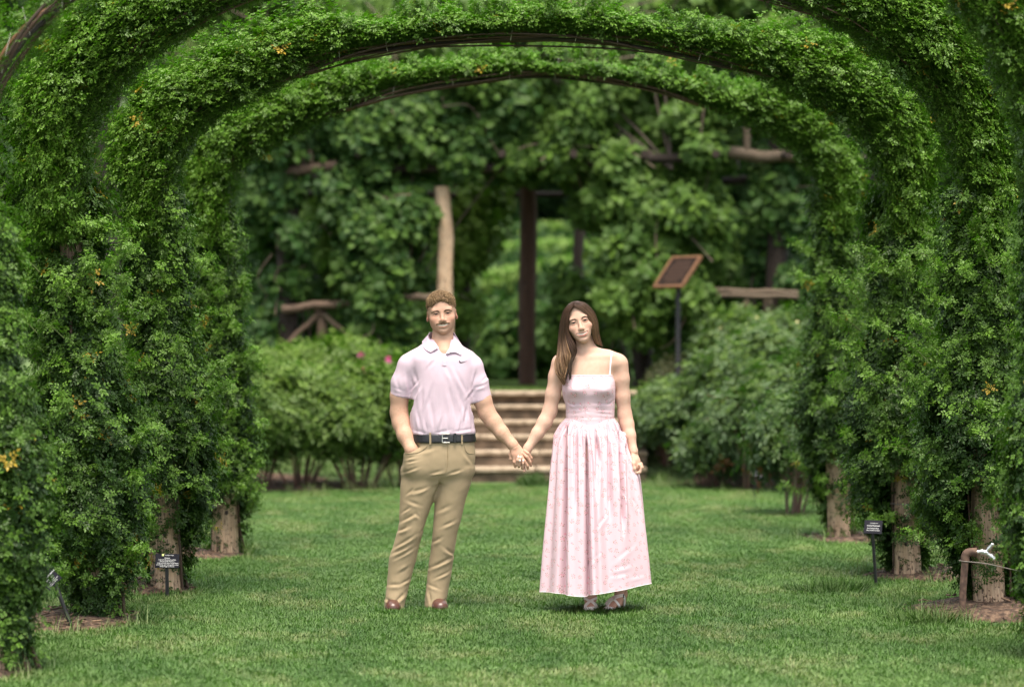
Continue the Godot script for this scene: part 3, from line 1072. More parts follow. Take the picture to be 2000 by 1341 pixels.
func rose_bloom(p: Vector3, r: float) -> ArrayMesh:
	var g := Geo.new()
	for ring in 4:
		for k in 5 + ring * 2:
			var a := TAU * k / (5 + ring * 2) + ring * 0.7
			var tilt := 0.15 + 0.3 * ring
			var d := Vector3(cos(a) * sin(tilt), sin(a) * sin(tilt), cos(tilt)).normalized()
			g.leaf(p + d * r * 0.1, d, (Vector3(0, 0, 1) - d * d.z + Vector3(cos(a), sin(a), 0) * -0.3).normalized(), r * (0.7 + 0.12 * ring), r * 0.9, Color.WHITE, -0.15, -0.2)
	return g.mesh()


# ---------------------------------------------------------------- rose arches
func build_arches() -> void:
	var sp := [spray(41, 5, 0.027, 0.085), spray(42, 5, 0.029, 0.075), spray(43, 6, 0.025, 0.095)]
	var arches := [
		{"label": "nearest rose arch, out of focus, only its leafy side columns in the picture", "zl": 2.4, "zr": 2.0,
			"hoop": [[-30, 500], [-30, 330], [-14, 190], [14, 124], [62, 62], [124, 8], [230, -60], [420, -150], [700, -215], [1000, -235], [1350, -225], [1640, -165], [1810, -80], [1925, 30], [1990, 160], [2030, 300], [2045, 500]],
			"foot": [[8, 1314], [2062, 1300]], "rl": 0.19, "rr": 0.16, "thick": 0.12, "dens": 1.0, "gapl": [], "gapr": []},
		{"label": "second rose arch from the front, passing just above the couple, its crown above the picture", "zl": 0.46, "zr": 0.12,
			"hoop": [[142, 470], [143, 380], [150, 285], [166, 222], [200, 168], [255, 112], [330, 62], [449, 8], [600, -36], [800, -66], [1010, -76], [1250, -64], [1430, -32], [1559, 10], [1668, 52], [1755, 112], [1833, 182], [1872, 260], [1893, 340], [1905, 480]],
			"foot": [[192, 1215], [1938, 1200]], "rl": 0.29, "rr": 0.32, "thick": 0.20, "dens": 1.0, "gapl": [[1.95, 2.35]], "gapr": [[0.0, 0.72]]},
		{"label": "third rose arch, the largest hoop seen whole, framing the couple", "zl": -1.0, "zr": -1.81,
			"hoop": [[312, 470], [320, 380], [330, 318], [357, 259], [414, 207], [526, 158], [624, 126], [700, 105], [860, 82], [1030, 74], [1180, 80], [1300, 100], [1405, 123], [1510, 151], [1580, 179], [1636, 207], [1678, 235], [1718, 285], [1742, 350], [1754, 460]],
			"foot": [[325, 1157], [1772, 1130]], "rl": 0.26, "rr": 0.33, "thick": 0.18, "dens": 1.0, "gapl": [[0.0, 0.64]], "gapr": [[0.0, 0.72], [2.2, 2.65]]},
		{"label": "farthest rose arch, smallest hoop, inside the large one", "zl": -3.28, "zr": -4.59,
			"hoop": [[424, 480], [430, 400], [440, 336], [466, 301], [501, 277], [561, 249], [631, 224], [700, 200], [790, 175], [948, 155], [1060, 149], [1176, 159], [1281, 175], [1370, 200], [1440, 221], [1496, 242], [1545, 270], [1590, 310], [1614, 370], [1626, 460]],
			"foot": [[443, 1087], [1642, 1055]], "rl": 0.19, "rr": 0.25, "thick": 0.16, "dens": 1.0, "gapl": [[0.0, 0.5]], "gapr": [[0.0, 0.7]]},
	]
	for i in arches.size():
		rose_arch(arches[i], sp, i)


func girth(y: float, top: float) -> float:
	# how full a leafy arch column is at that height
	var t := y / top
	if t < 0.12:
		return lerpf(0.2, 0.55, t / 0.12)
	if t < 0.3:
		return lerpf(0.55, 0.95, (t - 0.12) / 0.18)
	if t < 0.46:
		return lerpf(0.95, 1.0, (t - 0.3) / 0.16)
	return lerpf(1.0, 0.42, smoothstep(0.46, 0.76, t))


func rose_arch(A: Dictionary, sp: Array, number: int) -> void:
	var hoop_px: Array = A.hoop
	var n := hoop_px.size()
	var xl: float = hoop_px[0][0]
	var xr: float = hoop_px[n - 1][0]
	var zl: float = A.zl
	var zr: float = A.zr
	var ctrl := []
	for h in hoop_px:
		ctrl.append(at(h[0], h[1], lerpf(zl, zr, clampf((h[0] - xl) / (xr - xl), 0, 1))))
	var hoop := smooth_path(ctrl, 5)
	var feet := [at(A.foot[0][0], A.foot[0][1], zl), at(A.foot[1][0], A.foot[1][1], zr)]
	feet[0].y = 0.0
	feet[1].y = 0.0
	var mid: Vector3 = (feet[0] + feet[1]) / 2
	var o := thing("rose_arch", A.label, "rose arch", mid, "rose arches over the lawn")
	# split cedar posts
	for s in 2:
		var f: Vector3 = feet[s]
		var t: Vector3 = ctrl[0] if s == 0 else ctrl[n - 1]
		var top := t + Vector3(0, 0.12, -0.02)
		var pts := PackedVector3Array()
		var rad := PackedFloat32Array()
		var r0 := 0.088 if s == 0 else 0.086
		for k in 15:
			var u := k / 14.0
			var p := (f + Vector3(0, -0.06, 0)).lerp(top, u)
			p += Vector3(bumpy.get_noise_2d(u * 2.0, f.x * 3.0), 0, bumpy.get_noise_2d(u * 2.0, f.x * 3.0 + 9.0)) * 0.05 * u
			pts.append(p)
			rad.append(r0 * (1.0 - 0.25 * u) * (1.1 if k == 0 else 1.0))
		var g := Geo.new()
		g.tube(pts, rad, 22, Color.WHITE, bumpy, 0.33)
		var post := part("wooden_post", g.mesh(), M.post_wood, o)
		# knots
		for k in 3:
			var u := some(0.06, 0.2)
			var c := (f as Vector3).lerp(top, u) + Vector3(some(-0.04, 0.04), 0, r0 * 0.86)
			var kg := Geo.new()
			kg.ball(c, Vector3(0.012, 0.02, 0.012), Basis(), 6, 8, Color(0.05, 0.035, 0.028))
			part("knot", kg.mesh(), M.cane, post)
	# canes bundled along the hoop and down the posts
	for k in 9:
		var pts := PackedVector3Array()
		var ph := some(0, TAU)
		var off := Vector3(0, some(-0.025, 0.03), some(-0.08, 0.09))
		var from := 0
		var to := hoop.size() - 1
		if k > 3:
			from = rng.randi_range(0, to / 3)
			to = rng.randi_range(to / 2, to)
		if k < 4 or from < 4:
			pts.append((feet[0] as Vector3) + Vector3((0.09 + 0.012 * k) * (1.0 if k % 2 else -1.0), 0, some(-0.1, 0.03)))
			pts.append((feet[0] as Vector3).lerp(hoop[0], 0.5) + Vector3(some(-0.12, 0.12), 0, some(0.0, 0.14)))
		for i in range(from, to, 3):
			pts.append(hoop[i] + off + Vector3(0, sin(i * 0.21 + ph) * 0.025, cos(i * 0.17 + ph) * 0.04))
		if k < 4:
			pts.append((feet[1] as Vector3).lerp(hoop[hoop.size() - 1], 0.5) + Vector3(some(-0.12, 0.12), 0, some(0.0, 0.14)))
			pts.append((feet[1] as Vector3) + Vector3((0.09 + 0.012 * k) * (1.0 if k % 2 else -1.0), 0, some(-0.1, 0.03)))
		var arr := []
		for p in pts:
			arr.append(p)
		var sm := smooth_path(arr, 3)
		var g := Geo.new()
		var c := Color(0.045, 0.026, 0.02).lerp(Color(0.12, 0.068, 0.045), rng.randf())
		if k == 8:
			c = Color(0.17, 0.075, 0.035)
		g.tube(sm, ramp(some(0.006, 0.011), 0.005, sm.size()), 6, c)
		part("cane", g.mesh(), M.cane, o)
	# iron hoop under the canes and the ties that hold the canes to it
	var hg := Geo.new()
	var harr := PackedVector3Array()
	for p in hoop:
		harr.append(p + Vector3(0, -0.005, 0))
	hg.tube(harr, ramp(0.011, 0.011, harr.size()), 8, Color(0.035, 0.024, 0.02))
	part("hoop", hg.mesh(), M.cane, o)
	for k in 12:
		var i := int(hoop.size() * (0.2 + 0.05 * k + some(-0.02, 0.02)))
		var p := hoop[i]
		var g := Geo.new()
		var tilt := Vector3(some(-0.05, 0.05), 0, 0)
		g.tube(PackedVector3Array([p + Vector3(0, -0.02, 0.05), p + tilt * 0.5 + Vector3(0, 0.05, 0.09), p + tilt + Vector3(0, some(0.1, 0.17), 0.08)]), PackedFloat32Array([0.0022, 0.0022, 0.0016]), 4)
		part("tie", g.mesh(), M.tie, o)
	# foliage
	var where := [[] as Array[Transform3D], [] as Array[Transform3D], [] as Array[Transform3D]]
	var tints := [PackedColorArray(), PackedColorArray(), PackedColorArray()]
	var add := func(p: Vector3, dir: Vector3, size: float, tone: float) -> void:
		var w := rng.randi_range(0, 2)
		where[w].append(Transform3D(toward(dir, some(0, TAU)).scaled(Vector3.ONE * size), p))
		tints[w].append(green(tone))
	for s in 2:
		var f: Vector3 = feet[s]
		var t: Vector3 = hoop[0] if s == 0 else hoop[hoop.size() - 1]
		var rr: float = A.rl if s == 0 else A.rr
		var gaps: Array = A.gapl if s == 0 else A.gapr
		var count := int(20000 * A.dens * (0.25 + 0.75 * rr / 0.3))
		var k := 0
		while k < count:
			k += 1
			var u := pow(rng.randf(), 0.92)
			var y := lerpf(0.02, t.y + 0.25, u)
			if number == 0 and s == 0 and y > 2.0 + 0.25 * bumpy.get_noise_1d(k * 0.37):
				continue
			var c := f.lerp(t, y / t.y)
			var a := some(0, TAU)
			# fuller at chest height, leaner at the foot and under the hoop
			var env := rr * girth(y, t.y) * (1.0 + 0.30 * bumpy.get_noise_3d(cos(a) * 1.3 + f.x * 2.0, y * 1.6, sin(a) * 1.3 + f.z) + 0.22 * bumpy.get_noise_3d(cos(a) * 3.0 + f.x, y * 4.0, sin(a) * 3.0))
			if y < 0.3 and rng.randf() < 0.5:
				continue
			var q := sqrt(lerpf(0.12, 1.0, rng.randf()))
			if rng.randf() < 0.12:
				q += some(0.0, 0.4)
			var dirx := cos(a)
			var dirz := sin(a)
			var skip := false
			for gp in gaps:
				if y > gp[0] and y < gp[1] and dirz > -0.15 and absf(dirx) * q * env < 0.18 + 0.03 * sin(y * 40.0):
					skip = true
			if skip and rng.randf() < 0.94:
				continue
			# bare pockets in the leaf mass
			if bumpy.get_noise_3d(cos(a) * 2.2 + f.x * 4.0, y * 3.0, sin(a) * 2.2) < -0.08 and rng.randf() < 0.9:
				continue
			var p := c + Vector3(dirx * env * q, some(-0.03, 0.03), dirz * env * q)
			var out := Vector3(dirx, some(0.1, 1.1), dirz) + any_direction() * 0.45
			var tone := 0.10 + 0.22 * smoothstep(1.2, 3.0, y) + 0.3 * bumpy.get_noise_3d(p.x * 2.5, p.y * 2.5, p.z * 2.5)  # rises with height: light from above painted into the leaf colour
			var size := some(0.5, 0.88)
			if q > 0.8 and rng.randf() < 0.14:
				tone = some(0.45, 0.85)
				p += Vector3(dirx, 0.2, dirz) * some(0.02, 0.10)
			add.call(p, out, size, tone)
	# along the hoop: mostly above the canes
	var total := 0.0
	for i in hoop.size() - 1:
		total += hoop[i].distance_to(hoop[i + 1])
	var walk := 0.0
	for i in hoop.size() - 1:
		var a := hoop[i]
		var b := hoop[i + 1]
		var seg := a.distance_to(b)
		var u := (walk + seg * 0.5) / total
		walk += seg
		var tan := (b - a).normalized()
		var up := Vector3(-tan.y, tan.x, 0.0).normalized()
		if up.y < 0:
			up = -up
		# thicker on the haunches, thin at the crown
		var haunch := absf(u - 0.5) * 2.0
		var thick: float = A.thick * (0.58 + 1.1 * smoothstep(0.25, 0.66, haunch) - 0.8 * smoothstep(0.80, 1.0, haunch))
		if number == 3:
			thick *= 0.62 if u > 0.52 and u < 0.8 else 1.0
			if u > 0.50 and u < 0.57:
				thick *= 0.4
		var m := int(seg * 2700.0 * A.dens * (0.55 + 0.9 * thick / 0.3))
		if number == 0 and u < 0.5:
			m = int(m * 0.10)
		for k in m:
			var q := a.lerp(b, rng.randf())
			var wave := 1.0 + 0.45 * bumpy.get_noise_2d(q.x * 2.5 + number * 7.0, 3.0) + 0.45 * bumpy.get_noise_3d(q.x * 7.0, 8.0, q.y * 7.0)
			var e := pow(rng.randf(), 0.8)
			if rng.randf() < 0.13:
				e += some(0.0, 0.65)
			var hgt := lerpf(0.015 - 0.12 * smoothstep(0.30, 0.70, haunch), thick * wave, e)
			var side := some(-1, 1) * (0.11 + 0.08 * sin(PI * e)) * (0.85 + 0.5 * smoothstep(0.3, 0.9, haunch))
			var p := q + up * hgt + Vector3(0, 0, side)
			var dir := up * some(0.4, 1.3) + Vector3(0, 0.5 * e, side * 2.5) + any_direction() * 0.55
			add.call(p, dir, some(0.5, 0.85), 0.38 + 0.75 * e)  # outer hoop leaves tinted brighter to stand for daylight on top
	# long loose shoots
	var shoots := Geo.new()
	for k in 210:
		var base: Vector3
		var dir: Vector3
		if number == 0 and k % 2 == 0:
			continue
		if k % 2 != 0:
			var i := rng.randi_range(4 if number > 0 else hoop.size() / 2, hoop.size() - 5)
			base = hoop[i] + Vector3(0, A.thick * 0.7, some(-0.15, 0.2))
			dir = Vector3(some(-0.5, 0.5), 1.0, some(-0.2, 0.6)).normalized()
		else:
			var s := rng.randi_range(0, 1)
			var f: Vector3 = feet[s]
			var t: Vector3 = hoop[0] if s == 0 else hoop[hoop.size() - 1]
			var rr: float = A.rl if s == 0 else A.rr
			base = f.lerp(t, some(0.12, 0.62 if number == 0 else 0.95)) + Vector3(some(-0.7, 1.1) * rr * (1.0 if s == 0 else -1.0), 0, some(0.0, 1.0) * rr)
			dir = Vector3((base - f).x * 2.0, some(0.3, 1.0), some(0, 0.7)).normalized()
		var length := some(0.08, 0.20) if k % 2 != 0 else some(0.10, 0.30)
		var pts := PackedVector3Array()
		for j in 6:
			var u := j / 5.0
			pts.append(base + dir * length * u + Vector3(0, -0.09 * u * u, 0) * length / 0.3)
		shoots.tube(pts, ramp(0.0035, 0.0015, 6), 4, Color(0.09, 0.12, 0.035))
		for j in range(1, 6):
			for e in 2:
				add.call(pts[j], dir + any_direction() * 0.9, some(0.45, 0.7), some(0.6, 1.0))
	part("shoot", shoots.mesh(), M.cane, o).set_meta("kind", "stuff")
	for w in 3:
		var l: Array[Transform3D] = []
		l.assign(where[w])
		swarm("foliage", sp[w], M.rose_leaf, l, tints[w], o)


# ---------------------------------------------------------------- lawn
func grass_tuft(seed_: int, count: int, radius: float, height: float, lean: float) -> ArrayMesh:
	var r := RandomNumberGenerator.new()
	r.seed = seed_
	var g := Geo.new()
	for i in count:
		var a := r.randf_range(0, TAU)
		var q := sqrt(r.randf()) * radius
		var base := Vector3(cos(a) * q, -0.004, sin(a) * q)
		var d := r.randf_range(0, TAU)
		var out := Vector3(cos(d), 0, sin(d))
		var side := Vector3(-sin(d), 0, cos(d))
		var h := height * r.randf_range(0.55, 1.15)
		var l := lean * r.randf_range(0.2, 1.2) * h
		var w := r.randf_range(0.0012, 0.0024)
		var tint := Color.WHITE * r.randf_range(0.7, 1.2)
		tint.a = 1
		var nrm := (Vector3.UP * 0.7 + out * 0.5).normalized()
		var p1 := base + Vector3(0, h * 0.55, 0) + out * l * 0.35
		var p2 := base + Vector3(0, h, 0) + out * l
		var v0 := g.vert(base - side * w, nrm, Vector2.ZERO, tint)
		var v1 := g.vert(base + side * w, nrm, Vector2.ZERO, tint)
		var v2 := g.vert(p1 - side * w * 0.85, nrm, Vector2.ZERO, tint)
		var v3 := g.vert(p1 + side * w * 0.85, nrm, Vector2.ZERO, tint)
		var v4 := g.vert(p2, nrm, Vector2.ZERO, tint)
		g.quad(v0, v1, v3, v2)
		g.tri(v2, v3, v4)
	return g.mesh()


func build_lawn() -> void:
	var kinds := [grass_tuft(81, 34, 0.042, 0.034, 0.8), grass_tuft(82, 34, 0.045, 0.030, 1.0), grass_tuft(83, 30, 0.042, 0.038, 0.7)]
	var tall := grass_tuft(84, 16, 0.04, 0.15, 0.8)
	var where := [[] as Array[Transform3D], [] as Array[Transform3D], [] as Array[Transform3D], [] as Array[Transform3D]]
	var tints := [PackedColorArray(), PackedColorArray(), PackedColorArray(), PackedColorArray()]
	var all_beds := beds()
	var z := 4.2
	while z > -12.2:
		var half := 1000.0 / FOCAL * (EYE.z - z) + 0.9
		var step := 0.045 if z > -5.0 else 0.056
		var x := -half
		while x < half:
			var p := Vector3(x + some(-0.03, 0.03), 0, z + some(-0.03, 0.03))
			x += step
			if p.z < -10.9 and p.x > -1.15 and p.x < 1.5:
				continue
			var edge := 9.0
			for b in all_beds:
				var dx: float = (p.x - b[0]) / b[2]
				var dz: float = (p.z - b[1]) / b[3]
				edge = minf(edge, sqrt(dx * dx + dz * dz) / bed_edge(b, atan2(dz, dx)))
			if edge < 1.0 and rng.randf() > smoothstep(0.9, 1.0, edge):
				continue
			p.y = ground_height(p.x, p.z)
			var patch := bumpy.get_noise_2d(p.x * 0.9, p.z * 0.6)
			var fine := bumpy.get_noise_2d(p.x * 4.0 + 50.0, p.z * 3.0)
			var k := clampf(0.5 + patch * 0.7 + fine * 0.45, 0, 1)
			var c := Color(0.085, 0.178, 0.046).lerp(Color(0.185, 0.30, 0.090), k)
			var straw := bumpy.get_noise_2d(p.x * 1.6 + 90.0, p.z * 1.1 + 7.0)
			if z < -6.0:
				straw += 0.12
			if straw > 0.08:
				c = c.lerp(Color(0.36, 0.36, 0.18), clampf((straw - 0.10) * 2.4, 0, 0.7) * rng.randf())
			c *= some(0.85, 1.18)
			c.a = 1
			var w := rng.randi_range(0, 2)
			var size := some(0.75, 1.15) * (1.0 + 0.25 * fine)
			if edge < 1.15 and rng.randf() < 0.10:
				w = 3
				size = some(0.5, 1.1)
				c = c.lerp(Color(0.2, 0.24, 0.1), 0.4)
			elif edge < 1.2:
				size *= 1.2
			where[w].append(Transform3D(Basis.from_euler(Vector3(some(-0.12, 0.12), some(0, TAU), some(-0.12, 0.12))).scaled(Vector3.ONE * size), p))
			tints[w].append(c)
		z -= step
	# the lawn closes over the edges of the shoes
	for foot in [[-0.675, 0.07], [-0.42, 0.03], [0.44, 0.08], [0.57, 0.05]]:
		for i in 46:
			var a := some(0, TAU)
			var p := Vector3(foot[0] + cos(a) * some(0.05, 0.11), 0, foot[1] + sin(a) * some(0.06, 0.13))
			var w := rng.randi_range(0, 2)
			where[w].append(Transform3D(Basis.from_euler(Vector3(0, some(0, TAU), 0)).scaled(Vector3.ONE * some(1.1, 1.5)), p))
			tints[w].append(Color(0.085, 0.178, 0.046).lerp(Color(0.15, 0.26, 0.075), rng.randf()))
	# upper lawn beside the head of the steps
	for i in 9000:
		var p := Vector3(some(-3.0, 5.0), 0, some(-13.2, -17.5))
		if absf(p.x - 0.25) < 0.75 and p.z < -13.0 and p.z > -16.5 and rng.randf() < 0.7:
			continue
		p.y = ground_height(p.x, p.z)
		var w := rng.randi_range(0, 2)
		where[w].append(Transform3D(Basis.from_euler(Vector3(0, some(0, TAU), 0)).scaled(Vector3.ONE * some(1.0, 1.6)), p))
		tints[w].append(Color(0.12, 0.20, 0.045).lerp(Color(0.17, 0.24, 0.07), rng.randf()))
	for w in 4:
		var l: Array[Transform3D] = []
		l.assign(where[w])
		var o := swarm("grass", kinds[w] if w < 3 else tall, M.grass, l, tints[w], self)
		tag(o, ["short green lawn grass under the arches", "short green lawn grass under the arches", "short green lawn grass under the arches", "longer unmown grass blades along the mulch edges"][w], "grass", "lawn" if w < 3 else "")


# ---------------------------------------------------------------- signs and tap
func lettering(lines: Array, center: Vector3, basis: Basis, parent: Node3D) -> void:
	# lines: text, size in metres, x, y on the plate, bold
	for l in lines:
		var t := TextMesh.new()
		t.text = l[0]
		var f := SystemFont.new()
		f.font_names = PackedStringArray(["Droid Sans"])
		f.font_weight = 700 if l[4] else 400
		t.font = f
		t.font_size = 32
		t.pixel_size = l[1] / 32.0
		t.depth = 0.0008
		t.curve_step = 4.0
		var o := part("lettering", t, M.letter, parent)
		o.transform = Transform3D(basis, center + basis * Vector3(l[2], l[3], 0.0042))
		o.position -= parent.get_parent().position if parent is MeshInstance3D else parent.position
		if parent is MeshInstance3D:
			o.position -= parent.position


func sign_on_stake(label: String, center: Vector3, size: Vector2, yaw: float, tilt: float, roll: float, foot: Vector3, lines: Array) -> Node3D:
	var o := thing("garden_sign", label, "sign", foot, "small black signs on stakes")
	var basis := Basis.from_euler(Vector3(tilt, yaw, roll))
	var g := Geo.new()
	g.box(Vector3.ZERO, Vector3(size.x, size.y, 0.006), Basis(), 0.0012)
	var m := part("panel", g.mesh(), M.black, o)
	m.transform = Transform3D(basis, center - foot)
	var st := Geo.new()
	var top := center + basis * Vector3(0, -size.y * 0.3, -0.012)
	var kink := center + basis * Vector3(0, -size.y * 0.5, -0.012)
	st.tube(PackedVector3Array([foot - Vector3(0, 0.06, 0), kink, top]), PackedFloat32Array([0.011, 0.011, 0.011]), 4)
	part("stake", st.mesh(), M.stake, o)
	for l in lines:
		var t := TextMesh.new()
		t.text = l[0]
		var f := SystemFont.new()
		f.font_names = PackedStringArray(["Droid Sans"])
		f.font_weight = 700 if l[4] else 400
		t.font = f
		t.font_size = 32
		t.pixel_size = l[1] / 32.0
		t.depth = 0.0008
		t.curve_step = 4.0
		var e := MeshInstance3D.new()
		e.name = "lettering"
		e.mesh = t
		e.material_override = M.letter
		m.add_child(e, true)
		e.position = Vector3(l[2], l[3], 0.0036)
	return o


func build_signs() -> void:
	# beside the third arch's left post
	var c := at(326, 1095, -0.62)
	var sg := sign_on_stake("black sign with garden rules before the third arch's left post", c, Vector2(0.142, 0.088), 0.10, -0.42, -0.03, Vector3(c.x - 0.005, 0, -0.66), [
		["Please", 0.010, 0.0, 0.0165, true], ["Stay on the grass paths.", 0.0092, 0.0, 0.006, true], ["Do not pick flowers.", 0.0092, 0.0, -0.0045, true],
		["Only service dogs in gardens", 0.0092, 0.004, -0.015, true], ["and keep near the garden beds.", 0.0088, 0.004, -0.0255, true], ["Keep dogs on leash.", 0.0092, 0.002, -0.036, true], ["ELIZABETH PARK", 0.0066, 0.012, 0.034, true]])
	var eg := Geo.new()
	eg.box(Vector3(-0.026, 0.0355, 0.0038), Vector3(0.012, 0.013, 0.0014))
	var pl: MeshInstance3D = sg.get_node("panel")
	var em := MeshInstance3D.new()
	em.name = "emblem"
	em.mesh = eg.mesh()
	em.material_override = plain(0.55, 0.62, 0.22, 0.6)
	pl.add_child(em, true)
	# tilted one at the left edge
	c = at(97, 1131, 0.9)
	sign_on_stake("tilted black memorial sign at the left edge, before the second arch", c, Vector2(0.096, 0.082), 0.25, -0.35, 0.83, Vector3(at(143, 1245, 0.9).x, 0.02, 0.84), [
		["Joseph Scott Ames", 0.0118, 0.0, 0.019, true], ["1921 - 2004", 0.0105, 0.0, 0.003, true], ["Lover of roses", 0.0075, 0.0, -0.010, false], ["and friend of the garden", 0.0075, 0.0, -0.019, false], ["From his family", 0.0075, 0.0, -0.028, false]])
	# memorial sign beside the third arch's right post
	c = at(1706, 1029, -1.35)
	sign_on_stake("black memorial sign In Honor of, before the third arch's right post", c, Vector2(0.112, 0.098), -0.22, -0.62, -0.03, Vector3(at(1713, 1132, -1.42).x, 0, -1.42), [
		["In Honor of", 0.0082, 0.004, 0.026, true], ["Gustaf Peterson", 0.0104, 0.002, 0.008, true], ["Who Helped Plant", 0.0088, 0.0, -0.011, true], ["This Garden in 1903", 0.0088, 0.0, -0.026, true]])
	# far small sign at the edge of the right rose bed
	c = at(1478, 925, -9.75)
	sign_on_stake("small blurred black sign at the edge of the right rose bed", c, Vector2(0.165, 0.095), 0.3, -0.6, -0.22, Vector3(at(1470, 962, -9.75).x, 0.0, -9.75), [
		["In Memory of", 0.014, 0.0, 0.020, true], ["Helen and John Gray", 0.015, 0.0, 0.002, true], ["Friends of Roses", 0.014, 0.0, -0.016, true], ["1998", 0.014, 0.02, -0.034, true]])
	# framed plaque on a post by the pergola
	var foot := Vector3(at(1325, 760, -12.9).x, 0.86, -12.9)
	var o := thing("framed_plaque", "slanted dark plaque in a light wooden frame on a black post", "plaque", foot)
	var mid := at(1324, 531, -12.9)
	var bx := Vector3(0.643, 0, 0.766)
	var by := Vector3(0.661 * 0.766, 0.75, -0.661 * 0.643).normalized()
	var basis := Basis(bx, by, bx.cross(by))
	var pg := Geo.new()
	var w := 0.44
	var h := 0.43
	pg.box(Vector3.ZERO, Vector3(w - 0.03, h - 0.03, 0.016), Basis(), 0.002)
	var panel := part("panel", pg.mesh(), matt(0.020, 0.014, 0.012), o)
	panel.transform = Transform3D(basis, mid - foot)
	var fm := wood(wood_maps(23), lin(0.62, 0.36, 0.20), 0.5)
	for e in [[Vector3(0, h / 2, 0), Vector3(w + 0.03, 0.032, 0.034)], [Vector3(0, -h / 2, 0), Vector3(w + 0.03, 0.032, 0.034)], [Vector3(-w / 2, 0, 0.001), Vector3(0.032, h - 0.032, 0.036)], [Vector3(w / 2, 0, 0.001), Vector3(0.032, h - 0.032, 0.036)]]:
		var g := Geo.new()
		g.box(e[0], e[1], Basis(), 0.003)
		var fr := part("frame_rail", g.mesh(), fm, o)
		fr.transform = panel.transform
	for k in 6:
		var g := Geo.new()
		var lw: float = [0.24, 0.3, 0.32, 0.28, 0.31, 0.2][k]
		g.box(Vector3(0, 0.14 - 0.055 * k, 0.0088), Vector3(lw, 0.03, 0.0015))
		var ln := part("text_line", g.mesh(), matt(0.045, 0.028, 0.022), o)
		ln.transform = panel.transform
	var sg2 := Geo.new()
	sg2.box(Vector3(foot.x, (foot.y + mid.y) / 2 - 0.03, foot.z - 0.03), Vector3(0.05, mid.y - foot.y - 0.04, 0.05), Basis(), 0.004)
	part("post", sg2.mesh(), M.stake, o)
	# the small blue cap lying in the mulch
	var cap := Geo.new()
	var cp := on_ground(54, 1232)
	cap.tube(PackedVector3Array([cp + Vector3(0, 0.05, 0), cp + Vector3(0.004, 0.068, 0.002), cp + Vector3(0.005, 0.072, 0.002)]), PackedFloat32Array([0.014, 0.014, 0.010]), 12)
	var co := part("bottle_cap", cap.mesh(), plain(0.01, 0.22, 0.62, 0.35), self)
	tag(co, "small bright blue plastic cap lying in the mulch at the left edge", "bottle cap")


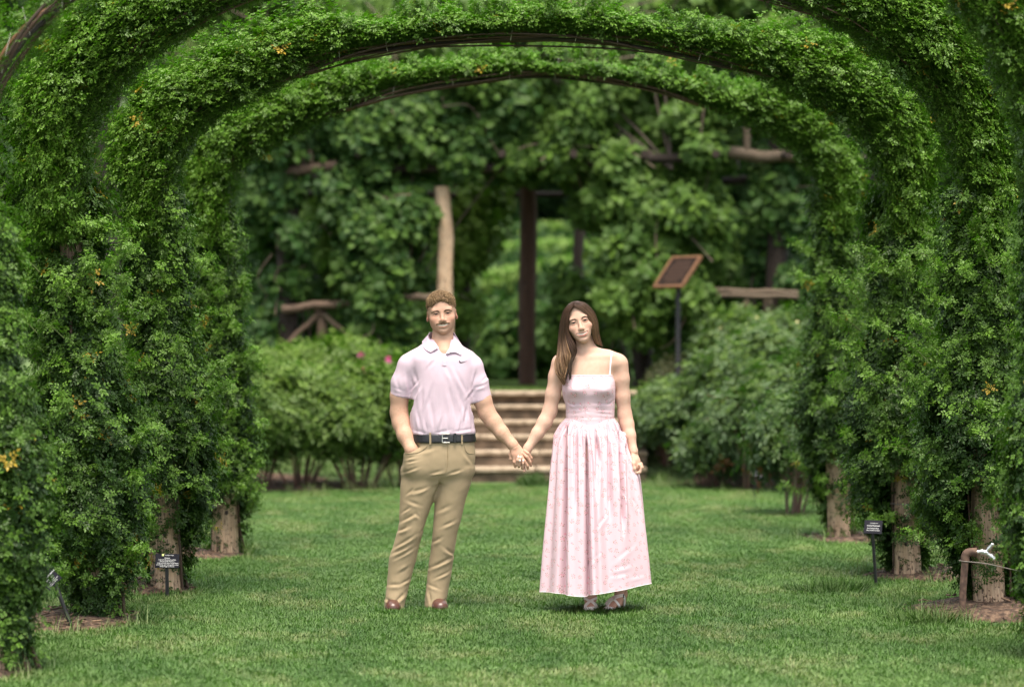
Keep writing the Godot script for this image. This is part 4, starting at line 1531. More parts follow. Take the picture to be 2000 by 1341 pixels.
func build_tap() -> void:
	var z := 0.42
	var top := at(1886, 1085, z)
	var foot := Vector3(at(1880, 1222, z).x, 0.0, z)
	var o := thing("garden_tap", "rusty brown standpipe with a white-metal tap before the second arch's right post", "tap", foot)
	var g := Geo.new()
	g.tube(PackedVector3Array([foot - Vector3(0, 0.05, 0), foot + Vector3(0.004, 0.17, 0), top + Vector3(0, -0.01, 0)]), PackedFloat32Array([0.020, 0.0195, 0.0195]), 18)
	part("pipe", g.mesh(), M.rust, o)
	var e := Geo.new()
	e.tube(smooth_path([top + Vector3(0, -0.028, 0), top + Vector3(0.002, 0.0, 0), top + Vector3(0.018, 0.019, 0.004), top + Vector3(0.062, 0.022, 0.01)], 5), PackedFloat32Array([0.025, 0.025, 0.0245, 0.0245, 0.024, 0.024, 0.024, 0.024, 0.0235, 0.0235, 0.023, 0.023, 0.023, 0.0235, 0.024, 0.024]), 18)
	part("elbow", e.mesh(), M.rust, o)
	var t := Geo.new()
	var a := top + Vector3(0.062, 0.022, 0.01)
	t.tube(PackedVector3Array([a, a + Vector3(0.02, 0.002, 0.004), a + Vector3(0.021, 0.002, 0.004), a + Vector3(0.038, 0.0, 0.006)]), PackedFloat32Array([0.011, 0.011, 0.016, 0.016]), 12)
	t.ball(a + Vector3(0.045, -0.002, 0.008), Vector3(0.018, 0.016, 0.016), Basis(), 8, 12)
	# spout, slanting down to the right, with its hose thread
	var b := a + Vector3(0.045, -0.002, 0.008)
	t.tube(PackedVector3Array([b, b + Vector3(0.024, -0.016, 0.004), b + Vector3(0.025, -0.0165, 0.004), b + Vector3(0.034, -0.023, 0.006), b + Vector3(0.035, -0.024, 0.006), b + Vector3(0.048, -0.036, 0.008)]), PackedFloat32Array([0.0115, 0.0115, 0.015, 0.015, 0.012, 0.0115]), 14)
	var tap := part("tap_body", t.mesh(), M.chrome, o)
	var k := Geo.new()
	k.tube(PackedVector3Array([b, b + Vector3(0.016, 0.02, 0.006), b + Vector3(0.018, 0.022, 0.007), b + Vector3(0.034, 0.043, 0.013)]), PackedFloat32Array([0.008, 0.008, 0.013, 0.0085]), 12)
	k.ball(b + Vector3(0.036, 0.045, 0.014), Vector3(0.010, 0.010, 0.010), Basis(), 6, 10)
	part("handle", k.mesh(), M.chrome, tap)
	var wg := Geo.new()
	var w0 := at(1884, 1096, z + 0.03)
	wg.tube(smooth_path([w0, at(1930, 1101, z + 0.04), at(2000, 1116, z + 0.02), at(2080, 1124, z)], 5), ramp(0.0028, 0.0028, 16), 5)
	wg.tube(smooth_path([w0, w0 + Vector3(-0.022, 0.002, -0.03), w0 + Vector3(0.0, 0.004, -0.056), w0 + Vector3(0.024, 0.003, -0.03), w0], 4), ramp(0.0028, 0.0028, 17), 5)
	var wire := part("guy_wire", wg.mesh(), M.wire, self)
	tag(wire, "thin grey wire looped round the tap pipe and running off to the right", "wire")
	# fallen branch stubs: thin wire round the third arch's right post
	var ring := Geo.new()
	var rp := at(1770, 983, -1.72)
	ring.tube(smooth_path([rp + Vector3(-0.1, -0.002, 0), rp + Vector3(-0.05, 0.0, 0.08), rp + Vector3(0.05, 0.004, 0.085), rp + Vector3(0.1, 0.004, 0), rp + Vector3(0.0, 0.0, -0.1), rp + Vector3(-0.1, -0.002, 0)], 4), ramp(0.003, 0.003, 21), 5)
	var rw := part("post_wire", ring.mesh(), M.wire, self)
	tag(rw, "thin wire tied round the weathered post of the third arch, right side", "wire")


# ---------------------------------------------------------------- bodies and cloth: distances on a grid, joined smoothly, meshed as surface nets
class Field:
	var lo: Vector3
	var cell: float
	var nx: int
	var ny: int
	var nz: int
	var d := PackedFloat32Array()

	func _init(a: Vector3, b: Vector3, c: float) -> void:
		lo = a
		cell = c
		nx = int(ceil((b.x - a.x) / c)) + 1
		ny = int(ceil((b.y - a.y) / c)) + 1
		nz = int(ceil((b.z - a.z) / c)) + 1
		d.resize(nx * ny * nz)
		d.fill(1.0)

	func span(a: Vector3, b: Vector3, margin: float) -> Array:
		var m := Vector3.ONE * (margin + 3.0 * cell)
		var p := (a.min(b) - m - lo) / cell
		var q := (a.max(b) + m - lo) / cell
		return [clampi(int(p.x), 0, nx), clampi(int(p.y), 0, ny), clampi(int(p.z), 0, nz), clampi(int(q.x) + 1, 0, nx), clampi(int(q.y) + 1, 0, ny), clampi(int(q.z) + 1, 0, nz)]

	func put(i: int, e: float, k: float, sub: bool) -> void:
		var o := d[i]
		if sub:
			e = -e
			var h := maxf(k - absf(o - e), 0.0) / k
			d[i] = maxf(o, e) + h * h * k * 0.25
		else:
			var h := maxf(k - absf(o - e), 0.0) / k
			d[i] = minf(o, e) - h * h * k * 0.25

	func cone(a: Vector3, b: Vector3, ra: float, rb: float, k := 0.012, sub := false, flat := 1.0, fn := Vector3.BACK) -> void:
		var r := maxf(ra, rb)
		var s := span(a.min(b) - Vector3.ONE * r, a.max(b) + Vector3.ONE * r, k)
		var ab := b - a
		var inv := 1.0 / maxf(ab.length_squared(), 1e-9)
		var st := 1.0 / flat - 1.0
		for z in range(s[2], s[5]):
			for y in range(s[1], s[4]):
				var row := (z * ny + y) * nx
				for x in range(s[0], s[3]):
					var q := lo + Vector3(x, y, z) * cell - a
					var t := clampf(q.dot(ab) * inv, 0.0, 1.0)
					q -= ab * t
					if flat != 1.0:
						q += fn * (q.dot(fn) * st)
					put(row + x, q.length() - lerpf(ra, rb, t), k, sub)

	func chain(p: Array, r: Array, k := 0.012, flat := 1.0, fn := Vector3.BACK) -> void:
		for i in p.size() - 1:
			cone(p[i], p[i + 1], r[i], r[i + 1], k, false, flat, fn)

	func ellipsoid(c: Vector3, r: Vector3, k := 0.012, sub := false, turn := Basis()) -> void:
		var m := maxf(r.x, maxf(r.y, r.z))
		var s := span(c - Vector3.ONE * m, c + Vector3.ONE * m, k)
		var inv := turn.transposed()
		for z in range(s[2], s[5]):
			for y in range(s[1], s[4]):
				var row := (z * ny + y) * nx
				for x in range(s[0], s[3]):
					var q := inv * (lo + Vector3(x, y, z) * cell - c)
					var k0 := (q / r).length()
					var k1 := (q / (r * r)).length()
					put(row + x, k0 * (k0 - 1.0) / maxf(k1, 1e-6), k, sub)

	func column(rows: Array, k := 0.012, power := 2.0, sub := false) -> void:
		# rows, from the top down: y, x of the middle, half width, half depth, z of the middle
		var top: float = rows[0][0]
		var low: float = rows[-1][0]
		var a := Vector3(1e9, low, 1e9)
		var b := Vector3(-1e9, top, -1e9)
		for r in rows:
			a = a.min(Vector3(r[1] - r[2], low, r[4] - r[3]))
			b = b.max(Vector3(r[1] + r[2], top, r[4] + r[3]))
		var s := span(a, b, k)
		for y in range(s[1], s[4]):
			var wy := lo.y + y * cell
			var yy := clampf(wy, low, top)
			var i := 0
			while i < rows.size() - 2 and rows[i + 1][0] > yy:
				i += 1
			var t: float = clampf((rows[i][0] - yy) / maxf(rows[i][0] - rows[i + 1][0], 1e-6), 0, 1)
			var r0: Array = rows[maxi(i - 1, 0)]
			var r1: Array = rows[i]
			var r2: Array = rows[i + 1]
			var r3: Array = rows[mini(i + 2, rows.size() - 1)]
			var cx: float = cubic_interpolate(r1[1], r2[1], r0[1], r3[1], t)
			var hw: float = maxf(cubic_interpolate(r1[2], r2[2], r0[2], r3[2], t), 0.004)
			var hd: float = maxf(cubic_interpolate(r1[3], r2[3], r0[3], r3[3], t), 0.004)
			var cz: float = cubic_interpolate(r1[4], r2[4], r0[4], r3[4], t)
			var over := absf(wy - yy)
			var m := minf(hw, hd)
			for z in range(s[2], s[5]):
				var row := (z * ny + y) * nx
				var dz := absf(lo.z + z * cell - cz) / hd
				for x in range(s[0], s[3]):
					var dx := absf(lo.x + x * cell - cx) / hw
					var e := 0.0
					if power == 2.0:
						e = sqrt(dx * dx + dz * dz)
					else:
						e = pow(pow(dx, power) + pow(dz, power), 1.0 / power)
					e = (e - 1.0) * m
					if over > 0.0:
						e = maxf(e, over)
					put(row + x, e, k, sub)

	func cut(p: Vector3, n: Vector3, near := 1e9) -> void:
		# takes away what lies beyond p in the direction n (within «near» of p)
		for z in nz:
			for y in ny:
				var row := (z * ny + y) * nx
				for x in nx:
					var q := lo + Vector3(x, y, z) * cell - p
					if q.length() < near:
						d[row + x] = maxf(d[row + x], q.dot(n))

	func front(x: float, y: float) -> float:
		# z of the surface that faces the camera at that x and y
		var fx := clampf((x - lo.x) / cell, 0.0, nx - 1.001)
		var fy := clampf((y - lo.y) / cell, 0.0, ny - 1.001)
		var ix := int(fx)
		var iy := int(fy)
		var tx := fx - ix
		var ty := fy - iy
		var last := 1.0
		for z in range(nz - 1, -1, -1):
			var i := (z * ny + iy) * nx + ix
			var e := lerpf(lerpf(d[i], d[i + 1], tx), lerpf(d[i + nx], d[i + nx + 1], tx), ty)
			if e < 0.0:
				return lo.z + (z + (0.0 - e) / maxf(last - e, 1e-6)) * cell
			last = e
		return lo.z

	func surface(g: Geo, xf := Transform3D(), paint = null, shift = null, smooth := 1) -> void:
		var id := PackedInt32Array()
		id.resize(d.size())
		id.fill(-1)
		var sy := nx
		var sz := nx * ny
		var pos := PackedVector3Array()
		var at_cell := PackedInt32Array()
		var corner := [0, 1, sy, sy + 1, sz, sz + 1, sz + sy, sz + sy + 1]
		var cp := [Vector3(0, 0, 0), Vector3(1, 0, 0), Vector3(0, 1, 0), Vector3(1, 1, 0), Vector3(0, 0, 1), Vector3(1, 0, 1), Vector3(0, 1, 1), Vector3(1, 1, 1)]
		var edges := [[0, 1], [2, 3], [4, 5], [6, 7], [0, 2], [1, 3], [4, 6], [5, 7], [0, 4], [1, 5], [2, 6], [3, 7]]
		for z in nz - 1:
			for y in ny - 1:
				var i := z * sz + y * sy
				var last := int(d[i] < 0) + int(d[i + sy] < 0) + int(d[i + sz] < 0) + int(d[i + sz + sy] < 0)
				for x in nx - 1:
					var j := i + 1
					var now := int(d[j] < 0) + int(d[j + sy] < 0) + int(d[j + sz] < 0) + int(d[j + sz + sy] < 0)
					var both := last + now
					last = now
					if both != 0 and both != 8:
						var sum := Vector3.ZERO
						var n := 0
						for e in edges:
							var a := d[i + corner[e[0]]]
							var b := d[i + corner[e[1]]]
							if (a < 0) != (b < 0):
								sum += (cp[e[0]] as Vector3).lerp(cp[e[1]], a / (a - b))
								n += 1
						id[i] = pos.size()
						at_cell.append(i)
						pos.append(lo + (Vector3(x, y, z) + sum / n) * cell)
					i = j
		var ix := PackedInt32Array()
		for i in at_cell:
			var a := d[i] < 0
			for ax in 3:
				var step: int = [1, sy, sz][ax]
				if i + step >= d.size() or (d[i + step] < 0) == a:
					continue
				var u: int = [sy, sz, 1][ax]
				var v: int = [sz, 1, sy][ax]
				if i - u - v < 0:
					continue
				var q := [id[i], id[i - u], id[i - u - v], id[i - v]]
				if q[0] < 0 or q[1] < 0 or q[2] < 0 or q[3] < 0:
					continue
				if a:
					ix.append_array(PackedInt32Array([q[0], q[1], q[2], q[0], q[2], q[3]]))
				else:
					ix.append_array(PackedInt32Array([q[0], q[2], q[1], q[0], q[3], q[2]]))
		for k in smooth:
			var acc := PackedVector3Array()
			acc.resize(pos.size())
			var cnt := PackedInt32Array()
			cnt.resize(pos.size())
			for t in range(0, ix.size(), 3):
				for e in 3:
					var p := ix[t + e]
					acc[p] += pos[ix[t + (e + 1) % 3]]
					cnt[p] += 1
			for p in pos.size():
				if cnt[p]:
					pos[p] = pos[p].lerp(acc[p] / cnt[p], 0.5)
		var nrm := normals(pos, ix)
		if shift != null:
			for p in pos.size():
				pos[p] += nrm[p] * (shift as Callable).call(pos[p], nrm[p])
			nrm = normals(pos, ix)
		var first := g.v.size()
		for p in pos.size():
			var c := Color.WHITE
			if paint != null:
				c = (paint as Callable).call(pos[p], nrm[p])
			g.vert(xf * pos[p], (xf.basis * nrm[p]).normalized(), Vector2(pos[p].x, pos[p].y), c)
		for t in range(0, ix.size(), 3):
			g.ix.append_array(PackedInt32Array([first + ix[t], first + ix[t + 2], first + ix[t + 1]]))

	func normals(pos: PackedVector3Array, ix: PackedInt32Array) -> PackedVector3Array:
		var nrm := PackedVector3Array()
		nrm.resize(pos.size())
		for t in range(0, ix.size(), 3):
			var f := (pos[ix[t + 1]] - pos[ix[t]]).cross(pos[ix[t + 2]] - pos[ix[t]])
			nrm[ix[t]] += f
			nrm[ix[t + 1]] += f
			nrm[ix[t + 2]] += f
		for p in nrm.size():
			nrm[p] = nrm[p].normalized()
		return nrm


# ---------------------------------------------------------------- people
const PX := 343.07  # pixels of the photograph per metre where the couple stand
var man := {}
var woman := {}


func mp(px: float, py: float, z := 0.0) -> Vector3:
	return at(px, py, z)


func row(py: float, xl: float, xr: float, hd: float, cz := 0.0) -> Array:
	return [(1195.0 - py) / PX, ((xl + xr) / 2 - 1000.0) / PX, (xr - xl) / 2 / PX, hd, cz]


func folds(list: Array) -> Array:
	# creases of cloth drawn over the photograph: x0, y0, x1, y1, half width (pixels), depth (millimetres)
	var out := []
	for f in list:
		var a := mp(f[0], f[1])
		var b := mp(f[2], f[3])
		var u := Vector2(b.x - a.x, b.y - a.y)
		var l := u.length()
		u /= l
		out.append([Vector2(a.x, a.y), u, l, f[4] * 0.72 / PX, f[5] * 0.001])
	return out


static func fold_depth(list: Array, p: Vector3) -> float:
	var q := Vector2(p.x, p.y)
	var sum := 0.0
	for f in list:
		var e: Vector2 = q - f[0]
		var t: float = e.dot(f[1])
		var w: float = f[3]
		var l: float = f[2]
		if t < -3.0 * w or t > l + 3.0 * w:
			continue
		var s: float = e.cross(f[1])
		if absf(s) > 5.0 * w:
			continue
		var past := maxf(maxf(-t, t - l), 0.0) / (1.6 * w)
		var mid := sin(PI * clampf(t / l, 0.08, 0.92))
		sum += f[4] * exp(-past * past) * mid * (0.75 * exp(-pow((s - 1.3 * w) / w, 2.0)) - exp(-pow(s / (0.8 * w), 2.0)))
	return sum


func skin_material(c: Color) -> StandardMaterial3D:
	var m := StandardMaterial3D.new()
	m.vertex_color_use_as_albedo = true
	m.roughness = 0.58
	m.metallic_specular = 0.32
	m.albedo_color = c
	return m


func cloth_material(r: float, g: float, b: float, weave: float, rough := 0.85) -> StandardMaterial3D:
	var m := plain(r, g, b, rough)
	m.rim_enabled = true
	m.rim = 0.25
	m.rim_tint = 0.6
	m.uv1_triplanar = true
	m.uv1_scale = Vector3.ONE * weave
	m.albedo_texture = noise_map(0.05, 33, [Color(0.93, 0.93, 0.93), Color(1, 1, 1)], [0.2, 0.8], 128, 4)
	return m


func build_people() -> void:
	man_parts()
	var jobs := [man_body, man_shirt, man_trousers, man_head, man_hands, woman_body, woman_head, woman_hands, woman_feet, man_shoes]
	var got := []
	got.resize(jobs.size())
	var ids := []
	for k in jobs.size():
		ids.append(WorkerThreadPool.add_task(func() -> void: got[k] = (jobs[k] as Callable).call()))
	for i in ids:
		WorkerThreadPool.wait_for_task_completion(i)
	finish_man(got)
	finish_woman(got)
	passer_by()


func man_parts() -> void:
	man.head = Transform3D(Basis.from_euler(Vector3(0.03, 0.05, deg_to_rad(5.5))).scaled(Vector3.ONE * 0.965), mp(862.5, 611.5, 0.0))
	woman.head = Transform3D(Basis.from_euler(Vector3(0.02, 0.02, deg_to_rad(14.0))).scaled(Vector3.ONE * 0.985), mp(1130.5, 627.0, 0.012))
	man.torso = [row(662, 832, 894, 0.060, -0.025), row(676, 818, 905, 0.080, -0.018), row(688, 800, 925, 0.098, -0.010), row(702, 797, 928, 0.110, -0.002), row(735, 805, 927, 0.122, 0.0), row(770, 803, 925, 0.120, 0.002), row(800, 800, 925, 0.116, 0.004), row(825, 801, 926, 0.117, 0.006), row(848, 803, 929, 0.116, 0.004)]
	man.hips = [row(846, 805, 925, 0.108, 0.0), row(866, 803, 927, 0.112, 0.0), row(885, 791, 928.5, 0.118, 0.0), row(905, 786, 927.5, 0.120, -0.002), row(925, 783, 925, 0.116, -0.006), row(942, 800, 905, 0.085, -0.01)]
	man.leg_l = [row(915, 788, 868, 0.098, 0.0), row(945, 782, 860, 0.096, 0.0), row(968, 781, 850, 0.092, 0.0), row(1000, 780, 838, 0.083, 0.002), row(1021, 779, 831, 0.078, 0.004), row(1037, 775.5, 827, 0.076, 0.004), row(1060, 769, 820, 0.072, -0.002), row(1087, 760, 814, 0.071, -0.012), row(1120, 757, 805, 0.068, -0.016), row(1150, 754, 798, 0.068, -0.012), row(1176, 751, 791, 0.072, 0.0), row(1191, 750, 789.5, 0.076, 0.008)]
	man.leg_r = [row(915, 862, 925, 0.096, -0.01), row(945, 855, 919, 0.092, -0.01), row(968, 850.5, 912, 0.088, -0.012), row(988, 848.5, 906.5, 0.083, -0.014), row(1020, 846, 899, 0.078, -0.016), row(1043, 844, 893, 0.074, -0.02), row(1070, 841, 888.6, 0.071, -0.03), row(1109, 836, 883, 0.068, -0.04), row(1140, 832.5, 878, 0.067, -0.042), row(1170, 829.5, 872, 0.071, -0.035), row(1188, 829, 871, 0.076, -0.028)]
	woman.bust = [row(731, 1102, 1197, 0.090, 0.0), row(745, 1098.5, 1201, 0.098, 0.004), row(758, 1097.5, 1202, 0.104, 0.006), row(770, 1098.5, 1202, 0.102, 0.004), row(780, 1101, 1201.5, 0.094, 0.0), row(788, 1104, 1201, 0.089, 0.0), row(800, 1105.5, 1200.5, 0.087, 0.0), row(818, 1105, 1200, 0.091, 0.0), row(832, 1103, 1202, 0.096, 0.0)]


# --- the man
func man_body() -> Dictionary:
	var f := Field.new(Vector3(-0.76, 0.04, -0.17), Vector3(0.06, 1.66, 0.17), 0.0085)
	# trunk and legs, a little inside the clothes
	var t := []
	for r in man.torso.slice(2):
		t.append([r[0], r[1], r[2] - 0.02, r[3] - 0.022, r[4]])
	f.column(t)
	t = []
	for r in man.hips:
		t.append([r[0], r[1], r[2] - 0.022, r[3] - 0.024, r[4]])
	f.column(t, 0.03)
	for leg in [man.leg_l, man.leg_r]:
		t = []
		for r in leg:
			t.append([r[0], r[1], r[2] * 0.72, r[3] * 0.70, r[4] - 0.005])
		f.column(t, 0.02)
	# neck and shoulders
	f.cone(mp(865, 640, -0.022), mp(863, 690, -0.03), 0.0585, 0.064, 0.03)
	f.cone(mp(853, 692, -0.03), mp(803, 712, -0.01), 0.040, 0.034, 0.03)
	f.cone(mp(874, 694, -0.03), mp(920, 714, -0.01), 0.040, 0.034, 0.03)
	f.cone(mp(864, 668, 0.0), mp(868, 690, 0.045), 0.055, 0.045, 0.03)
	# his right arm, the hand in the pocket
	f.chain([mp(796, 718, -0.005), mp(780, 772, -0.02), mp(779, 806, -0.028), mp(783, 826, -0.012), mp(791, 850, 0.028), mp(803, 878, 0.070), mp(809, 893, 0.058), mp(814, 914, 0.050)], [0.048, 0.0525, 0.0495, 0.0490, 0.0445, 0.0345, 0.030, 0.026], 0.02)
	# his left arm, reaching to the woman's hand
	f.chain([mp(927, 718, -0.005), mp(943, 782, -0.010), mp(951, 806, -0.012), mp(964, 824, -0.004), mp(980, 845, 0.012), mp(1001, 868, 0.030), mp(1004, 872, 0.032)], [0.046, 0.050, 0.0475, 0.0455, 0.040, 0.029, 0.028], 0.02)
	var g := Geo.new()
	var tone := func(p: Vector3, n: Vector3) -> Color:
		var c := Color(0.535, 0.325, 0.235)
		c = c.lerp(Color(0.53, 0.300, 0.21), clampf(0.5 + 0.8 * bumpy.get_noise_3d(p.x * 18.0, p.y * 18.0, p.z * 18.0), 0, 1) * 0.5)
		# fair hair on the forearms
		if p.y < 1.17 and p.y > 0.9:
			c = c.lerp(Color(0.42, 0.26, 0.165), clampf(bumpy.get_noise_3d(p.x * 150.0, p.y * 60.0, p.z * 150.0) * 1.6, 0, 0.5))
		return c
	f.surface(g, Transform3D(), tone, null, 2)
	return {"geo": g, "field": f}


func man_shirt() -> Dictionary:
	var f := Field.new(Vector3(-0.75, 0.98, -0.18), Vector3(-0.05, 1.62, 0.18), 0.0075)
	f.column(man.torso, 0.01, 2.25)
	f.cone(mp(850, 688, -0.03), mp(799, 712, -0.008), 0.050, 0.056, 0.03)
	f.cone(mp(876, 690, -0.03), mp(924, 715, -0.008), 0.050, 0.053, 0.03)
	f.chain([mp(797.5, 714, -0.006), mp(785, 748, -0.012), mp(779.5, 790, -0.022)], [0.062, 0.0605, 0.0585], 0.022)
	f.chain([mp(924.5, 717, -0.006), mp(934, 748, -0.008), mp(946, 800, -0.014)], [0.056, 0.0555, 0.0560], 0.022)
	# hems of the sleeves
	f.cut(mp(780, 775.5, -0.02), Vector3(-0.16, -1.0, 0.0).normalized(), 0.12)
	f.cut(mp(943, 784, -0.012), Vector3(0.20, -1.0, 0.0).normalized(), 0.095)
	# neck opening
	f.cone(mp(866, 636, -0.02), mp(863, 668, -0.026), 0.060, 0.0625, 0.006, true)
	f.cone(mp(864, 655, 0.045), mp(869.5, 691, 0.094), 0.052, 0.004, 0.006, true)
	var list := folds([
		[808, 722, 818, 752, 5, 5], [801, 762, 818, 742, 4, 5], [806, 784, 822, 748, 5, 5], [827, 752, 823, 802, 6, 5], [842, 780, 848, 836, 6, 6], [816, 798, 822, 838, 5, 6],
		[876, 748, 893, 828, 7, 6], [913, 790, 907, 828, 5, 6], [897, 764, 911, 812, 6, 5], [866, 806, 860, 842, 5, 6], [888, 717, 914, 772, 6, 5], [852, 738, 829, 812, 7, 4],
		[931, 722, 924, 754, 4, 5], [929, 756, 912, 780, 4, 5], [774, 738, 782, 768, 5, 4], [795, 730, 800, 768, 5, 5], [940, 746, 955, 733, 4, 4], [928, 757, 948, 751, 4, 5],
		[806, 838, 842, 847, 4, 5], [846, 845, 880, 838, 4, 5], [884, 842, 926, 836, 4, 5], [831, 820, 836, 846, 4, 5], [901, 818, 899, 846, 4, 5], [919, 806, 924, 838, 4, 5], [876, 826, 878, 846, 4, 4], [768, 756, 790, 764, 3, 3], [872, 712, 884, 742, 6, 4], [852, 700, 836, 720, 5, 3]])
	var shift := func(p: Vector3, n: Vector3) -> float:
		var e := 0.0018 * bumpy.get_noise_3d(p.x * 9.0, p.y * 5.0, p.z * 9.0)
		# the lower half of the shirt hangs in soft upright drapes
		var low := smoothstep(1.40, 1.10, p.y)
		var a := atan2(p.x + 0.4, p.z)
		e += low * 0.0035 * bumpy.get_noise_2d(a * 4.5, p.y * 1.5)
		if n.z > -0.2:
			e += fold_depth(list, p)
		return e
	var g := Geo.new()
	f.surface(g, Transform3D(), null, shift, 2)
	return {"geo": g, "field": f}


func man_trousers() -> Dictionary:
	var f := Field.new(Vector3(-0.75, 0.0, -0.15), Vector3(-0.19, 1.05, 0.16), 0.0065)
	f.column(man.hips, 0.01, 2.2)
	f.column(man.leg_l, 0.022, 2.1)
	f.column(man.leg_r, 0.022, 2.1)
	# cloth drawn over the hand in the pocket
	f.ellipsoid(mp(812, 908, 0.078), Vector3(0.046, 0.060, 0.032), 0.05)
	f.cone(mp(803, 880, 0.064), mp(809, 912, 0.055), 0.041, 0.046, 0.03)
	f.cut(mp(800, 881.5, 0.09), Vector3(-0.36, 0.93, 0.12).normalized(), 0.062)
	var list := folds([
		[793, 894, 813, 889, 3, 5], [783, 923, 821, 909, 4, 5], [795, 901, 816, 897, 3, 5], [798, 961, 830, 950, 5, 6], [796, 963, 810, 950, 4, 5], [813, 960, 838, 948, 4, 5],
		[782, 1018, 812, 1001, 5, 9], [812, 1001, 820, 1008, 4, 6], [785, 1000, 802, 988, 4, 6], [775, 1037, 798, 1026, 5, 10], [766, 1071, 812, 1042, 5, 8], [763, 1082, 800, 1062, 5, 8], [771, 1090, 811, 1067, 4, 6], [823, 1038, 832, 1029, 4, 5],
		[757, 1141, 784, 1139, 5, 6], [782, 1139, 803, 1128, 4, 6], [752, 1167, 772, 1176, 5, 8], [771, 1176, 791, 1156, 5, 8], [862, 1027, 889, 1015, 5, 6], [868, 1068, 890, 1085, 5, 8], [837, 1110, 886, 1086, 5, 10], [848, 1129, 880, 1114, 4, 6], [838, 1153, 841, 1178, 4, 6], [851, 1182, 876, 1170, 5, 7], [834, 1140, 860, 1150, 4, 5],
		[876, 923, 903, 915, 4, 6], [864, 930, 848, 972, 5, 9], [868, 926, 838, 928, 4, 5], [836, 925, 864, 917, 5, 5], [875, 870, 876, 922, 2.5, 3], [906, 880, 924, 905, 5, 4], [822, 880, 850, 872, 6, 4], [795, 975, 822, 985, 5, 5], [850, 1000, 880, 985, 6, 5], [842, 1060, 862, 1048, 5, 6], [800, 1105, 780, 1118, 5, 5]])
	var shift := func(p: Vector3, n: Vector3) -> float:
		var e := 0.0022 * bumpy.get_noise_3d(p.x * 9.0, p.y * 9.0, p.z * 9.0)
		if n.z > -0.3:
			e += fold_depth(list, p)
		return e
	var g := Geo.new()
	f.surface(g, Transform3D(), null, shift, 3)
	return {"geo": g, "field": f}


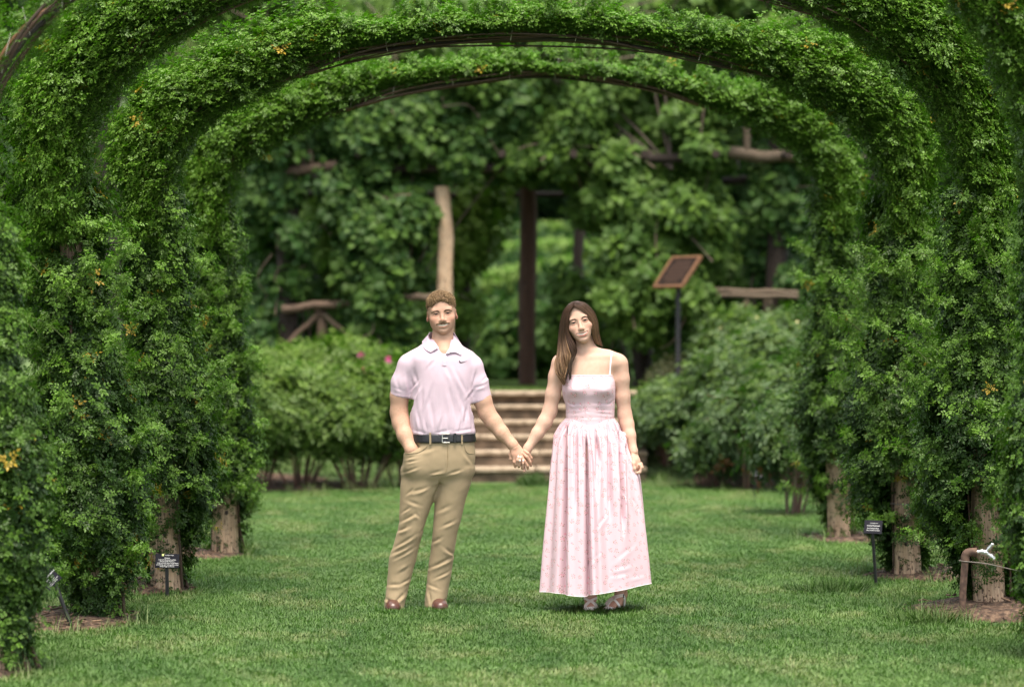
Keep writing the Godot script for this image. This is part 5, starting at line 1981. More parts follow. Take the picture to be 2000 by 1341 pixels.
func face(o: Dictionary) -> Field:
	# x to the picture's right, y up, z forward; the origin lies level with the eyes
	var f := Field.new(Vector3(-0.105, -0.14, -0.12), Vector3(0.105, 0.13, 0.13), 0.0028)
	f.ellipsoid(Vector3(0, 0.034, -0.014), o.skull, 0.02)
	f.column(o.rows, 0.02, 2.2)
	var ex: float = o.eye
	var mw: float = o.mouth
	var my: float = o.mouth_y
	var nw: float = o.nose
	var ny: float = o.nose_y
	# brow, cheeks, muzzle, chin
	f.cone(Vector3(-ex - 0.008, 0.019, 0.070), Vector3(ex + 0.008, 0.019, 0.070), o.brow, o.brow, 0.02)
	for s in [-1.0, 1.0]:
		f.ellipsoid(Vector3(s * (ex + 0.008), -0.033, 0.058), Vector3(0.024, 0.020, 0.021), 0.035)
		f.ellipsoid(Vector3(s * ex, 0.0, 0.094), Vector3(0.0195, 0.0105, 0.016), 0.012, true)
	f.ellipsoid(Vector3(0, my - 0.002, 0.062), Vector3(0.038, 0.029, 0.026), 0.035)
	f.ellipsoid(Vector3(0, o.chin_y + 0.012, o.chin_z - 0.016), Vector3(0.023, 0.016, 0.018), 0.02)
	# nose
	f.cone(Vector3(0, 0.010, 0.079), Vector3(0, ny + 0.012, 0.0965), 0.0085, 0.0105, 0.012)
	f.ellipsoid(Vector3(0, ny + 0.008, 0.098), Vector3(0.0115, 0.0100, 0.0105), 0.010)
	for s in [-1.0, 1.0]:
		f.ellipsoid(Vector3(s * nw * 0.72, ny + 0.004, 0.090), Vector3(nw * 0.38, 0.0085, 0.011), 0.007)
		f.ellipsoid(Vector3(s * nw * 0.40, ny - 0.0030, 0.096), Vector3(0.0036, 0.0026, 0.005), 0.003, true)
	# the smile: a groove with a lip on either side
	var pts := []
	for k in 9:
		var u := (k - 4) / 4.0
		pts.append(Vector3(u * mw, my + 0.013 * u * u, o.lip_z - 0.010 * u * u))
	for k in 8:
		f.cone(pts[k] + Vector3(0, 0.0072, -0.001), pts[k + 1] + Vector3(0, 0.0072, -0.001), 0.0036, 0.0036, 0.006)
		f.cone(pts[k] + Vector3(0, -0.0098 * (1.0 - pow((k - 3.5) / 4.2, 2.0)), -0.0008), pts[k + 1] + Vector3(0, -0.0098 * (1.0 - pow((k - 2.5) / 4.2, 2.0)), -0.0008), 0.0046, 0.0046, 0.006)
	for k in range(1, 7):
		var w0 := 0.0054 * (1.0 - pow((k - 4) / 4.4, 2.0)) + 0.0006
		var w1 := 0.0054 * (1.0 - pow((k - 3) / 4.4, 2.0)) + 0.0006
		f.cone(pts[k] + Vector3(0, 0, 0.0035), pts[k + 1] + Vector3(0, 0, 0.0035), w0, w1, 0.002, true)
	f.cone(Vector3(-0.016, my - 0.0195, o.lip_z - 0.001), Vector3(0.016, my - 0.0195, o.lip_z - 0.001), 0.003, 0.003, 0.012, true)
	# eyelids over the sockets
	for s in [-1.0, 1.0]:
		var up := [Vector3(s * (ex - 0.0155), -0.002, 0.0775), Vector3(s * (ex - 0.007), 0.0062, 0.0816), Vector3(s * (ex + 0.003), 0.0066, 0.0816), Vector3(s * (ex + 0.0165), -0.001, 0.073)]
		var dn := [Vector3(s * (ex - 0.0155), -0.0035, 0.0775), Vector3(s * (ex - 0.005), -0.0076, 0.0800), Vector3(s * (ex + 0.006), -0.0076, 0.0790), Vector3(s * (ex + 0.0165), -0.003, 0.073)]
		f.chain(up, [0.0028, 0.0036, 0.0036, 0.0028], 0.004)
		f.chain(dn, [0.0022, 0.0028, 0.0028, 0.0024], 0.005)
		if o.ears:
			var turn := Basis.from_euler(Vector3(0, s * 0.45, s * 0.12))
			f.ellipsoid(Vector3(s * (o.rows[3][2] + 0.006), -0.012, -0.010), Vector3(0.0065, 0.033, 0.020), 0.006, false, turn)
			f.ellipsoid(Vector3(s * (o.rows[3][2] + 0.012), -0.008, -0.001), Vector3(0.0055, 0.019, 0.010), 0.004, true, turn)
	return f


static func spot(p: Vector3, c: Vector3, r: float) -> float:
	return clampf(1.0 - p.distance_squared_to(c) / (r * r), 0, 1)


func face_paint(o: Dictionary) -> Variant:
	var base: Color = o.skin
	var red: Color = o.red
	var lip: Color = o.lip
	var ex: float = o.eye
	var mw: float = o.mouth
	var my: float = o.mouth_y
	var beard: float = o.beard
	return func(p: Vector3, n: Vector3) -> Color:
		var c := base.lerp(red, 0.10 + 0.12 * bumpy.get_noise_3d(p.x * 30.0, p.y * 30.0, p.z * 30.0))
		for s in [-1.0, 1.0]:
			c = c.lerp(red, 0.42 * spot(p, Vector3(s * (ex + 0.014), -0.032, 0.070), 0.030))
			c = c.lerp(red * 0.70, 0.40 * spot(p, Vector3(s * ex, -0.002, 0.078), 0.021))
			c = c.lerp(red * 0.9, 0.55 * spot(p, Vector3(s * (o.rows[3][2] + 0.012), -0.012, -0.008), 0.036))
			c = c.lerp(Color(0.10, 0.045, 0.035), 0.85 * spot(p, Vector3(s * o.nose * 0.42, o.nose_y - 0.004, 0.098), 0.006))  # shadow inside the nostrils, painted into the skin colour
		c = c.lerp(red, 0.28 * spot(p, Vector3(0, o.nose_y + 0.008, 0.108), 0.018))
		if beard > 0.0 and p.y < -0.045 and p.z > -0.02:
			c = c.lerp(Color(0.33, 0.225, 0.165), beard * smoothstep(-0.045, -0.075, p.y) * (0.75 + 0.5 * bumpy.get_noise_3d(p.x * 200.0, p.y * 200.0, p.z * 200.0)))
		var u := clampf(p.x / mw, -1.0, 1.0)
		if absf(p.x) < mw * 1.02 and p.z > 0.05:
			var y0 := my + 0.013 * u * u
			var e := p.y - y0
			var hi: float = 0.0105 * (1.0 - 0.75 * u * u) * o.lips
			var low: float = 0.0150 * (1.0 - u * u * 0.95) * o.lips + 0.001
			if e > -low and e < hi:
				c = c.lerp(lip, 0.8 * clampf(minf(e + low, hi - e) / 0.003, 0, 1))
			if absf(e) < 0.0030 and absf(u) > 0.70 and absf(u) < 0.97:
				c = c.lerp(Color(0.20, 0.07, 0.055), 0.7)
		return c


func man_head() -> Dictionary:
	var o := {"skull": Vector3(0.0785, 0.086, 0.095), "eye": 0.0345, "mouth": 0.041, "mouth_y": -0.0695, "nose": 0.0195, "nose_y": -0.045, "brow": 0.0145, "chin_y": -0.112, "chin_z": 0.083, "lip_z": 0.0895, "lips": 0.75, "ears": true, "beard": 0.30,
		"skin": Color(0.545, 0.332, 0.242), "red": Color(0.52, 0.20, 0.135), "lip": Color(0.46, 0.20, 0.155),
		"rows": [[0.085, 0, 0.060, 0.066, 0.005], [0.055, 0, 0.0735, 0.078, 0.003], [0.025, 0, 0.0775, 0.080, 0.003], [0.0, 0, 0.0775, 0.079, 0.003], [-0.03, 0, 0.0765, 0.080, 0.002], [-0.06, 0, 0.0735, 0.079, 0.001], [-0.085, 0, 0.064, 0.071, 0.004], [-0.103, 0, 0.048, 0.057, 0.012], [-0.119, 0, 0.026, 0.034, 0.026]]}
	var f := face(o)
	var g := Geo.new()
	f.surface(g, man.head, face_paint(o), null, 1)
	return {"geo": g, "field": f, "o": o}


func woman_face() -> Dictionary:
	return {"skull": Vector3(0.071, 0.080, 0.092), "eye": 0.0335, "mouth": 0.0370, "mouth_y": -0.0745, "nose": 0.0155, "nose_y": -0.050, "brow": 0.0105, "chin_y": -0.118, "chin_z": 0.082, "lip_z": 0.0885, "lips": 1.0, "ears": false, "beard": 0.0,
		"skin": Color(0.585, 0.372, 0.282), "red": Color(0.57, 0.245, 0.18), "lip": Color(0.47, 0.15, 0.13),
		"rows": [[0.080, 0, 0.052, 0.062, 0.005], [0.055, 0, 0.064, 0.074, 0.003], [0.025, 0, 0.0685, 0.078, 0.003], [0.0, 0, 0.0690, 0.077, 0.003], [-0.03, 0, 0.0665, 0.078, 0.002], [-0.06, 0, 0.0615, 0.077, 0.001], [-0.085, 0, 0.0525, 0.070, 0.004], [-0.106, 0, 0.0385, 0.056, 0.012], [-0.124, 0, 0.0215, 0.032, 0.028]]}


func woman_head() -> Dictionary:
	var o := woman_face()
	var f := face(o)
	var g := Geo.new()
	f.surface(g, woman.head, face_paint(o), null, 1)
	# hair that lies on the skull, parted near the middle
	var h := Field.new(Vector3(-0.11, -0.11, -0.14), Vector3(0.11, 0.125, 0.12), 0.0035)
	h.ellipsoid(Vector3(0, 0.033, -0.016), Vector3(0.0775, 0.0850, 0.098), 0.02)
	h.cone(Vector3(0, 0.0, -0.03), Vector3(0, -0.09, -0.055), 0.072, 0.058, 0.03)
	h.ellipsoid(Vector3(-0.004, -0.035, 0.108), Vector3(0.0665, 0.118, 0.075), 0.012, true)
	var hg := Geo.new()
	var paint := func(p: Vector3, n: Vector3) -> Color:
		var k := bumpy.get_noise_3d(atan2(p.x, p.y + 0.05) * 14.0, p.z * 3.0, 2.0)
		return Color(0.038, 0.021, 0.013).lerp(Color(0.085, 0.047, 0.028), clampf(0.45 + k, 0, 1))
	var shift := func(p: Vector3, n: Vector3) -> float:
		return 0.0022 * bumpy.get_noise_3d(atan2(p.x, p.y + 0.05) * 16.0, p.z * 4.0, 7.0)
	h.surface(hg, woman.head, paint, shift, 2)
	return {"geo": g, "field": f, "o": o, "hair": hg}


func hand_tone(c: Color) -> Variant:
	return func(p: Vector3, n: Vector3) -> Color:
		return c.lerp(Color(c.r * 1.0, c.g * 0.86, c.b * 0.82), clampf(0.45 + bumpy.get_noise_3d(p.x * 40.0, p.y * 40.0, p.z * 40.0), 0, 1) * 0.6)


func man_hands() -> Dictionary:
	# his left hand: back of the hand to the camera, fingers laced with hers and closed over the back of her hand
	var f := Field.new(mp(985, 925, -0.04), mp(1050, 858, 0.11), 0.0028)
	f.chain([mp(1001, 868, 0.030), mp(1005, 874, 0.034)], [0.0285, 0.0275], 0.01)
	var back := Vector3(0.15, 0.1, 1.0).normalized()
	f.chain([mp(1005, 873, 0.034), mp(1010, 885, 0.040), mp(1014, 893, 0.042)], [0.029, 0.034, 0.031], 0.012, 0.55, back)
	f.chain([mp(1011, 877, 0.036), mp(1021, 888, 0.040)], [0.022, 0.020], 0.012, 0.6, back)
	# index finger, down the near side
	f.chain([mp(1004, 893, 0.046), mp(1004.5, 902, 0.048), mp(1006.5, 911, 0.036)], [0.0100, 0.0092, 0.0080], 0.006)
	# the other three, over the back of her hand
	f.chain([mp(1021, 885, 0.048), mp(1029, 892, 0.057), mp(1035.5, 902, 0.048), mp(1037, 909, 0.034)], [0.0098, 0.0092, 0.0084, 0.0074], 0.004)
	f.chain([mp(1024, 880, 0.046), mp(1031, 885, 0.056), mp(1037.5, 894, 0.046), mp(1039, 900, 0.032)], [0.0095, 0.0088, 0.0082, 0.0072], 0.004)
	f.chain([mp(1018, 891, 0.050), mp(1024, 900, 0.058), mp(1030, 909, 0.050), mp(1031, 915, 0.034)], [0.0098, 0.0092, 0.0086, 0.0076], 0.004)
	# thumb, on the side toward him, bent over her thumb
	f.chain([mp(1001, 877, 0.030), mp(997.5, 887, 0.030), mp(998, 896, 0.036)], [0.0125, 0.0108, 0.0088], 0.008)
	var g := Geo.new()
	f.surface(g, Transform3D(), hand_tone(Color(0.535, 0.322, 0.232)), null, 1)
	return {"geo": g, "field": f}


func woman_hands() -> Dictionary:
	# her right hand, behind his, three fingers curled up over the back of his hand
	var f := Field.new(mp(985, 932, -0.06), mp(1052, 868, 0.12), 0.0028)
	var back := Vector3(0.3, 0.0, -1.0).normalized()
	f.chain([mp(1030, 878, 0.022), mp(1026, 888, 0.018), mp(1019, 901, 0.018)], [0.0235, 0.028, 0.027], 0.012, 0.55, back)
	f.chain([mp(1008, 907, 0.020), mp(1008.5, 906, 0.052), mp(1010.5, 898, 0.068), mp(1012.5, 890.5, 0.066)], [0.0085, 0.0082, 0.0076, 0.0066], 0.003)
	f.chain([mp(1013.5, 911, 0.022), mp(1014, 909, 0.056), mp(1015.5, 900, 0.072), mp(1017, 892, 0.070)], [0.0085, 0.0082, 0.0076, 0.0066], 0.003)
	f.chain([mp(1020, 914, 0.022), mp(1020.5, 912, 0.052), mp(1021.5, 904.5, 0.068), mp(1022, 898, 0.068)], [0.0082, 0.0078, 0.0072, 0.0063], 0.003)
	f.chain([mp(1024, 912, 0.022), mp(1025, 918, 0.035), mp(1023.5, 920, 0.045)], [0.0078, 0.0072, 0.0062], 0.003)
	f.chain([mp(1018, 890, 0.010), mp(1003, 895, 0.012), mp(995.5, 896, 0.022)], [0.0100, 0.0086, 0.0070], 0.006)
	var g := Geo.new()
	var tone = hand_tone(Color(0.585, 0.375, 0.285))
	f.surface(g, Transform3D(), tone, null, 1)
	# her left hand, gathering a pinch of the skirt
	var h := Field.new(mp(1222, 940, -0.04), mp(1266, 872, 0.12), 0.0028)
	var bk := Vector3(0.75, 0.1, 0.7).normalized()
	h.chain([mp(1238, 880, 0.028), mp(1239.5, 888, 0.034), mp(1243, 900, 0.044), mp(1247, 910, 0.048)], [0.0215, 0.023, 0.0265, 0.022], 0.012, 0.62, bk)
	h.chain([mp(1236.5, 893, 0.052), mp(1237.5, 905, 0.068), mp(1239.5, 915, 0.074), mp(1241.5, 924, 0.070)], [0.0120, 0.0102, 0.0092, 0.0072], 0.008)
	var fx := [0.0, 0.004, 0.008, 0.010]
	for k in 4:
		var z := 0.066 - 0.019 * k
		h.chain([mp(1250 + k * 0.8, 908 - k * 1.0, z), mp(1253 + k * 0.5, 913, z + 0.002), mp(1250, 922 - k, z + 0.003), mp(1244, 923 - k, z + 0.002)], [0.0092, 0.0088, 0.0080, 0.0070], 0.004)
	h.surface(g, Transform3D(), tone, null, 1)
	return {"geo": g, "field": f, "left": h}


func man_shoes() -> Dictionary:
	var out := []
	for s in [[mp(773, 1189, -0.075), mp(768.5, 1191, 0.0), mp(767, 1193, 0.085)], [mp(850, 1186, -0.11), mp(853, 1188, -0.02), mp(860, 1190, 0.055)]]:
		var f := Field.new((s[0] as Vector3).min(s[2]) - Vector3(0.09, 0.06, 0.09), (s[0] as Vector3).max(s[2]) + Vector3(0.09, 0.12, 0.09), 0.005)
		var a: Vector3 = s[0]
		var b: Vector3 = s[1]
		var c: Vector3 = s[2]
		a.y = 0.045
		b.y = 0.052
		c.y = 0.032
		f.chain([a, b, c], [0.038, 0.043, 0.042], 0.02)
		f.ellipsoid(c + Vector3(0, 0.006, -0.01), Vector3(0.041, 0.026, 0.05), 0.015)
		f.cut(Vector3(0, 0.008, 0), Vector3.DOWN)
		var g := Geo.new()
		f.surface(g, Transform3D(), null, null, 1)
		out.append({"geo": g, "field": f, "tip": c, "mid": b})
	return {"shoes": out}


func ring_at(rows: Array, y: float) -> Array:
	# x of the middle, half width, half depth, z of the middle of a column at that height
	for i in rows.size() - 1:
		if y <= rows[i][0] and y >= rows[i + 1][0]:
			var t: float = (rows[i][0] - y) / (rows[i][0] - rows[i + 1][0])
			var out := []
			for k in range(1, 5):
				out.append(lerpf(rows[i][k], rows[i + 1][k], t))
			return out
	return rows[-1].slice(1)


func seam(pts_px: Array, f: Field, lift: float, r: float) -> ArrayMesh:
	# a raised line on the front of a surface
	var g := Geo.new()
	var ctrl := []
	for p in pts_px:
		var q := mp(p[0], p[1])
		q.z = f.front(q.x, q.y) + lift
		ctrl.append(q)
	var path := smooth_path(ctrl, 4)
	for i in path.size():
		path[i].z = f.front(path[i].x, path[i].y) + lift
	g.tube(path, ramp(r, r, path.size()), 6)
	return g.mesh()


func eyes(o: Dictionary, xf: Transform3D, iris: Color, parent: Node3D) -> void:
	for s in [-1.0, 1.0]:
		var g := Geo.new()
		var c := Vector3(s * o.eye, -0.001, 0.0700)
		var look := toward(Vector3(0, 0, 1))
		var r := 0.0124
		var rings := 22
		var rows_ := []
		for i in rings + 1:
			var a := 0.05 * i * (1.0 + i * 0.02)
			if i == 0:
				a = 0.0
			rows_.append(g.v.size())
			for k in 17:
				var t := TAU * k / 16
				var d := look * Vector3(sin(a) * cos(t), cos(a), sin(a) * sin(t))
				var col := Color(0.27, 0.245, 0.23)
				if a < 0.56:
					col = iris
				if a < 0.2:
					col = Color(0.006, 0.005, 0.005)
				g.vert(xf * (c + d * r), xf.basis * d, Vector2.ZERO, col)
		for i in rings:
			for k in 16:
				g.quad(rows_[i] + k, rows_[i] + k + 1, rows_[i + 1] + k + 1, rows_[i + 1] + k)
		part("eye", g.mesh(), M.eye, parent)
		var l := Geo.new()
		var e: float = o.eye
		var up := smooth_path([xf * Vector3(s * (e - 0.0150), -0.0022, 0.0800), xf * Vector3(s * (e - 0.007), 0.0030, 0.0848), xf * Vector3(s * (e + 0.003), 0.0034, 0.0848), xf * Vector3(s * (e + 0.0172), 0.0002, 0.0757)], 4)
		l.tube(up, ramp(0.0014, 0.0020, up.size()), 5, Color(0.02, 0.013, 0.01))
		part("eyelash", l.mesh(), M.cane, parent)


func finish_man(got: Array) -> void:
	M.eye = plain(1, 1, 1, 0.12)
	M.eye.albedo_color = Color.WHITE
	M.eye.vertex_color_use_as_albedo = true
	M.skin = skin_material(Color.WHITE)
	M.hair = plain(1, 1, 1, 0.5)
	M.hair.metallic_specular = 0.3
	M.hair.albedo_color = Color.WHITE
	M.hair.vertex_color_use_as_albedo = true
	M.teeth = plain(0.74, 0.66, 0.56, 0.6)
	M.teeth.metallic_specular = 0.25
	var o := thing("person", "man in pale pink polo shirt and khaki trousers, one hand in his pocket", "person", mp(815, 1195, 0.0))
	var body := Geo.new()
	for k in [0, 3, 4]:
		append(body, got[k].geo)
	var b := part("body", body.mesh(), M.skin, o)
	var face_o: Dictionary = got[3].o
	var ff: Field = got[3].field
	var xf: Transform3D = man.head
	eyes(face_o, xf, Color(0.045, 0.026, 0.015), o)
	teeth(face_o, xf, o)
	for s in [-1.0, 1.0]:
		brow([Vector3(s * 0.0145, 0.0125, 0), Vector3(s * 0.028, 0.0165, 0), Vector3(s * 0.043, 0.0170, 0), Vector3(s * 0.055, 0.0125, 0)], 0.0036, 120, Color(0.10, 0.058, 0.034), ff, xf, o)
	# moustache: short hairs combed outward over the lip
	var mg := Geo.new()
	for k in 420:
		var u := some(-1, 1)
		var v := some(0, 1)
		var p := Vector3(u * 0.036, -0.0510 - 0.0045 * u * u - v * 0.0065, 0)
		p.z = ff.front(p.x, p.y) + 0.0004
		var d := Vector3(signf(u) * (0.45 + 0.9 * absf(u)), -0.7, 0.25).normalized() * some(0.004, 0.0075)
		var q := p + d
		q.z = maxf(q.z, ff.front(q.x, q.y) + 0.0012)
		mg.tube(PackedVector3Array([xf * p, xf * (p.lerp(q, 0.5) + Vector3(0, 0, 0.0012)), xf * q]), PackedFloat32Array([0.0008, 0.0008, 0.0004]), 3, Color(0.085, 0.050, 0.030).lerp(Color(0.26, 0.16, 0.09), rng.randf()), null, 0, false)
	part("moustache", mg.mesh(), M.hair, o)
	man_hair(xf, o)
	# clothes
	var sf: Field = got[1].field
	M.polo = cloth_material(0.62, 0.475, 0.555, 60.0)
	M.khaki = cloth_material(0.335, 0.250, 0.150, 80.0)
	var shirt := part("polo_shirt", got[1].geo.mesh(), M.polo, o)
	var skinf: Field = got[0].field
	for side in 2:
		var inner: Array = [[838.6, 651], [841.5, 658], [849, 668], [857.5, 678]] if side == 0 else [[886, 654], [885, 663], [880, 676], [870.5, 691]]
		var outer: Array = [[824.5, 667], [828, 677], [834.5, 684], [842.5, 687.5]] if side == 0 else [[900.5, 671], [902.5, 682], [901, 692.5], [889, 685.5]]
		var rows_ := []
		for j in 9:
			var u := j / 8.0
			var r := []
			for k in 4:
				var e := Vector2(inner[k][0], inner[k][1]).lerp(Vector2(outer[k][0], outer[k][1]), u)
				var q := mp(e.x, e.y)
				var back := -0.03 if k == 0 else -0.2
				q.z = maxf(maxf(sf.front(q.x, q.y), skinf.front(q.x, q.y) if u < 0.5 else -0.2), back) + 0.006 + 0.010 * sin(PI * minf(u * 1.3, 1.0)) * (1.0 if k < 3 else 0.7) + 0.004 * k / 3.0
				if k == 0:
					q.z = lerpf(-0.022, minf(q.z, 0.02), 0.4)
				r.append(q)
			rows_.append(smooth_path(r, 5))
		var cg := Geo.new()
		cg.sheet(rows_)
		var cm := cg.mesh()
		part("collar", thick(cg, 0.0025), M.polo, shirt)
	var bg := Geo.new()
	var back_rows := []
	for j in 6:
		var u := j / 5.0
		var r := []
		for k in 13:
			var a := PI * k / 12.0
			r.append(Vector3(mp(862.5, 0).x - cos(a) * (0.069 + 0.035 * u), lerpf(mp(0, 648).y, mp(0, 668).y, u) - 0.004 * sin(a), -0.022 - sin(a) * (0.062 + 0.03 * u)))
		back_rows.append(r)
	bg.sheet(back_rows)
	part("collar", thick(bg, 0.0025), M.polo, shirt)
	# placket and its buttons
	var pg := Geo.new()
	var prow := []
	for j in 9:
		var py := lerpf(690.0, 713.0, j / 8.0)
		var r := []
		for k in 5:
			var q := mp(lerpf(865.0, 873.5, k / 4.0) - 0.6 * j / 8.0, py)
			q.z = sf.front(q.x, q.y) + (0.0028 if k > 0 and k < 4 else 0.001)
			r.append(q)
		prow.append(r)
	pg.sheet(prow)
	part("placket", thick(pg, 0.0012), M.polo, shirt)
	for py in [697.0, 706.0]:
		var q := mp(869.0, py)
		q.z = sf.front(q.x, q.y) + 0.0036
		var g := Geo.new()
		g.ball(q, Vector3(0.0048, 0.0048, 0.0018), Basis(), 6, 12)
		part("button", g.mesh(), plain(0.70, 0.62, 0.66, 0.3), shirt)
	# curved tick on the chest
	var mark := PackedVector2Array()
	for e in [[898.4, 702.6], [897.5, 703.8], [897.2, 705.2], [897.8, 706.8], [899.0, 707.9], [900.6, 708.3], [902.6, 708.0], [905.0, 707.2], [909.0, 705.8], [913.6, 704.2], [909.0, 705.1], [905.0, 706.0], [902.2, 706.4], [900.4, 706.2], [899.2, 705.3], [898.6, 704.2]]:
		mark.append(Vector2(mp(e[0], e[1]).x, mp(e[0], e[1]).y))
	part("chest_emblem", stuck_on(mark, sf, 0.0016), plain(0.012, 0.012, 0.016, 0.7), shirt)
	# sleeve hems
	for e in [[[761.5, 767], [770, 769.5], [782, 772], [799, 773.5]], [[926, 782], [936, 781], [948, 777.5], [960, 773]]]:
		part("hem_stitch", seam(e, sf, 0.0004, 0.0009), plain(0.62, 0.47, 0.57, 0.9), shirt)
	var tf: Field = got[2].field
	var tr := part("trousers", got[2].geo.mesh(), M.khaki, o)
	M.stitch = plain(0.26, 0.19, 0.10, 0.9)
	part("pocket_edge", seam([[789, 883.5], [805, 883], [818, 881], [830, 874], [838, 865]], tf, 0.001, 0.0022), M.khaki, tr)
	part("pocket_edge", seam([[927, 884], [918, 884], [911, 879], [906.5, 866]], tf, 0.001, 0.0018), M.khaki, tr)
	part("fly_seam", seam([[874.5, 866], [875.5, 895], [873, 915], [866, 925]], tf, 0.0006, 0.0012), M.stitch, tr)
	part("side_seam", seam([[786, 900], [783.5, 940], [782.5, 980], [781, 1015]], tf, -0.002, 0.0014), M.stitch, tr)
	part("side_seam", seam([[921, 930], [913, 958], [905.5, 985], [895, 1025], [889, 1055]], tf, -0.002, 0.0014), M.stitch, tr)
	# belt
	var bt := Geo.new()
	var brow_ := []
	for j in 6:
		var e: Array = [[846.5, 0.000], [846.5, 0.004], [849.5, 0.0055], [859.5, 0.0055], [862.8, 0.004], [862.8, 0.0]][j]
		var y := mp(0, e[0]).y
		var q := ring_at(man.hips, y)
		var r := []
		for k in 64:
			var a := TAU * k / 64.0
			var c2 := signf(cos(a)) * pow(absf(cos(a)), 0.92)
			var s2 := signf(sin(a)) * pow(absf(sin(a)), 0.92)
			r.append(Vector3(q[0] + s2 * (q[1] + 0.004 + e[1]), y + 0.0025 * sin(a), q[3] + c2 * (q[2] + 0.004 + e[1])))
		brow_.append(r)
	bt.sheet(brow_, true)
	var leather := plain(0.014, 0.013, 0.016, 0.42)
	leather.heightmap_enabled = true
	leather.heightmap_texture = noise_map(0.12, 44, [], [], 128, 3)
	leather.heightmap_scale = 0.1
	leather.uv1_triplanar = true
	leather.uv1_scale = Vector3.ONE * 9.0
	var belt := part("belt", bt.mesh(), leather, o)
	var bz := 0.0
	var q0 := ring_at(man.hips, mp(0, 854).y)
	bz = q0[3] + q0[2] + 0.013
	var steel := plain(0.55, 0.53, 0.50, 0.3)
	steel.metallic = 0.9
	var bc := mp(871, 855.5, bz)
	var bk := Geo.new()
	bk.box(bc + Vector3(-0.021, 0, -0.001), Vector3(0.006, 0.053, 0.005), Basis(), 0.0015)
	bk.box(bc + Vector3(0.002, 0.0245, 0), Vector3(0.040, 0.0045, 0.005), Basis(), 0.0012)
	bk.box(bc + Vector3(0.002, -0.0245, 0), Vector3(0.040, 0.0045, 0.005), Basis(), 0.0012)
	bk.box(bc + Vector3(-0.004, 0, 0.002), Vector3(0.030, 0.0035, 0.0035), Basis(), 0.001)
	part("buckle", bk.mesh(), steel, belt)
	var kp := Geo.new()
	kp.box(mp(888.5, 855, bz - 0.004), Vector3(0.015, 0.054, 0.008), Basis.from_euler(Vector3(0, 0.28, 0)), 0.002)
	part("belt_keeper", kp.mesh(), leather, belt)
	for e in [[841.5, 0.955, -0.36], [903.0, 0.90, 0.42]]:
		var q := ring_at(man.hips, mp(0, 855).y)
		var x: float = mp(e[0], 0).x
		var u: float = clampf((x - q[0]) / q[1], -0.98, 0.98)
		var z: float = q[3] + q[2] * sqrt(1.0 - u * u) + 0.013
		var g := Geo.new()
		g.box(Vector3(x, mp(0, 854.5).y, z), Vector3(0.0115, 0.066, 0.004), Basis.from_euler(Vector3(0, asin(u) * 0.8, 0.02)), 0.001)
		part("belt_loop", g.mesh(), M.khaki, tr)
	# loafers
	var brown := plain(0.085, 0.035, 0.026, 0.33)
	for s in got[9].shoes:
		var sh := part("shoe", s.geo.mesh(), brown, o)
		var c: Vector3 = s.tip
		var fl: Field = s.field
		var sole := Geo.new()
		sole.tube(PackedVector3Array([Vector3(s.mid.x, 0.006, s.mid.z - 0.06), Vector3(s.mid.x, 0.006, s.mid.z), Vector3(c.x, 0.006, c.z)]), PackedFloat32Array([0.037, 0.043, 0.044]), 14, Color.WHITE, null, 0, true, Vector3(1, 0.25, 1))
		part("sole", sole.mesh(), plain(0.03, 0.018, 0.014, 0.6), sh)
		for k in 2:
			var g := Geo.new()
			var sd := -1.0 if k == 0 else 1.0
			var p0 := c + Vector3(0, 0.036, -0.018)
			g.tube(smooth_path([p0, p0 + Vector3(sd * 0.012, -0.002, 0.012), p0 + Vector3(sd * 0.014, -0.014, 0.034)], 4), ramp(0.0028, 0.0052, 9), 6)
			part("tassel", g.mesh(), brown, sh)
		var wl := Geo.new()
		var arc := []
		for k in 9:
			var a := PI * (k / 8.0)
			var p := Vector3(c.x + cos(a) * 0.028, 0, c.z - 0.01 + sin(a) * 0.036)
			p.y = 0.042 + 0.008 * sin(a) - 0.008
			arc.append(p)
		wl.tube(smooth_path(arc, 2), ramp(0.0022, 0.0022, 17), 5)
		part("apron_seam", wl.mesh(), brown, sh)


func append(a: Geo, b: Geo) -> void:
	var first := a.v.size()
	a.v.append_array(b.v)
	a.n.append_array(b.n)
	a.uv.append_array(b.uv)
	a.c.append_array(b.c)
	for i in b.ix:
		a.ix.append(first + i)


func thick(g: Geo, t: float) -> ArrayMesh:
	# gives a sheet of cloth its thickness, inward
	var n := g.v.size()
	var tris := g.ix.duplicate()
	for i in n:
		g.vert(g.v[i] - g.n[i] * t, -g.n[i], g.uv[i], g.c[i])
	var count := {}
	for i in range(0, tris.size(), 3):
		g.ix.append_array(PackedInt32Array([n + tris[i], n + tris[i + 2], n + tris[i + 1]]))
		for e in 3:
			var a := mini(tris[i + e], tris[i + (e + 1) % 3])
			var b := maxi(tris[i + e], tris[i + (e + 1) % 3])
			var k := a * 100000 + b
			count[k] = count.get(k, 0) + 1
	for k in count:
		if count[k] == 1:
			var a: int = k / 100000
			var b: int = k % 100000
			var nn := (g.n[a] + g.n[b]).normalized()
			var f := (g.v[b] - g.v[a]).cross(nn).normalized()
			g.quad(g.vert(g.v[a], f), g.vert(g.v[b], f), g.vert(g.v[n + b], f), g.vert(g.v[n + a], f))
	return g.mesh()


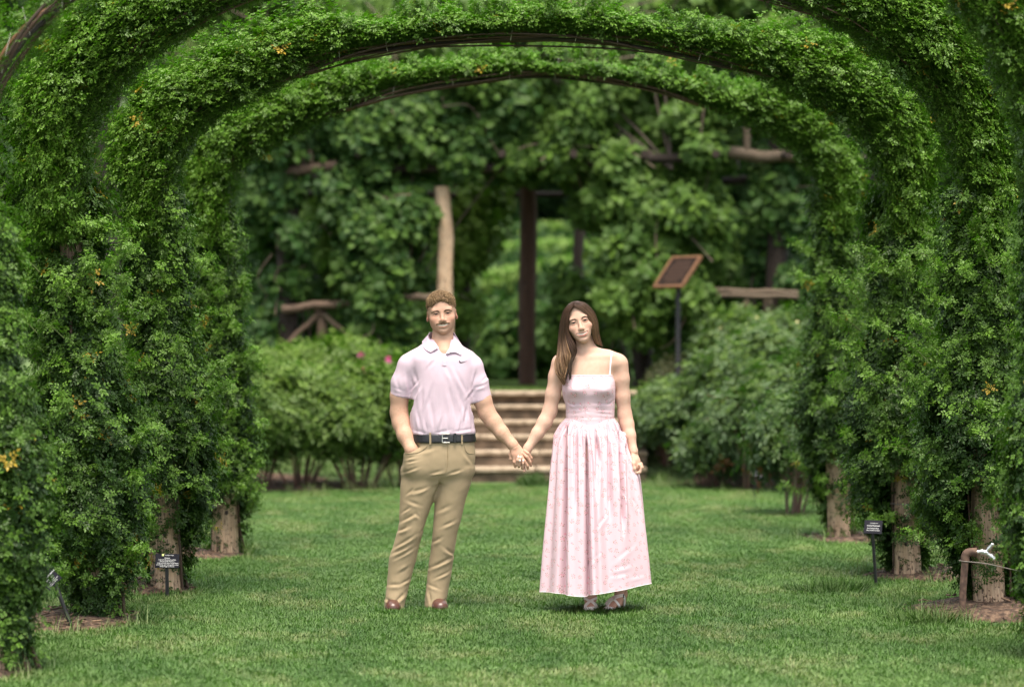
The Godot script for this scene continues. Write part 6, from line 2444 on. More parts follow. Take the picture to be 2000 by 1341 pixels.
func stuck_on(shape: PackedVector2Array, f: Field, lift: float) -> ArrayMesh:
	var g := Geo.new()
	var ids := []
	for p in shape:
		ids.append(g.vert(Vector3(p.x, p.y, f.front(p.x, p.y) + lift), Vector3.BACK))
	var t := Geometry2D.triangulate_polygon(shape)
	for i in range(0, t.size(), 3):
		g.tri(ids[t[i]], ids[t[i + 1]], ids[t[i + 2]])
	for i in shape.size():
		var a: Vector3 = g.v[ids[i]]
		var b: Vector3 = g.v[ids[(i + 1) % shape.size()]]
		var nn := (b - a).cross(Vector3.BACK).normalized()
		g.quad(g.vert(a, nn), g.vert(b, nn), g.vert(b - Vector3(0, 0, lift), nn), g.vert(a - Vector3(0, 0, lift), nn))
	return g.mesh()


func teeth(o: Dictionary, xf: Transform3D, parent: Node3D) -> void:
	var rows_ := []
	for j in 4:
		var r := []
		for k in 13:
			var u := (k - 6) / 6.0 * 0.82
			r.append(xf * Vector3(u * o.mouth, o.mouth_y + 0.013 * u * u + lerpf(-0.0042, 0.0036, j / 3.0) * (1.0 - 0.6 * u * u), o.lip_z + 0.0022 - 0.010 * u * u + 0.0008 * sin(PI * j / 3.0)))
		rows_.append(r)
	var g := Geo.new()
	g.sheet(rows_)
	part("teeth", thick(g, 0.003), M.teeth, parent)


func brow(pts: Array, half: float, count: int, c: Color, f: Field, xf: Transform3D, parent: Node3D) -> void:
	var path := smooth_path(pts, 8)
	var g := Geo.new()
	for k in count:
		var i := rng.randi_range(0, path.size() - 2)
		var t := float(i) / path.size()
		var p := path[i].lerp(path[i + 1], rng.randf()) + Vector3(0, some(-1, 1) * half * (1.0 - 0.65 * t), 0)
		p.z = f.front(p.x, p.y) + 0.0002
		var d := (path[i + 1] - path[i]).normalized()
		var q := p + (d + Vector3(0, 0.55 - 0.9 * t, 0)).normalized() * some(0.006, 0.009)
		q.z = f.front(q.x, q.y) + 0.0010
		g.tube(PackedVector3Array([xf * p, xf * q]), PackedFloat32Array([0.0009, 0.0005]), 3, c * some(0.7, 1.3), null, 0, false)
	part("eyebrow", g.mesh(), M.hair, parent)


func man_hair(xf: Transform3D, parent: Node3D) -> void:
	# short on the sides, a mop of small curls on top
	var h := Field.new(Vector3(-0.105, -0.08, -0.13), Vector3(0.105, 0.145, 0.125), 0.0032)
	h.ellipsoid(Vector3(0, 0.034, -0.014), Vector3(0.0825, 0.089, 0.1005), 0.02)
	h.ellipsoid(Vector3(0, 0.066, 0.005), Vector3(0.074, 0.059, 0.085), 0.02)
	h.column([[0.05, 0, 0.0815, 0.095, -0.014], [0.0, 0, 0.0812, 0.092, -0.014], [-0.045, 0, 0.078, 0.084, -0.02]], 0.01)
	h.ellipsoid(Vector3(0.0, -0.018, 0.112), Vector3(0.0745, 0.099, 0.080), 0.008, true)
	h.ellipsoid(Vector3(0, -0.108, 0.065), Vector3(0.10, 0.078, 0.118), 0.006, true)
	for s in [-1.0, 1.0]:
		h.ellipsoid(Vector3(s * 0.090, -0.014, -0.006), Vector3(0.016, 0.030, 0.021), 0.004, true)
	var g := Geo.new()
	var shift := func(p: Vector3, n: Vector3) -> float:
		return 0.0035 * bumpy.get_noise_3d(p.x * 70.0, p.y * 70.0, p.z * 70.0) * smoothstep(0.03, 0.08, p.y)
	var paint := func(p: Vector3, n: Vector3) -> Color:
		var top := smoothstep(0.03, 0.08, p.y)
		var c := Color(0.105, 0.062, 0.036).lerp(Color(0.17, 0.105, 0.058), top)
		return c * (1.0 + 0.7 * bumpy.get_noise_3d(p.x * 90.0, p.y * 90.0, p.z * 90.0))
	h.surface(g, xf, paint, shift, 1)
	var hair := part("hair", g.mesh(), M.hair, parent)
	var cg := Geo.new()
	var made := 0
	while made < 1700:
		var d := any_direction()
		if d.y < -0.15:
			continue
		var o := Vector3(0, 0.04, -0.006)
		# march outward to the hair's own surface
		var p := o
		for k in 60:
			p = o + d * (0.05 + 0.0012 * k)
			var i := ((p - h.lo) / h.cell).round()
			if i.x < 0 or i.y < 0 or i.z < 0 or i.x >= h.nx or i.y >= h.ny or i.z >= h.nz:
				break
			if h.d[(int(i.z) * h.ny + int(i.y)) * h.nx + int(i.x)] > 0:
				break
		if p.distance_to(o) < 0.062:
			continue
		made += 1
		var top := smoothstep(0.02, 0.09, p.y)
		var r := lerpf(0.0014, 0.0052, top) * some(0.6, 1.25)
		var a := d.cross(any_direction()).normalized()
		var b := d.cross(a)
		var ph := some(0, TAU)
		var pts := PackedVector3Array()
		var turns := some(0.7, 1.4)
		for k in 7:
			var t := k / 6.0
			var g2 := ph + TAU * turns * t
			pts.append(xf * (p + a * cos(g2) * r + d * (sin(g2) * r * 0.9 + 0.001 + 0.002 * top) + b * (t - 0.5) * r * 2.4))
		cg.tube(pts, ramp(lerpf(0.0008, 0.0014, top), 0.0006, 7), 4, Color(0.13, 0.078, 0.042).lerp(Color(0.46, 0.31, 0.17), rng.randf() * lerpf(0.45, 1.0, top)), null, 0, false)
	part("curl", cg.mesh(), M.hair, hair).set_meta("kind", "stuff")


# --- the woman
func woman_body() -> Dictionary:
	var f := Field.new(mp(1018, 1165, -0.16), mp(1262, 655, 0.16), 0.0085)
	f.cone(mp(1139, 655, -0.012), mp(1149, 697, -0.022), 0.0485, 0.052, 0.03)
	f.column([row(686, 1118, 1187, 0.05, -0.022), row(696, 1100, 1204, 0.064, -0.016), row(708, 1096, 1208, 0.076, -0.010), row(725, 1100, 1200, 0.084, -0.004), row(745, 1100, 1200, 0.088, 0.0), row(775, 1103, 1198, 0.080, 0.0), row(815, 1109, 1197, 0.080, 0.0), row(880, 1092, 1212, 0.095, 0.0), row(930, 1094, 1214, 0.095, 0.0)], 0.03)
	f.cone(mp(1142, 694, -0.02), mp(1098, 704, -0.012), 0.036, 0.040, 0.04)
	f.cone(mp(1157, 690, -0.02), mp(1206, 703, -0.012), 0.036, 0.040, 0.04)
	# collar bones
	f.cone(mp(1144, 699, 0.044), mp(1106, 699, 0.028), 0.008, 0.007, 0.02)
	f.cone(mp(1154, 698, 0.044), mp(1198, 695, 0.026), 0.008, 0.007, 0.02)
	# her right arm, down to his hand
	f.chain([mp(1092, 709, -0.012), mp(1086, 735, -0.014), mp(1080, 770, -0.018), mp(1074, 803, -0.022), mp(1064, 824, -0.010), mp(1050, 846, 0.004), mp(1031, 875, 0.020), mp(1028, 882, 0.022)], [0.044, 0.0415, 0.0415, 0.0405, 0.0405, 0.0350, 0.0240, 0.0230], 0.02)
	# her left arm
	f.chain([mp(1212, 711, -0.012), mp(1215.5, 740, -0.016), mp(1217, 775, -0.026), mp(1220.5, 810, -0.034), mp(1225, 828, -0.024), mp(1230.5, 850, 0.0), mp(1237.5, 880, 0.026), mp(1238.5, 885, 0.030)], [0.0455, 0.0400, 0.0395, 0.0395, 0.0380, 0.0325, 0.0220, 0.0212], 0.02)
	# legs, inside the skirt
	f.chain([mp(1125, 920, 0.0), mp(1140, 1040, 0.01), mp(1148, 1085, -0.01), mp(1153, 1172, -0.02)], [0.078, 0.052, 0.052, 0.032], 0.03)
	f.chain([mp(1185, 920, 0.0), mp(1198, 1040, 0.0), mp(1204, 1085, -0.02), mp(1212, 1165, -0.04)], [0.078, 0.052, 0.052, 0.032], 0.03)
	var g := Geo.new()
	f.surface(g, Transform3D(), hand_tone(Color(0.595, 0.385, 0.295)), null, 2)
	return {"geo": g, "field": f}


func woman_feet() -> Dictionary:
	var g := Geo.new()
	var out := []
	for s in [[mp(1153, 1166, -0.035), mp(1152, 1186, -0.055), mp(1152, 1184, 0.03), mp(1150, 1192, 0.075), 0.0], [mp(1213, 1158, -0.05), mp(1214, 1180, -0.07), mp(1203, 1180, 0.005), mp(1192, 1190, 0.055), -0.5]]:
		var f := Field.new((s[1] as Vector3).min(s[3]) - Vector3(0.08, 0.06, 0.07), (s[1] as Vector3).max(s[3]) + Vector3(0.08, 0.13, 0.08), 0.0035)
		f.chain([s[0] + Vector3(0, 0.06, 0), s[0]], [0.033, 0.034], 0.01)
		f.chain([s[0], s[1] + Vector3(0, 0.012, 0)], [0.034, 0.026], 0.015)
		f.chain([s[0] + Vector3(0, -0.01, 0.015), s[2], s[3] + Vector3(0, 0.002, -0.01)], [0.030, 0.029, 0.030], 0.02, 0.8, Vector3.UP)
		var dir: Vector3 = (s[3] - s[2])
		dir.y = 0
		dir = dir.normalized()
		var side := Vector3(dir.z, 0, -dir.x)
		for k in 5:
			var e := (k - 2) * 0.0135
			var long := 0.034 - 0.004 * absf(k - (1.0 if s[4] < 0 else 3.0))
			var p: Vector3 = s[3] + side * e
			f.chain([p, p + dir * long * 0.6 + Vector3(0, 0.003, 0), p + dir * long + Vector3(0, -0.004, 0)], [0.0088, 0.0082, 0.0076], 0.004)
		f.surface(g, Transform3D(), hand_tone(Color(0.53, 0.31, 0.22)), null, 1)
		out.append({"s": s, "field": f, "dir": dir, "side": side})
	return {"geo": g, "feet": out}


func finish_woman(got: Array) -> void:
	var o := thing("person", "smiling woman with long brown hair in a pale pink floral dress, holding the man's hand", "person", mp(1165, 1195, 0.0))
	var body := Geo.new()
	for k in [5, 6, 7, 8]:
		append(body, got[k].geo)
	part("body", body.mesh(), M.skin, o)
	var fo: Dictionary = got[6].o
	var ff: Field = got[6].field
	var xf: Transform3D = woman.head
	eyes(fo, xf, Color(0.035, 0.02, 0.012), o)
	teeth(fo, xf, o)
	for s in [-1.0, 1.0]:
		brow([Vector3(s * 0.0150, 0.0135, 0), Vector3(s * 0.029, 0.0180, 0), Vector3(s * 0.042, 0.0180, 0), Vector3(s * 0.052, 0.0132, 0)], 0.0026, 100, Color(0.055, 0.032, 0.022), ff, xf, o)
	var hair := part("hair", got[6].hair.mesh(), M.hair, o)
	woman_locks(hair)
	dress(o, got[5].field)
	# nails and ring of the laced hand, and the thumb nail of the other
	var nail := plain(0.80, 0.72, 0.70, 0.2)
	for e in [[1012.3, 891.6, 0.0735], [1016.8, 893.1, 0.0775], [1021.9, 899.2, 0.0750], [1241.2, 921.8, 0.0775]]:
		var g := Geo.new()
		g.ball(mp(e[0], e[1], e[2] - 0.0016), Vector3(0.0048, 0.0062, 0.0026), Basis(), 6, 10)
		part("nail", g.mesh(), nail, o)
	var rg := Geo.new()
	rg.ball(mp(1015.4, 899.5, 0.0805), Vector3(0.0035, 0.0035, 0.003), Basis(), 4, 6)
	var gem := plain(0.85, 0.85, 0.88, 0.08)
	gem.metallic = 0.6
	var ring := Geo.new()
	ring.tube(smooth_path([mp(1013, 900, 0.068), mp(1014, 900, 0.0785), mp(1017, 900, 0.0785), mp(1018.2, 900, 0.068)], 4), ramp(0.0013, 0.0013, 13), 5)
	var r := part("ring", ring.mesh(), gem, o)
	part("stone", rg.mesh(), gem, r)
	# bracelet
	var bg := Geo.new()
	for k in 16:
		var a := TAU * k / 16.0
		bg.ball(mp(1238, 883.5, 0.028) + Vector3(cos(a) * 0.0245, -0.004 * cos(a) + 0.001 * (k % 2), sin(a) * 0.0245), Vector3(0.0026, 0.0022, 0.0026), Basis(), 4, 6)
	var gold := plain(0.42, 0.28, 0.16, 0.3)
	gold.metallic = 0.7
	part("bracelet", bg.mesh(), gold, o)
	sandals(got[8].feet, o)


func sandals(feet: Array, o: Node3D) -> void:
	var white := plain(0.86, 0.82, 0.75, 0.5)
	var sole_m := plain(0.50, 0.40, 0.31, 0.6)
	for e in feet:
		var s: Array = e.s
		var dir: Vector3 = e.dir
		var side: Vector3 = e.side
		var f: Field = e.field
		var sg := Geo.new()
		var heel: Vector3 = s[1]
		var ball: Vector3 = s[3]
		var rows_ := []
		for k in 9:
			var t := k / 8.0
			var c := heel.lerp(ball + dir * 0.045, t)
			c.y = lerpf(0.030, 0.004, smoothstep(0.0, 0.7, t)) - 0.012
			var w := 0.026 + 0.012 * sin(PI * clampf(t * 1.05, 0, 1)) + 0.006 * t
			if k == 0 or k == 8:
				w *= 0.6
			rows_.append([c - side * w, c - side * w + Vector3(0, 0.010, 0), c + Vector3(0, 0.011, 0), c + side * w + Vector3(0, 0.010, 0), c + side * w, c + Vector3(0, -0.004, 0)])
		sg.sheet(rows_, true)
		var sd := part("sandal", sg.mesh(), sole_m, o)
		# straps: [from px, py] to [to px, py] over the front of the foot, half width in px
		var straps: Array
		if s[4] == 0.0:
			straps = [[[1136.5, 1194], [1142, 1186.5], [1152, 1184], [1162, 1185.5], [1168, 1194], 2.6], [[1139.5, 1187], [1144, 1179], [1152, 1172.5], [1160, 1169], [1166, 1167.5], 2.0], [[1141, 1168], [1148, 1170.5], [1156, 1173.5], [1163, 1180], [1167.5, 1190], 2.0]]
		else:
			straps = [[[1179, 1188], [1186, 1184.5], [1195, 1186], [1204, 1190.5], [1210, 1193.5], 3.0], [[1184.5, 1181], [1190, 1174], [1197, 1168.5], [1206, 1164.5], [1219, 1161.5], 2.8], [[1197, 1168], [1203, 1173], [1208, 1180], [1211, 1187], [1212.5, 1193], 2.0], [[1219, 1164], [1220.5, 1172], [1220, 1182], [1218, 1190], [1217, 1193], 1.6]]
		for st in straps:
			var pts := []
			for k in 5:
				pts.append(Vector3(st[k][0], st[k][1], 0))
			var path := smooth_path(pts, 4)
			var edge := [[], [], []]
			for i in path.size():
				var t := (path[mini(i + 1, path.size() - 1)] - path[maxi(i - 1, 0)]).normalized()
				var nn := Vector3(-t.y, t.x, 0) * float(st[5])
				for w in 3:
					var q2 := path[i] + nn * (w - 1)
					var q := mp(q2.x, q2.y)
					var z := f.front(q.x, q.y)
					if z < f.lo.z + 0.005:
						z = -1.0
					q.z = z
					edge[w].append(q)
			# where the strap leaves the foot's outline it follows its neighbours
			for w in 3:
				var last := 0.0
				for i in edge[w].size():
					if edge[w][i].z > -0.9:
						last = edge[w][i].z
						break
				for i in edge[w].size():
					if edge[w][i].z < -0.9:
						edge[w][i].z = last - 0.006
					else:
						last = edge[w][i].z
					edge[w][i].z += 0.0035
			var g := Geo.new()
			g.sheet(edge)
			part("strap", thick(g, 0.0022), white, sd)
		if s[4] != 0.0:
			var g := Geo.new()
			g.box(mp(1218.2, 1163.5, f.front(mp(1217, 1163).x, mp(1217, 1163).y) + 0.008), Vector3(0.006, 0.02, 0.004), Basis(), 0.001)
			part("buckle", g.mesh(), plain(0.05, 0.045, 0.045, 0.4), sd)


func woman_locks(hair: Node3D) -> void:
	var ol := [[1121.5, 590.0], [1103.6, 603], [1095.7, 622], [1091.8, 647], [1089.5, 669.5], [1086.8, 692], [1085.7, 710], [1088, 730], [1096, 751]]
	var il := [[1121.3, 597], [1112.8, 611], [1109.2, 632], [1110.5, 647], [1115, 659], [1123, 675], [1126, 689], [1121, 709], [1114, 736]]
	var zl := [[0.055, 0.095], [0.030, 0.092], [0.0, 0.084], [-0.012, 0.076], [0.0, 0.076], [0.040, 0.088], [0.066, 0.096], [0.078, 0.104], [0.085, 0.108]]
	var orr := [[1121.6, 590], [1141.6, 591.5], [1159.5, 608], [1166.5, 625], [1169.6, 641.5], [1171, 653], [1177, 676]]
	var ir := [[1121.5, 598], [1137, 606.5], [1147.5, 618.5], [1155.3, 634], [1158, 647], [1158.8, 658], [1165, 671]]
	var zr := [[0.055, 0.095], [0.030, 0.090], [0.0, 0.082], [-0.015, 0.070], [-0.02, 0.058], [-0.03, 0.044], [-0.05, 0.0]]
	var sets := [[ol, il, zl, 420, true], [orr, ir, zr, 230, false]]
	for e in sets:
		var g := Geo.new()
		var n: int = e[3]
		for j in n:
			var a := pow(rng.randf(), 0.9)
			var deep := rng.randf()
			var ph := some(0, TAU)
			var wave := floorf(a * 5.0) * 1.3
			var stop: int = e[0].size() if rng.randf() < 0.8 else e[0].size() - 1
			var ctrl := []
			for k in stop:
				var o: Array = e[0][k]
				var i: Array = e[1][k]
				var t: float = float(k) / (e[0].size() - 1)
				var px := lerpf(o[0], i[0], a)
				var py := lerpf(o[1], i[1], a) + some(-1.0, 1.0)
				if e[4]:
					var low := smoothstep(0.42, 1.0, t)
					px += sin(t * 14.0 + wave) * 4.6 * low + some(-0.8, 0.8) * low
					if k == 8:
						py += some(-12.0, 4.0)
				var z := lerpf(e[2][k][0], e[2][k][1], sin(a * PI * 0.5)) + 0.004 - deep * 0.016 * smoothstep(0.1, 0.4, t)
				if e[4]:
					z += 0.016 * cos(t * 14.0 + wave) * smoothstep(0.42, 1.0, t)
				ctrl.append(mp(px, py, z))
			var path := smooth_path(ctrl, 4)
			var rad := PackedFloat32Array()
			var r0 := some(0.0018, 0.0031)
			for k in path.size():
				var t := float(k) / (path.size() - 1)
				rad.append(r0 * (0.45 + 0.75 * sin(PI * clampf(t * 0.9 + 0.08, 0, 1))))
			# lighter, sun-bleached ends
			var first := g.v.size()
			g.tube(path, rad, 4, Color.WHITE, null, 0, false)
			var base := Color(0.028, 0.015, 0.010).lerp(Color(0.070, 0.038, 0.024), rng.randf())
			var ends := Color(0.10, 0.058, 0.034).lerp(Color(0.38, 0.225, 0.12), pow(rng.randf(), 2.0))
			if a > 0.68 and e[4]:
				ends = Color(0.035, 0.02, 0.014)
			for k in path.size():
				var t := float(k) / (path.size() - 1)
				for q in 5:
					g.c[first + k * 5 + q] = base.lerp(ends, smoothstep(0.35, 0.85, t) if e[4] else t * 0.6)
		part("lock", g.mesh(), M.hair, hair)
	# hair falling behind the shoulders
	var bg := Geo.new()
	for j in 90:
		var u := some(-1, 1)
		var ctrl := [mp(1128 + u * 22, 612, -0.06 - 0.03 * (1 - u * u)), mp(1131 + u * 28, 655, -0.065 - 0.03 * (1 - u * u)), mp(1136 + u * 32, 700, -0.105), mp(1138 + u * 30, 735 + some(-10, 12), -0.12)]
		var path := smooth_path(ctrl, 4)
		bg.tube(path, ramp(0.0045, 0.003, path.size()), 4, Color(0.05, 0.028, 0.018).lerp(Color(0.12, 0.07, 0.042), rng.randf()), null, 0, false)
	part("lock", bg.mesh(), M.hair, hair)


func floral() -> ImageTexture:
	# small bunches of pink roses with olive sprigs on pale pink cotton
	var n := 1536
	var im := Image.create(n, n, false, Image.FORMAT_RGBA8)
	im.fill(lin(0.680, 0.495, 0.540))
	var r := RandomNumberGenerator.new()
	r.seed = 5
	var dab := func(x: float, y: float, rad: float, c: Color, stretch: float, ang: float) -> void:
		var b := int(rad * maxf(stretch, 1.0)) + 2
		for j in range(-b, b + 1):
			for i in range(-b, b + 1):
				var u := (i * cos(ang) + j * sin(ang)) / stretch
				var v := -i * sin(ang) + j * cos(ang)
				var e := sqrt(u * u + v * v) / rad
				if e < 1.0:
					var px := posmod(int(x) + i, n)
					var py := posmod(int(y) + j, n)
					im.set_pixel(px, py, im.get_pixel(px, py).lerp(c, clampf((1.0 - e) * 3.0, 0, 0.9)))
	# a loose half-drop grid, each motif a little shifted and turned
	var rows_ := 10
	for j in rows_:
		for i in rows_:
			var x: float = (i + 0.5 * (j % 2)) * n / rows_ + r.randf_range(-46, 46)
			var y: float = j * n / rows_ + r.randf_range(-46, 46)
			var big := (i + j) % 3 != 0
			var turn := r.randf_range(0, TAU)
			if big:
				for k in 7:
					var a := turn + TAU * k / 7.0 + r.randf_range(-0.3, 0.3)
					var d := r.randf_range(26, 44)
					dab.call(x + cos(a) * d, y + sin(a) * d, r.randf_range(4.5, 7), lin(0.30, 0.25, 0.10).lerp(lin(0.16, 0.10, 0.06), r.randf()), 1.7, a + r.randf_range(-0.6, 0.6))
				for k in 3:
					var a := turn + TAU * k / 3.0
					var cx := x + cos(a) * 17
					var cy := y + sin(a) * 17
					for q in 5:
						var b := TAU * q / 5.0 + turn
						dab.call(cx + cos(b) * 7.5, cy + sin(b) * 7.5, 7.0, lin(0.74, 0.34, 0.40).lerp(lin(0.78, 0.50, 0.54), r.randf()), 1.0, 0)
					dab.call(cx, cy, 5.0, lin(0.62, 0.14, 0.20), 1.0, 0)
			else:
				for q in 5:
					var b := TAU * q / 5.0 + turn
					dab.call(x + cos(b) * 11, y + sin(b) * 11, 8.5, lin(0.75, 0.38, 0.44), 1.4, b)
				dab.call(x, y, 5.5, lin(0.62, 0.14, 0.2), 1.0, 0)
				dab.call(x + 24, y + 18, 7, lin(0.24, 0.21, 0.08), 1.8, 0.7)
	return ImageTexture.create_from_image(im)


func dress(o: Node3D, skin: Field) -> void:
	var cotton := StandardMaterial3D.new()
	cotton.albedo_texture = floral()
	cotton.roughness = 0.95
	cotton.metallic_specular = 0.2
	cotton.rim_enabled = true
	cotton.rim = 0.2
	cotton.backlight_enabled = true
	cotton.backlight = Color(0.40, 0.18, 0.24)
	# bodice
	var n := 128
	var rows_ := []
	var uvs := []
	var list := folds([[1107, 790, 1140, 786, 3, 5], [1150, 786, 1200, 789, 3, 5], [1106, 800, 1150, 796, 2.5, 4], [1150, 797, 1200, 802, 2.5, 4], [1106, 808, 1135, 806, 2.5, 4], [1160, 806, 1200, 810, 2.5, 4], [1120, 816, 1175, 814, 2.5, 3], [1104, 783, 1124, 792, 3, 5], [1200, 780, 1184, 790, 3, 4], [1130, 804, 1170, 802, 2, 3]])
	for j in 41:
		var t := j / 40.0
		var r := []
		var ru := []
		for k in n:
			var a := TAU * k / n  # 0 in front, to the picture's right
			var s := sin(a)
			var c := cos(a)
			# upper edge straight across the bust and lower at the sides; the waist seam dips in front
			var top := lerpf(732.0, 745.0, smoothstep(0.35, -0.2, c))
			var low := lerpf(817.0, 831.0, maxf(c, 0.0) * exp(-pow(s / 0.55, 2.0)))
			var py := lerpf(top, low, t)
			var y := mp(0, py).y
			var q := ring_at(woman.bust, clampf(y, woman.bust[-1][0], woman.bust[0][0]))
			var cc := signf(c) * pow(absf(c), 0.9)
			var ss := signf(s) * pow(absf(s), 0.94)
			var p := Vector3(q[0] + ss * q[1], y, q[3] + cc * q[2])
			if c > 0:
				for m in [1121.0, 1179.0]:
					var e := Vector2(p.x - mp(m, 0).x, (p.y - mp(0, 762).y) * (0.9 if p.y > mp(0, 762).y else 1.35))
					p.z += 0.034 * exp(-e.length_squared() / 0.0019)
				p.z += fold_depth(list, p)
			r.append(p)
			ru.append(Vector2((a if a < PI else a - TAU) * 0.155 / 0.495, (y - 1.0) / -0.495))
		rows_.append(r)
		uvs.append(ru)
	var g := Geo.new()
	g.sheet(rows_, true)
	for j in 41:
		for k in n:
			g.uv[j * n + k] = uvs[j][k]
	var bodice := part("bodice", close_seam(g, 41, n, TAU * 0.155 / 0.42), cotton, o)
	# ladder-stitch seams and edge piping on the front
	var dots := plain(0.40, 0.20, 0.24, 0.9)
	for e in [[[1106, 733.5], [1108, 770], [1114, 790], [1117, 820]], [[1138.5, 732.5], [1140, 775], [1142.5, 800], [1144.5, 829]], [[1173.8, 731.8], [1173.5, 775], [1173, 800], [1173.5, 824]]]:
		var path := smooth_path([mp(e[0][0], e[0][1]), mp(e[1][0], e[1][1]), mp(e[2][0], e[2][1]), mp(e[3][0], e[3][1])], 16)
		var dg := Geo.new()
		var i := 0
		for p in path:
			i += 1
			var z := nearest_front(rows_, p)
			dg.ball(Vector3(p.x, p.y, z + 0.0006), Vector3(0.0016, 0.0012, 0.0010), Basis(), 3, 5)
		var s := part("ladder_stitch", dg.mesh(), dots, bodice)
		s.set_meta("kind", "stuff")
	var pipe := Geo.new()
	var edge := PackedVector3Array()
	for k in n + 1:
		edge.append(rows_[0][k % n])
	pipe.tube(edge, ramp(0.0024, 0.0024, n + 1), 6, Color.WHITE, null, 0, false)
	var trim := plain(0.80, 0.70, 0.73, 0.8)
	part("edge_piping", pipe.mesh(), trim, bodice)
	# shoulder straps
	for e in [[[1190.5, 732.5], [1191.5, 715], [1193, 700], [1194.5, 688]], [[1105, 733], [1105, 715], [1106, 702], [1108, 692]]]:
		var path := smooth_path([mp(e[0][0], e[0][1]), mp(e[1][0], e[1][1]), mp(e[2][0], e[2][1]), mp(e[3][0], e[3][1])], 5)
		var l := []
		var rr := []
		for i in path.size():
			var z := skin.front(path[i].x, path[i].y) + 0.0025
			if i == 0:
				z = nearest_front(rows_, path[0])
			l.append(Vector3(path[i].x - 0.0042, path[i].y, z))
			rr.append(Vector3(path[i].x + 0.0042, path[i].y, z))
		for k in 5:
			var b: Vector3 = path[-1]
			var q := Vector3(b.x + 0.002 * k, b.y - 0.022 * k * k / 4.0 + 0.003 * k, l[path.size() - 1].z - 0.026 * (k + 1))
			l.append(q - Vector3(0.0042, 0, 0))
			rr.append(q + Vector3(0.0042, 0, 0))
		var sg := Geo.new()
		sg.sheet([l, rr])
		part("shoulder_strap", thick(sg, 0.0016), trim, o)
	# skirt
	var sk := [row(816, 1104.5, 1200.5, 0.092), row(824, 1099, 1205, 0.100), row(836, 1092, 1211, 0.112), row(850, 1085, 1218, 0.124), row(880, 1079.5, 1231, 0.142), row(905, 1076.5, 1241, 0.156), row(933, 1074, 1249, 0.170), row(980, 1070, 1256, 0.190), row(1026, 1066, 1262, 0.206), row(1090, 1061, 1269, 0.226), row(1170, 1055, 1277, 0.25)]
	var m := 480
	var nrow := 90
	rows_ = []
	uvs = []
	var rip := folds([[1195, 1095, 1240, 1060, 6, 3], [1190, 1112, 1235, 1100, 5, 4], [1180, 1125, 1240, 1118, 5, 3], [1205, 950, 1240, 990, 5, 3], [1075, 1090, 1090, 1060, 4, 4], [1155, 1040, 1185, 1000, 5, 4], [1225, 960, 1250, 1000, 5, 4], [1200, 985, 1180, 1030, 6, 2.5], [1150, 1100, 1172, 1075, 4, 4], [1216, 1130, 1262, 1120, 4, 5]])
	for j in nrow:
		var t := j / (nrow - 1.0)
		var r := []
		var ru := []
		for k in m:
			var a := TAU * k / m
			var s := sin(a)
			var c := cos(a)
			var top := lerpf(816.0, 830.0, maxf(c, 0.0) * exp(-pow(s / 0.55, 2.0)))
			# the hem: lower in the middle left, raised at the right
			var hem := 1134.0
			if c > -0.02:
				var hx := 0.5 + 0.5 * s
				hem = lerpf(1155, 1164, smoothstep(0.0, 0.38, hx)) if hx < 0.40 else lerpf(1161, 1137, pow((hx - 0.40) / 0.60, 1.35))
			var py := lerpf(top, hem, t)
			var y := mp(0, py).y
			var q := ring_at(sk, clampf(y, sk[-1][0], sk[0][0]))
			# gathers at the waist run together into wide folds below
			var near := exp(-t * 7.0)
			var ph := 1.2 * sin(a * 2.0 + 0.7) + 0.6 * sin(a * 5.0)
			var fine := sin(a * 46.0 + ph * 2.0 + 1.5 * sin(a * 7.0)) * 0.0055 * near * smoothstep(0.0, 0.04, t)
			fine += sin(a * 23.0 + ph + 0.8 * sin(a * 3.0)) * 0.0085 * exp(-t * 2.6) * smoothstep(0.0, 0.10, t)
			var wide := sin(a * 12.0 + ph * 1.4) * 0.0125 * smoothstep(0.05, 0.4, t) * (0.75 + 0.5 * sin(a * 3.0 + 1.0))
			wide += sin(a * 7.0 + ph) * 0.013 * smoothstep(0.2, 0.9, t) * (0.6 if c > 0 else 1.0)
			var e := fine + wide
			# the deep folds of the photograph
			if c > 0.0:
				for d in [[1106.0, 1097.0, 0.0130, 0.060, 0.02, 1.3], [1144.0, 1146.5, 0.0085, 0.065, 0.04, 1.3], [1211.0, 1216.0, 0.009, 0.042, 0.02, 0.72], [1165.0, 1163.0, 0.012, 0.026, 0.0, 0.5], [1126.0, 1122.0, 0.009, 0.024, 0.0, 0.6], [1187.0, 1192.0, 0.010, 0.026, 0.02, 0.6]]:
					var fx := mp(lerpf(d[0], d[1], t), 0).x
					var x: float = q[0] + s * q[1]
					var w: float = d[2] * (0.6 + 0.9 * t)
					var g2: float = (x - fx) / w
					var on := smoothstep(d[4], d[4] + 0.12, t) * (1.0 - smoothstep(d[5] - 0.2, d[5], t) if d[5] < 1.0 else 1.0)
					e -= d[3] * exp(-g2 * g2) * on * (1.0 if g2 < 0 else 0.8)
					e += d[3] * 0.35 * exp(-pow((g2 - 2.0) / 1.1, 2.0)) * on
			var p := Vector3(q[0] + s * (q[1] + e * absf(s) * 0.5), y, q[3] + c * q[2])
			p += Vector3(s * 0.25, 0, c).normalized() * e
			if c > 0:
				p.z += fold_depth(rip, p)
			p.y = EYE.y + (EYE_ROW - py) / scale_at(p.z * 0.9)
			r.append(p)
			var R := lerpf(0.20, 0.34, pow(t, 0.7))
			var aa := a if a < PI else a - TAU
			ru.append(Vector2(aa * R / 0.495, (y - 1.0) / -0.495))
		rows_.append(r)
		uvs.append(ru)
	var kg := Geo.new()
	kg.sheet(rows_, true)
	for j in nrow:
		for k in m:
			kg.uv[j * m + k] = uvs[j][k]
	# drop the one strip at the back where the cloth's pattern begins again
	var skirt := part("skirt", kg.mesh(), cotton, o)
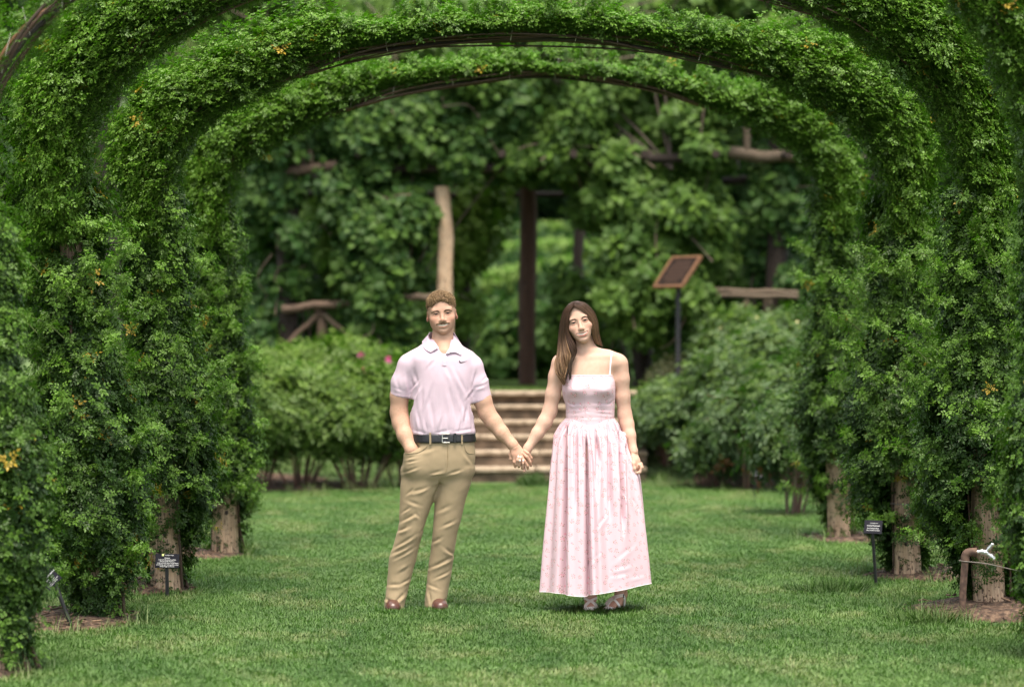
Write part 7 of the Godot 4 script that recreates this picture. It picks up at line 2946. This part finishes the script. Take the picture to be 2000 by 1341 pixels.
	var hm := Geo.new()
	var he := PackedVector3Array()
	for k in m + 1:
		he.append(rows_[nrow - 1][k % m])
	hm.tube(he, ramp(0.0016, 0.0016, m + 1), 5, Color.WHITE, null, 0, false)
	part("hem_edge", hm.mesh(), trim, skirt)


func close_seam(g: Geo, nrow: int, n: int, period: float) -> ArrayMesh:
	return g.mesh()


func nearest_front(rows_: Array, p: Vector3) -> float:
	var best := 1e9
	var z := 0.0
	for r in rows_:
		for q in r:
			if q.z > 0:
				var e := Vector2(q.x - p.x, q.y - p.y).length_squared()
				if e < best:
					best = e
					z = q.z
	return z


# --- someone far off beyond the steps
func passer_by() -> void:
	var z := -36.0
	var foot := at(1086, 640, z)
	foot.y = ground_height(foot.x, z)
	var o := thing("person", "distant person in a white shirt, half hidden behind the woman's hair", "person", foot)
	var s := 0.97
	var mk := func(list: Array, c: float) -> ArrayMesh:
		var f := Field.new(foot + Vector3(-0.45, -0.05, -0.3), foot + Vector3(0.45, 1.8, 0.3), c)
		for e in list:
			f.cone(foot + e[0] * s, foot + e[1] * s, e[2], e[3], 0.03, false, e[4] if e.size() > 4 else 1.0)
		var g := Geo.new()
		f.surface(g, Transform3D(), null, null, 1)
		return g.mesh()
	part("body", mk.call([[Vector3(0, 1.45, 0), Vector3(0, 1.62, 0.01), 0.055, 0.092], [Vector3(0, 1.60, 0), Vector3(0, 1.64, 0.01), 0.095, 0.098], [Vector3(0, 1.0, 0), Vector3(0, 1.4, 0), 0.12, 0.13], [Vector3(-0.22, 1.2, 0), Vector3(-0.27, 0.93, 0.05), 0.045, 0.032], [Vector3(0.22, 1.2, 0), Vector3(0.27, 0.93, 0.05), 0.045, 0.032], [Vector3(-0.27, 0.93, 0.05), Vector3(-0.27, 0.82, 0.06), 0.034, 0.026], [Vector3(0.27, 0.93, 0.05), Vector3(0.27, 0.82, 0.06), 0.034, 0.026], [Vector3(-0.1, 0.9, 0), Vector3(-0.11, 0.08, 0), 0.07, 0.045], [Vector3(0.1, 0.9, 0), Vector3(0.11, 0.08, 0), 0.07, 0.045], [Vector3(0, 0.95, 0), Vector3(0, 1.2, 0), 0.12, 0.12]], 0.02), plain(0.5, 0.32, 0.24, 0.6), o)
	part("shirt", mk.call([[Vector3(0, 1.0, 0), Vector3(0, 1.36, 0), 0.16, 0.165, 0.8], [Vector3(-0.04, 1.40, 0), Vector3(-0.17, 1.37, 0), 0.08, 0.075], [Vector3(0.04, 1.40, 0), Vector3(0.17, 1.37, 0), 0.08, 0.075], [Vector3(-0.18, 1.36, 0), Vector3(-0.245, 1.05, 0.02), 0.072, 0.06], [Vector3(0.18, 1.36, 0), Vector3(0.245, 1.05, 0.02), 0.072, 0.06]], 0.022), plain(0.72, 0.74, 0.78, 0.8), o)
	part("trousers", mk.call([[Vector3(0, 0.93, 0), Vector3(0, 1.0, 0), 0.16, 0.155, 0.8], [Vector3(-0.09, 0.9, 0), Vector3(-0.11, 0.08, 0), 0.095, 0.07], [Vector3(0.09, 0.9, 0), Vector3(0.11, 0.08, 0), 0.095, 0.07]], 0.022), plain(0.22, 0.23, 0.25, 0.8), o)
	part("hair", mk.call([[Vector3(0, 1.66, -0.02), Vector3(0, 1.62, -0.03), 0.10, 0.09]], 0.018), plain(0.22, 0.14, 0.08, 0.6), o)
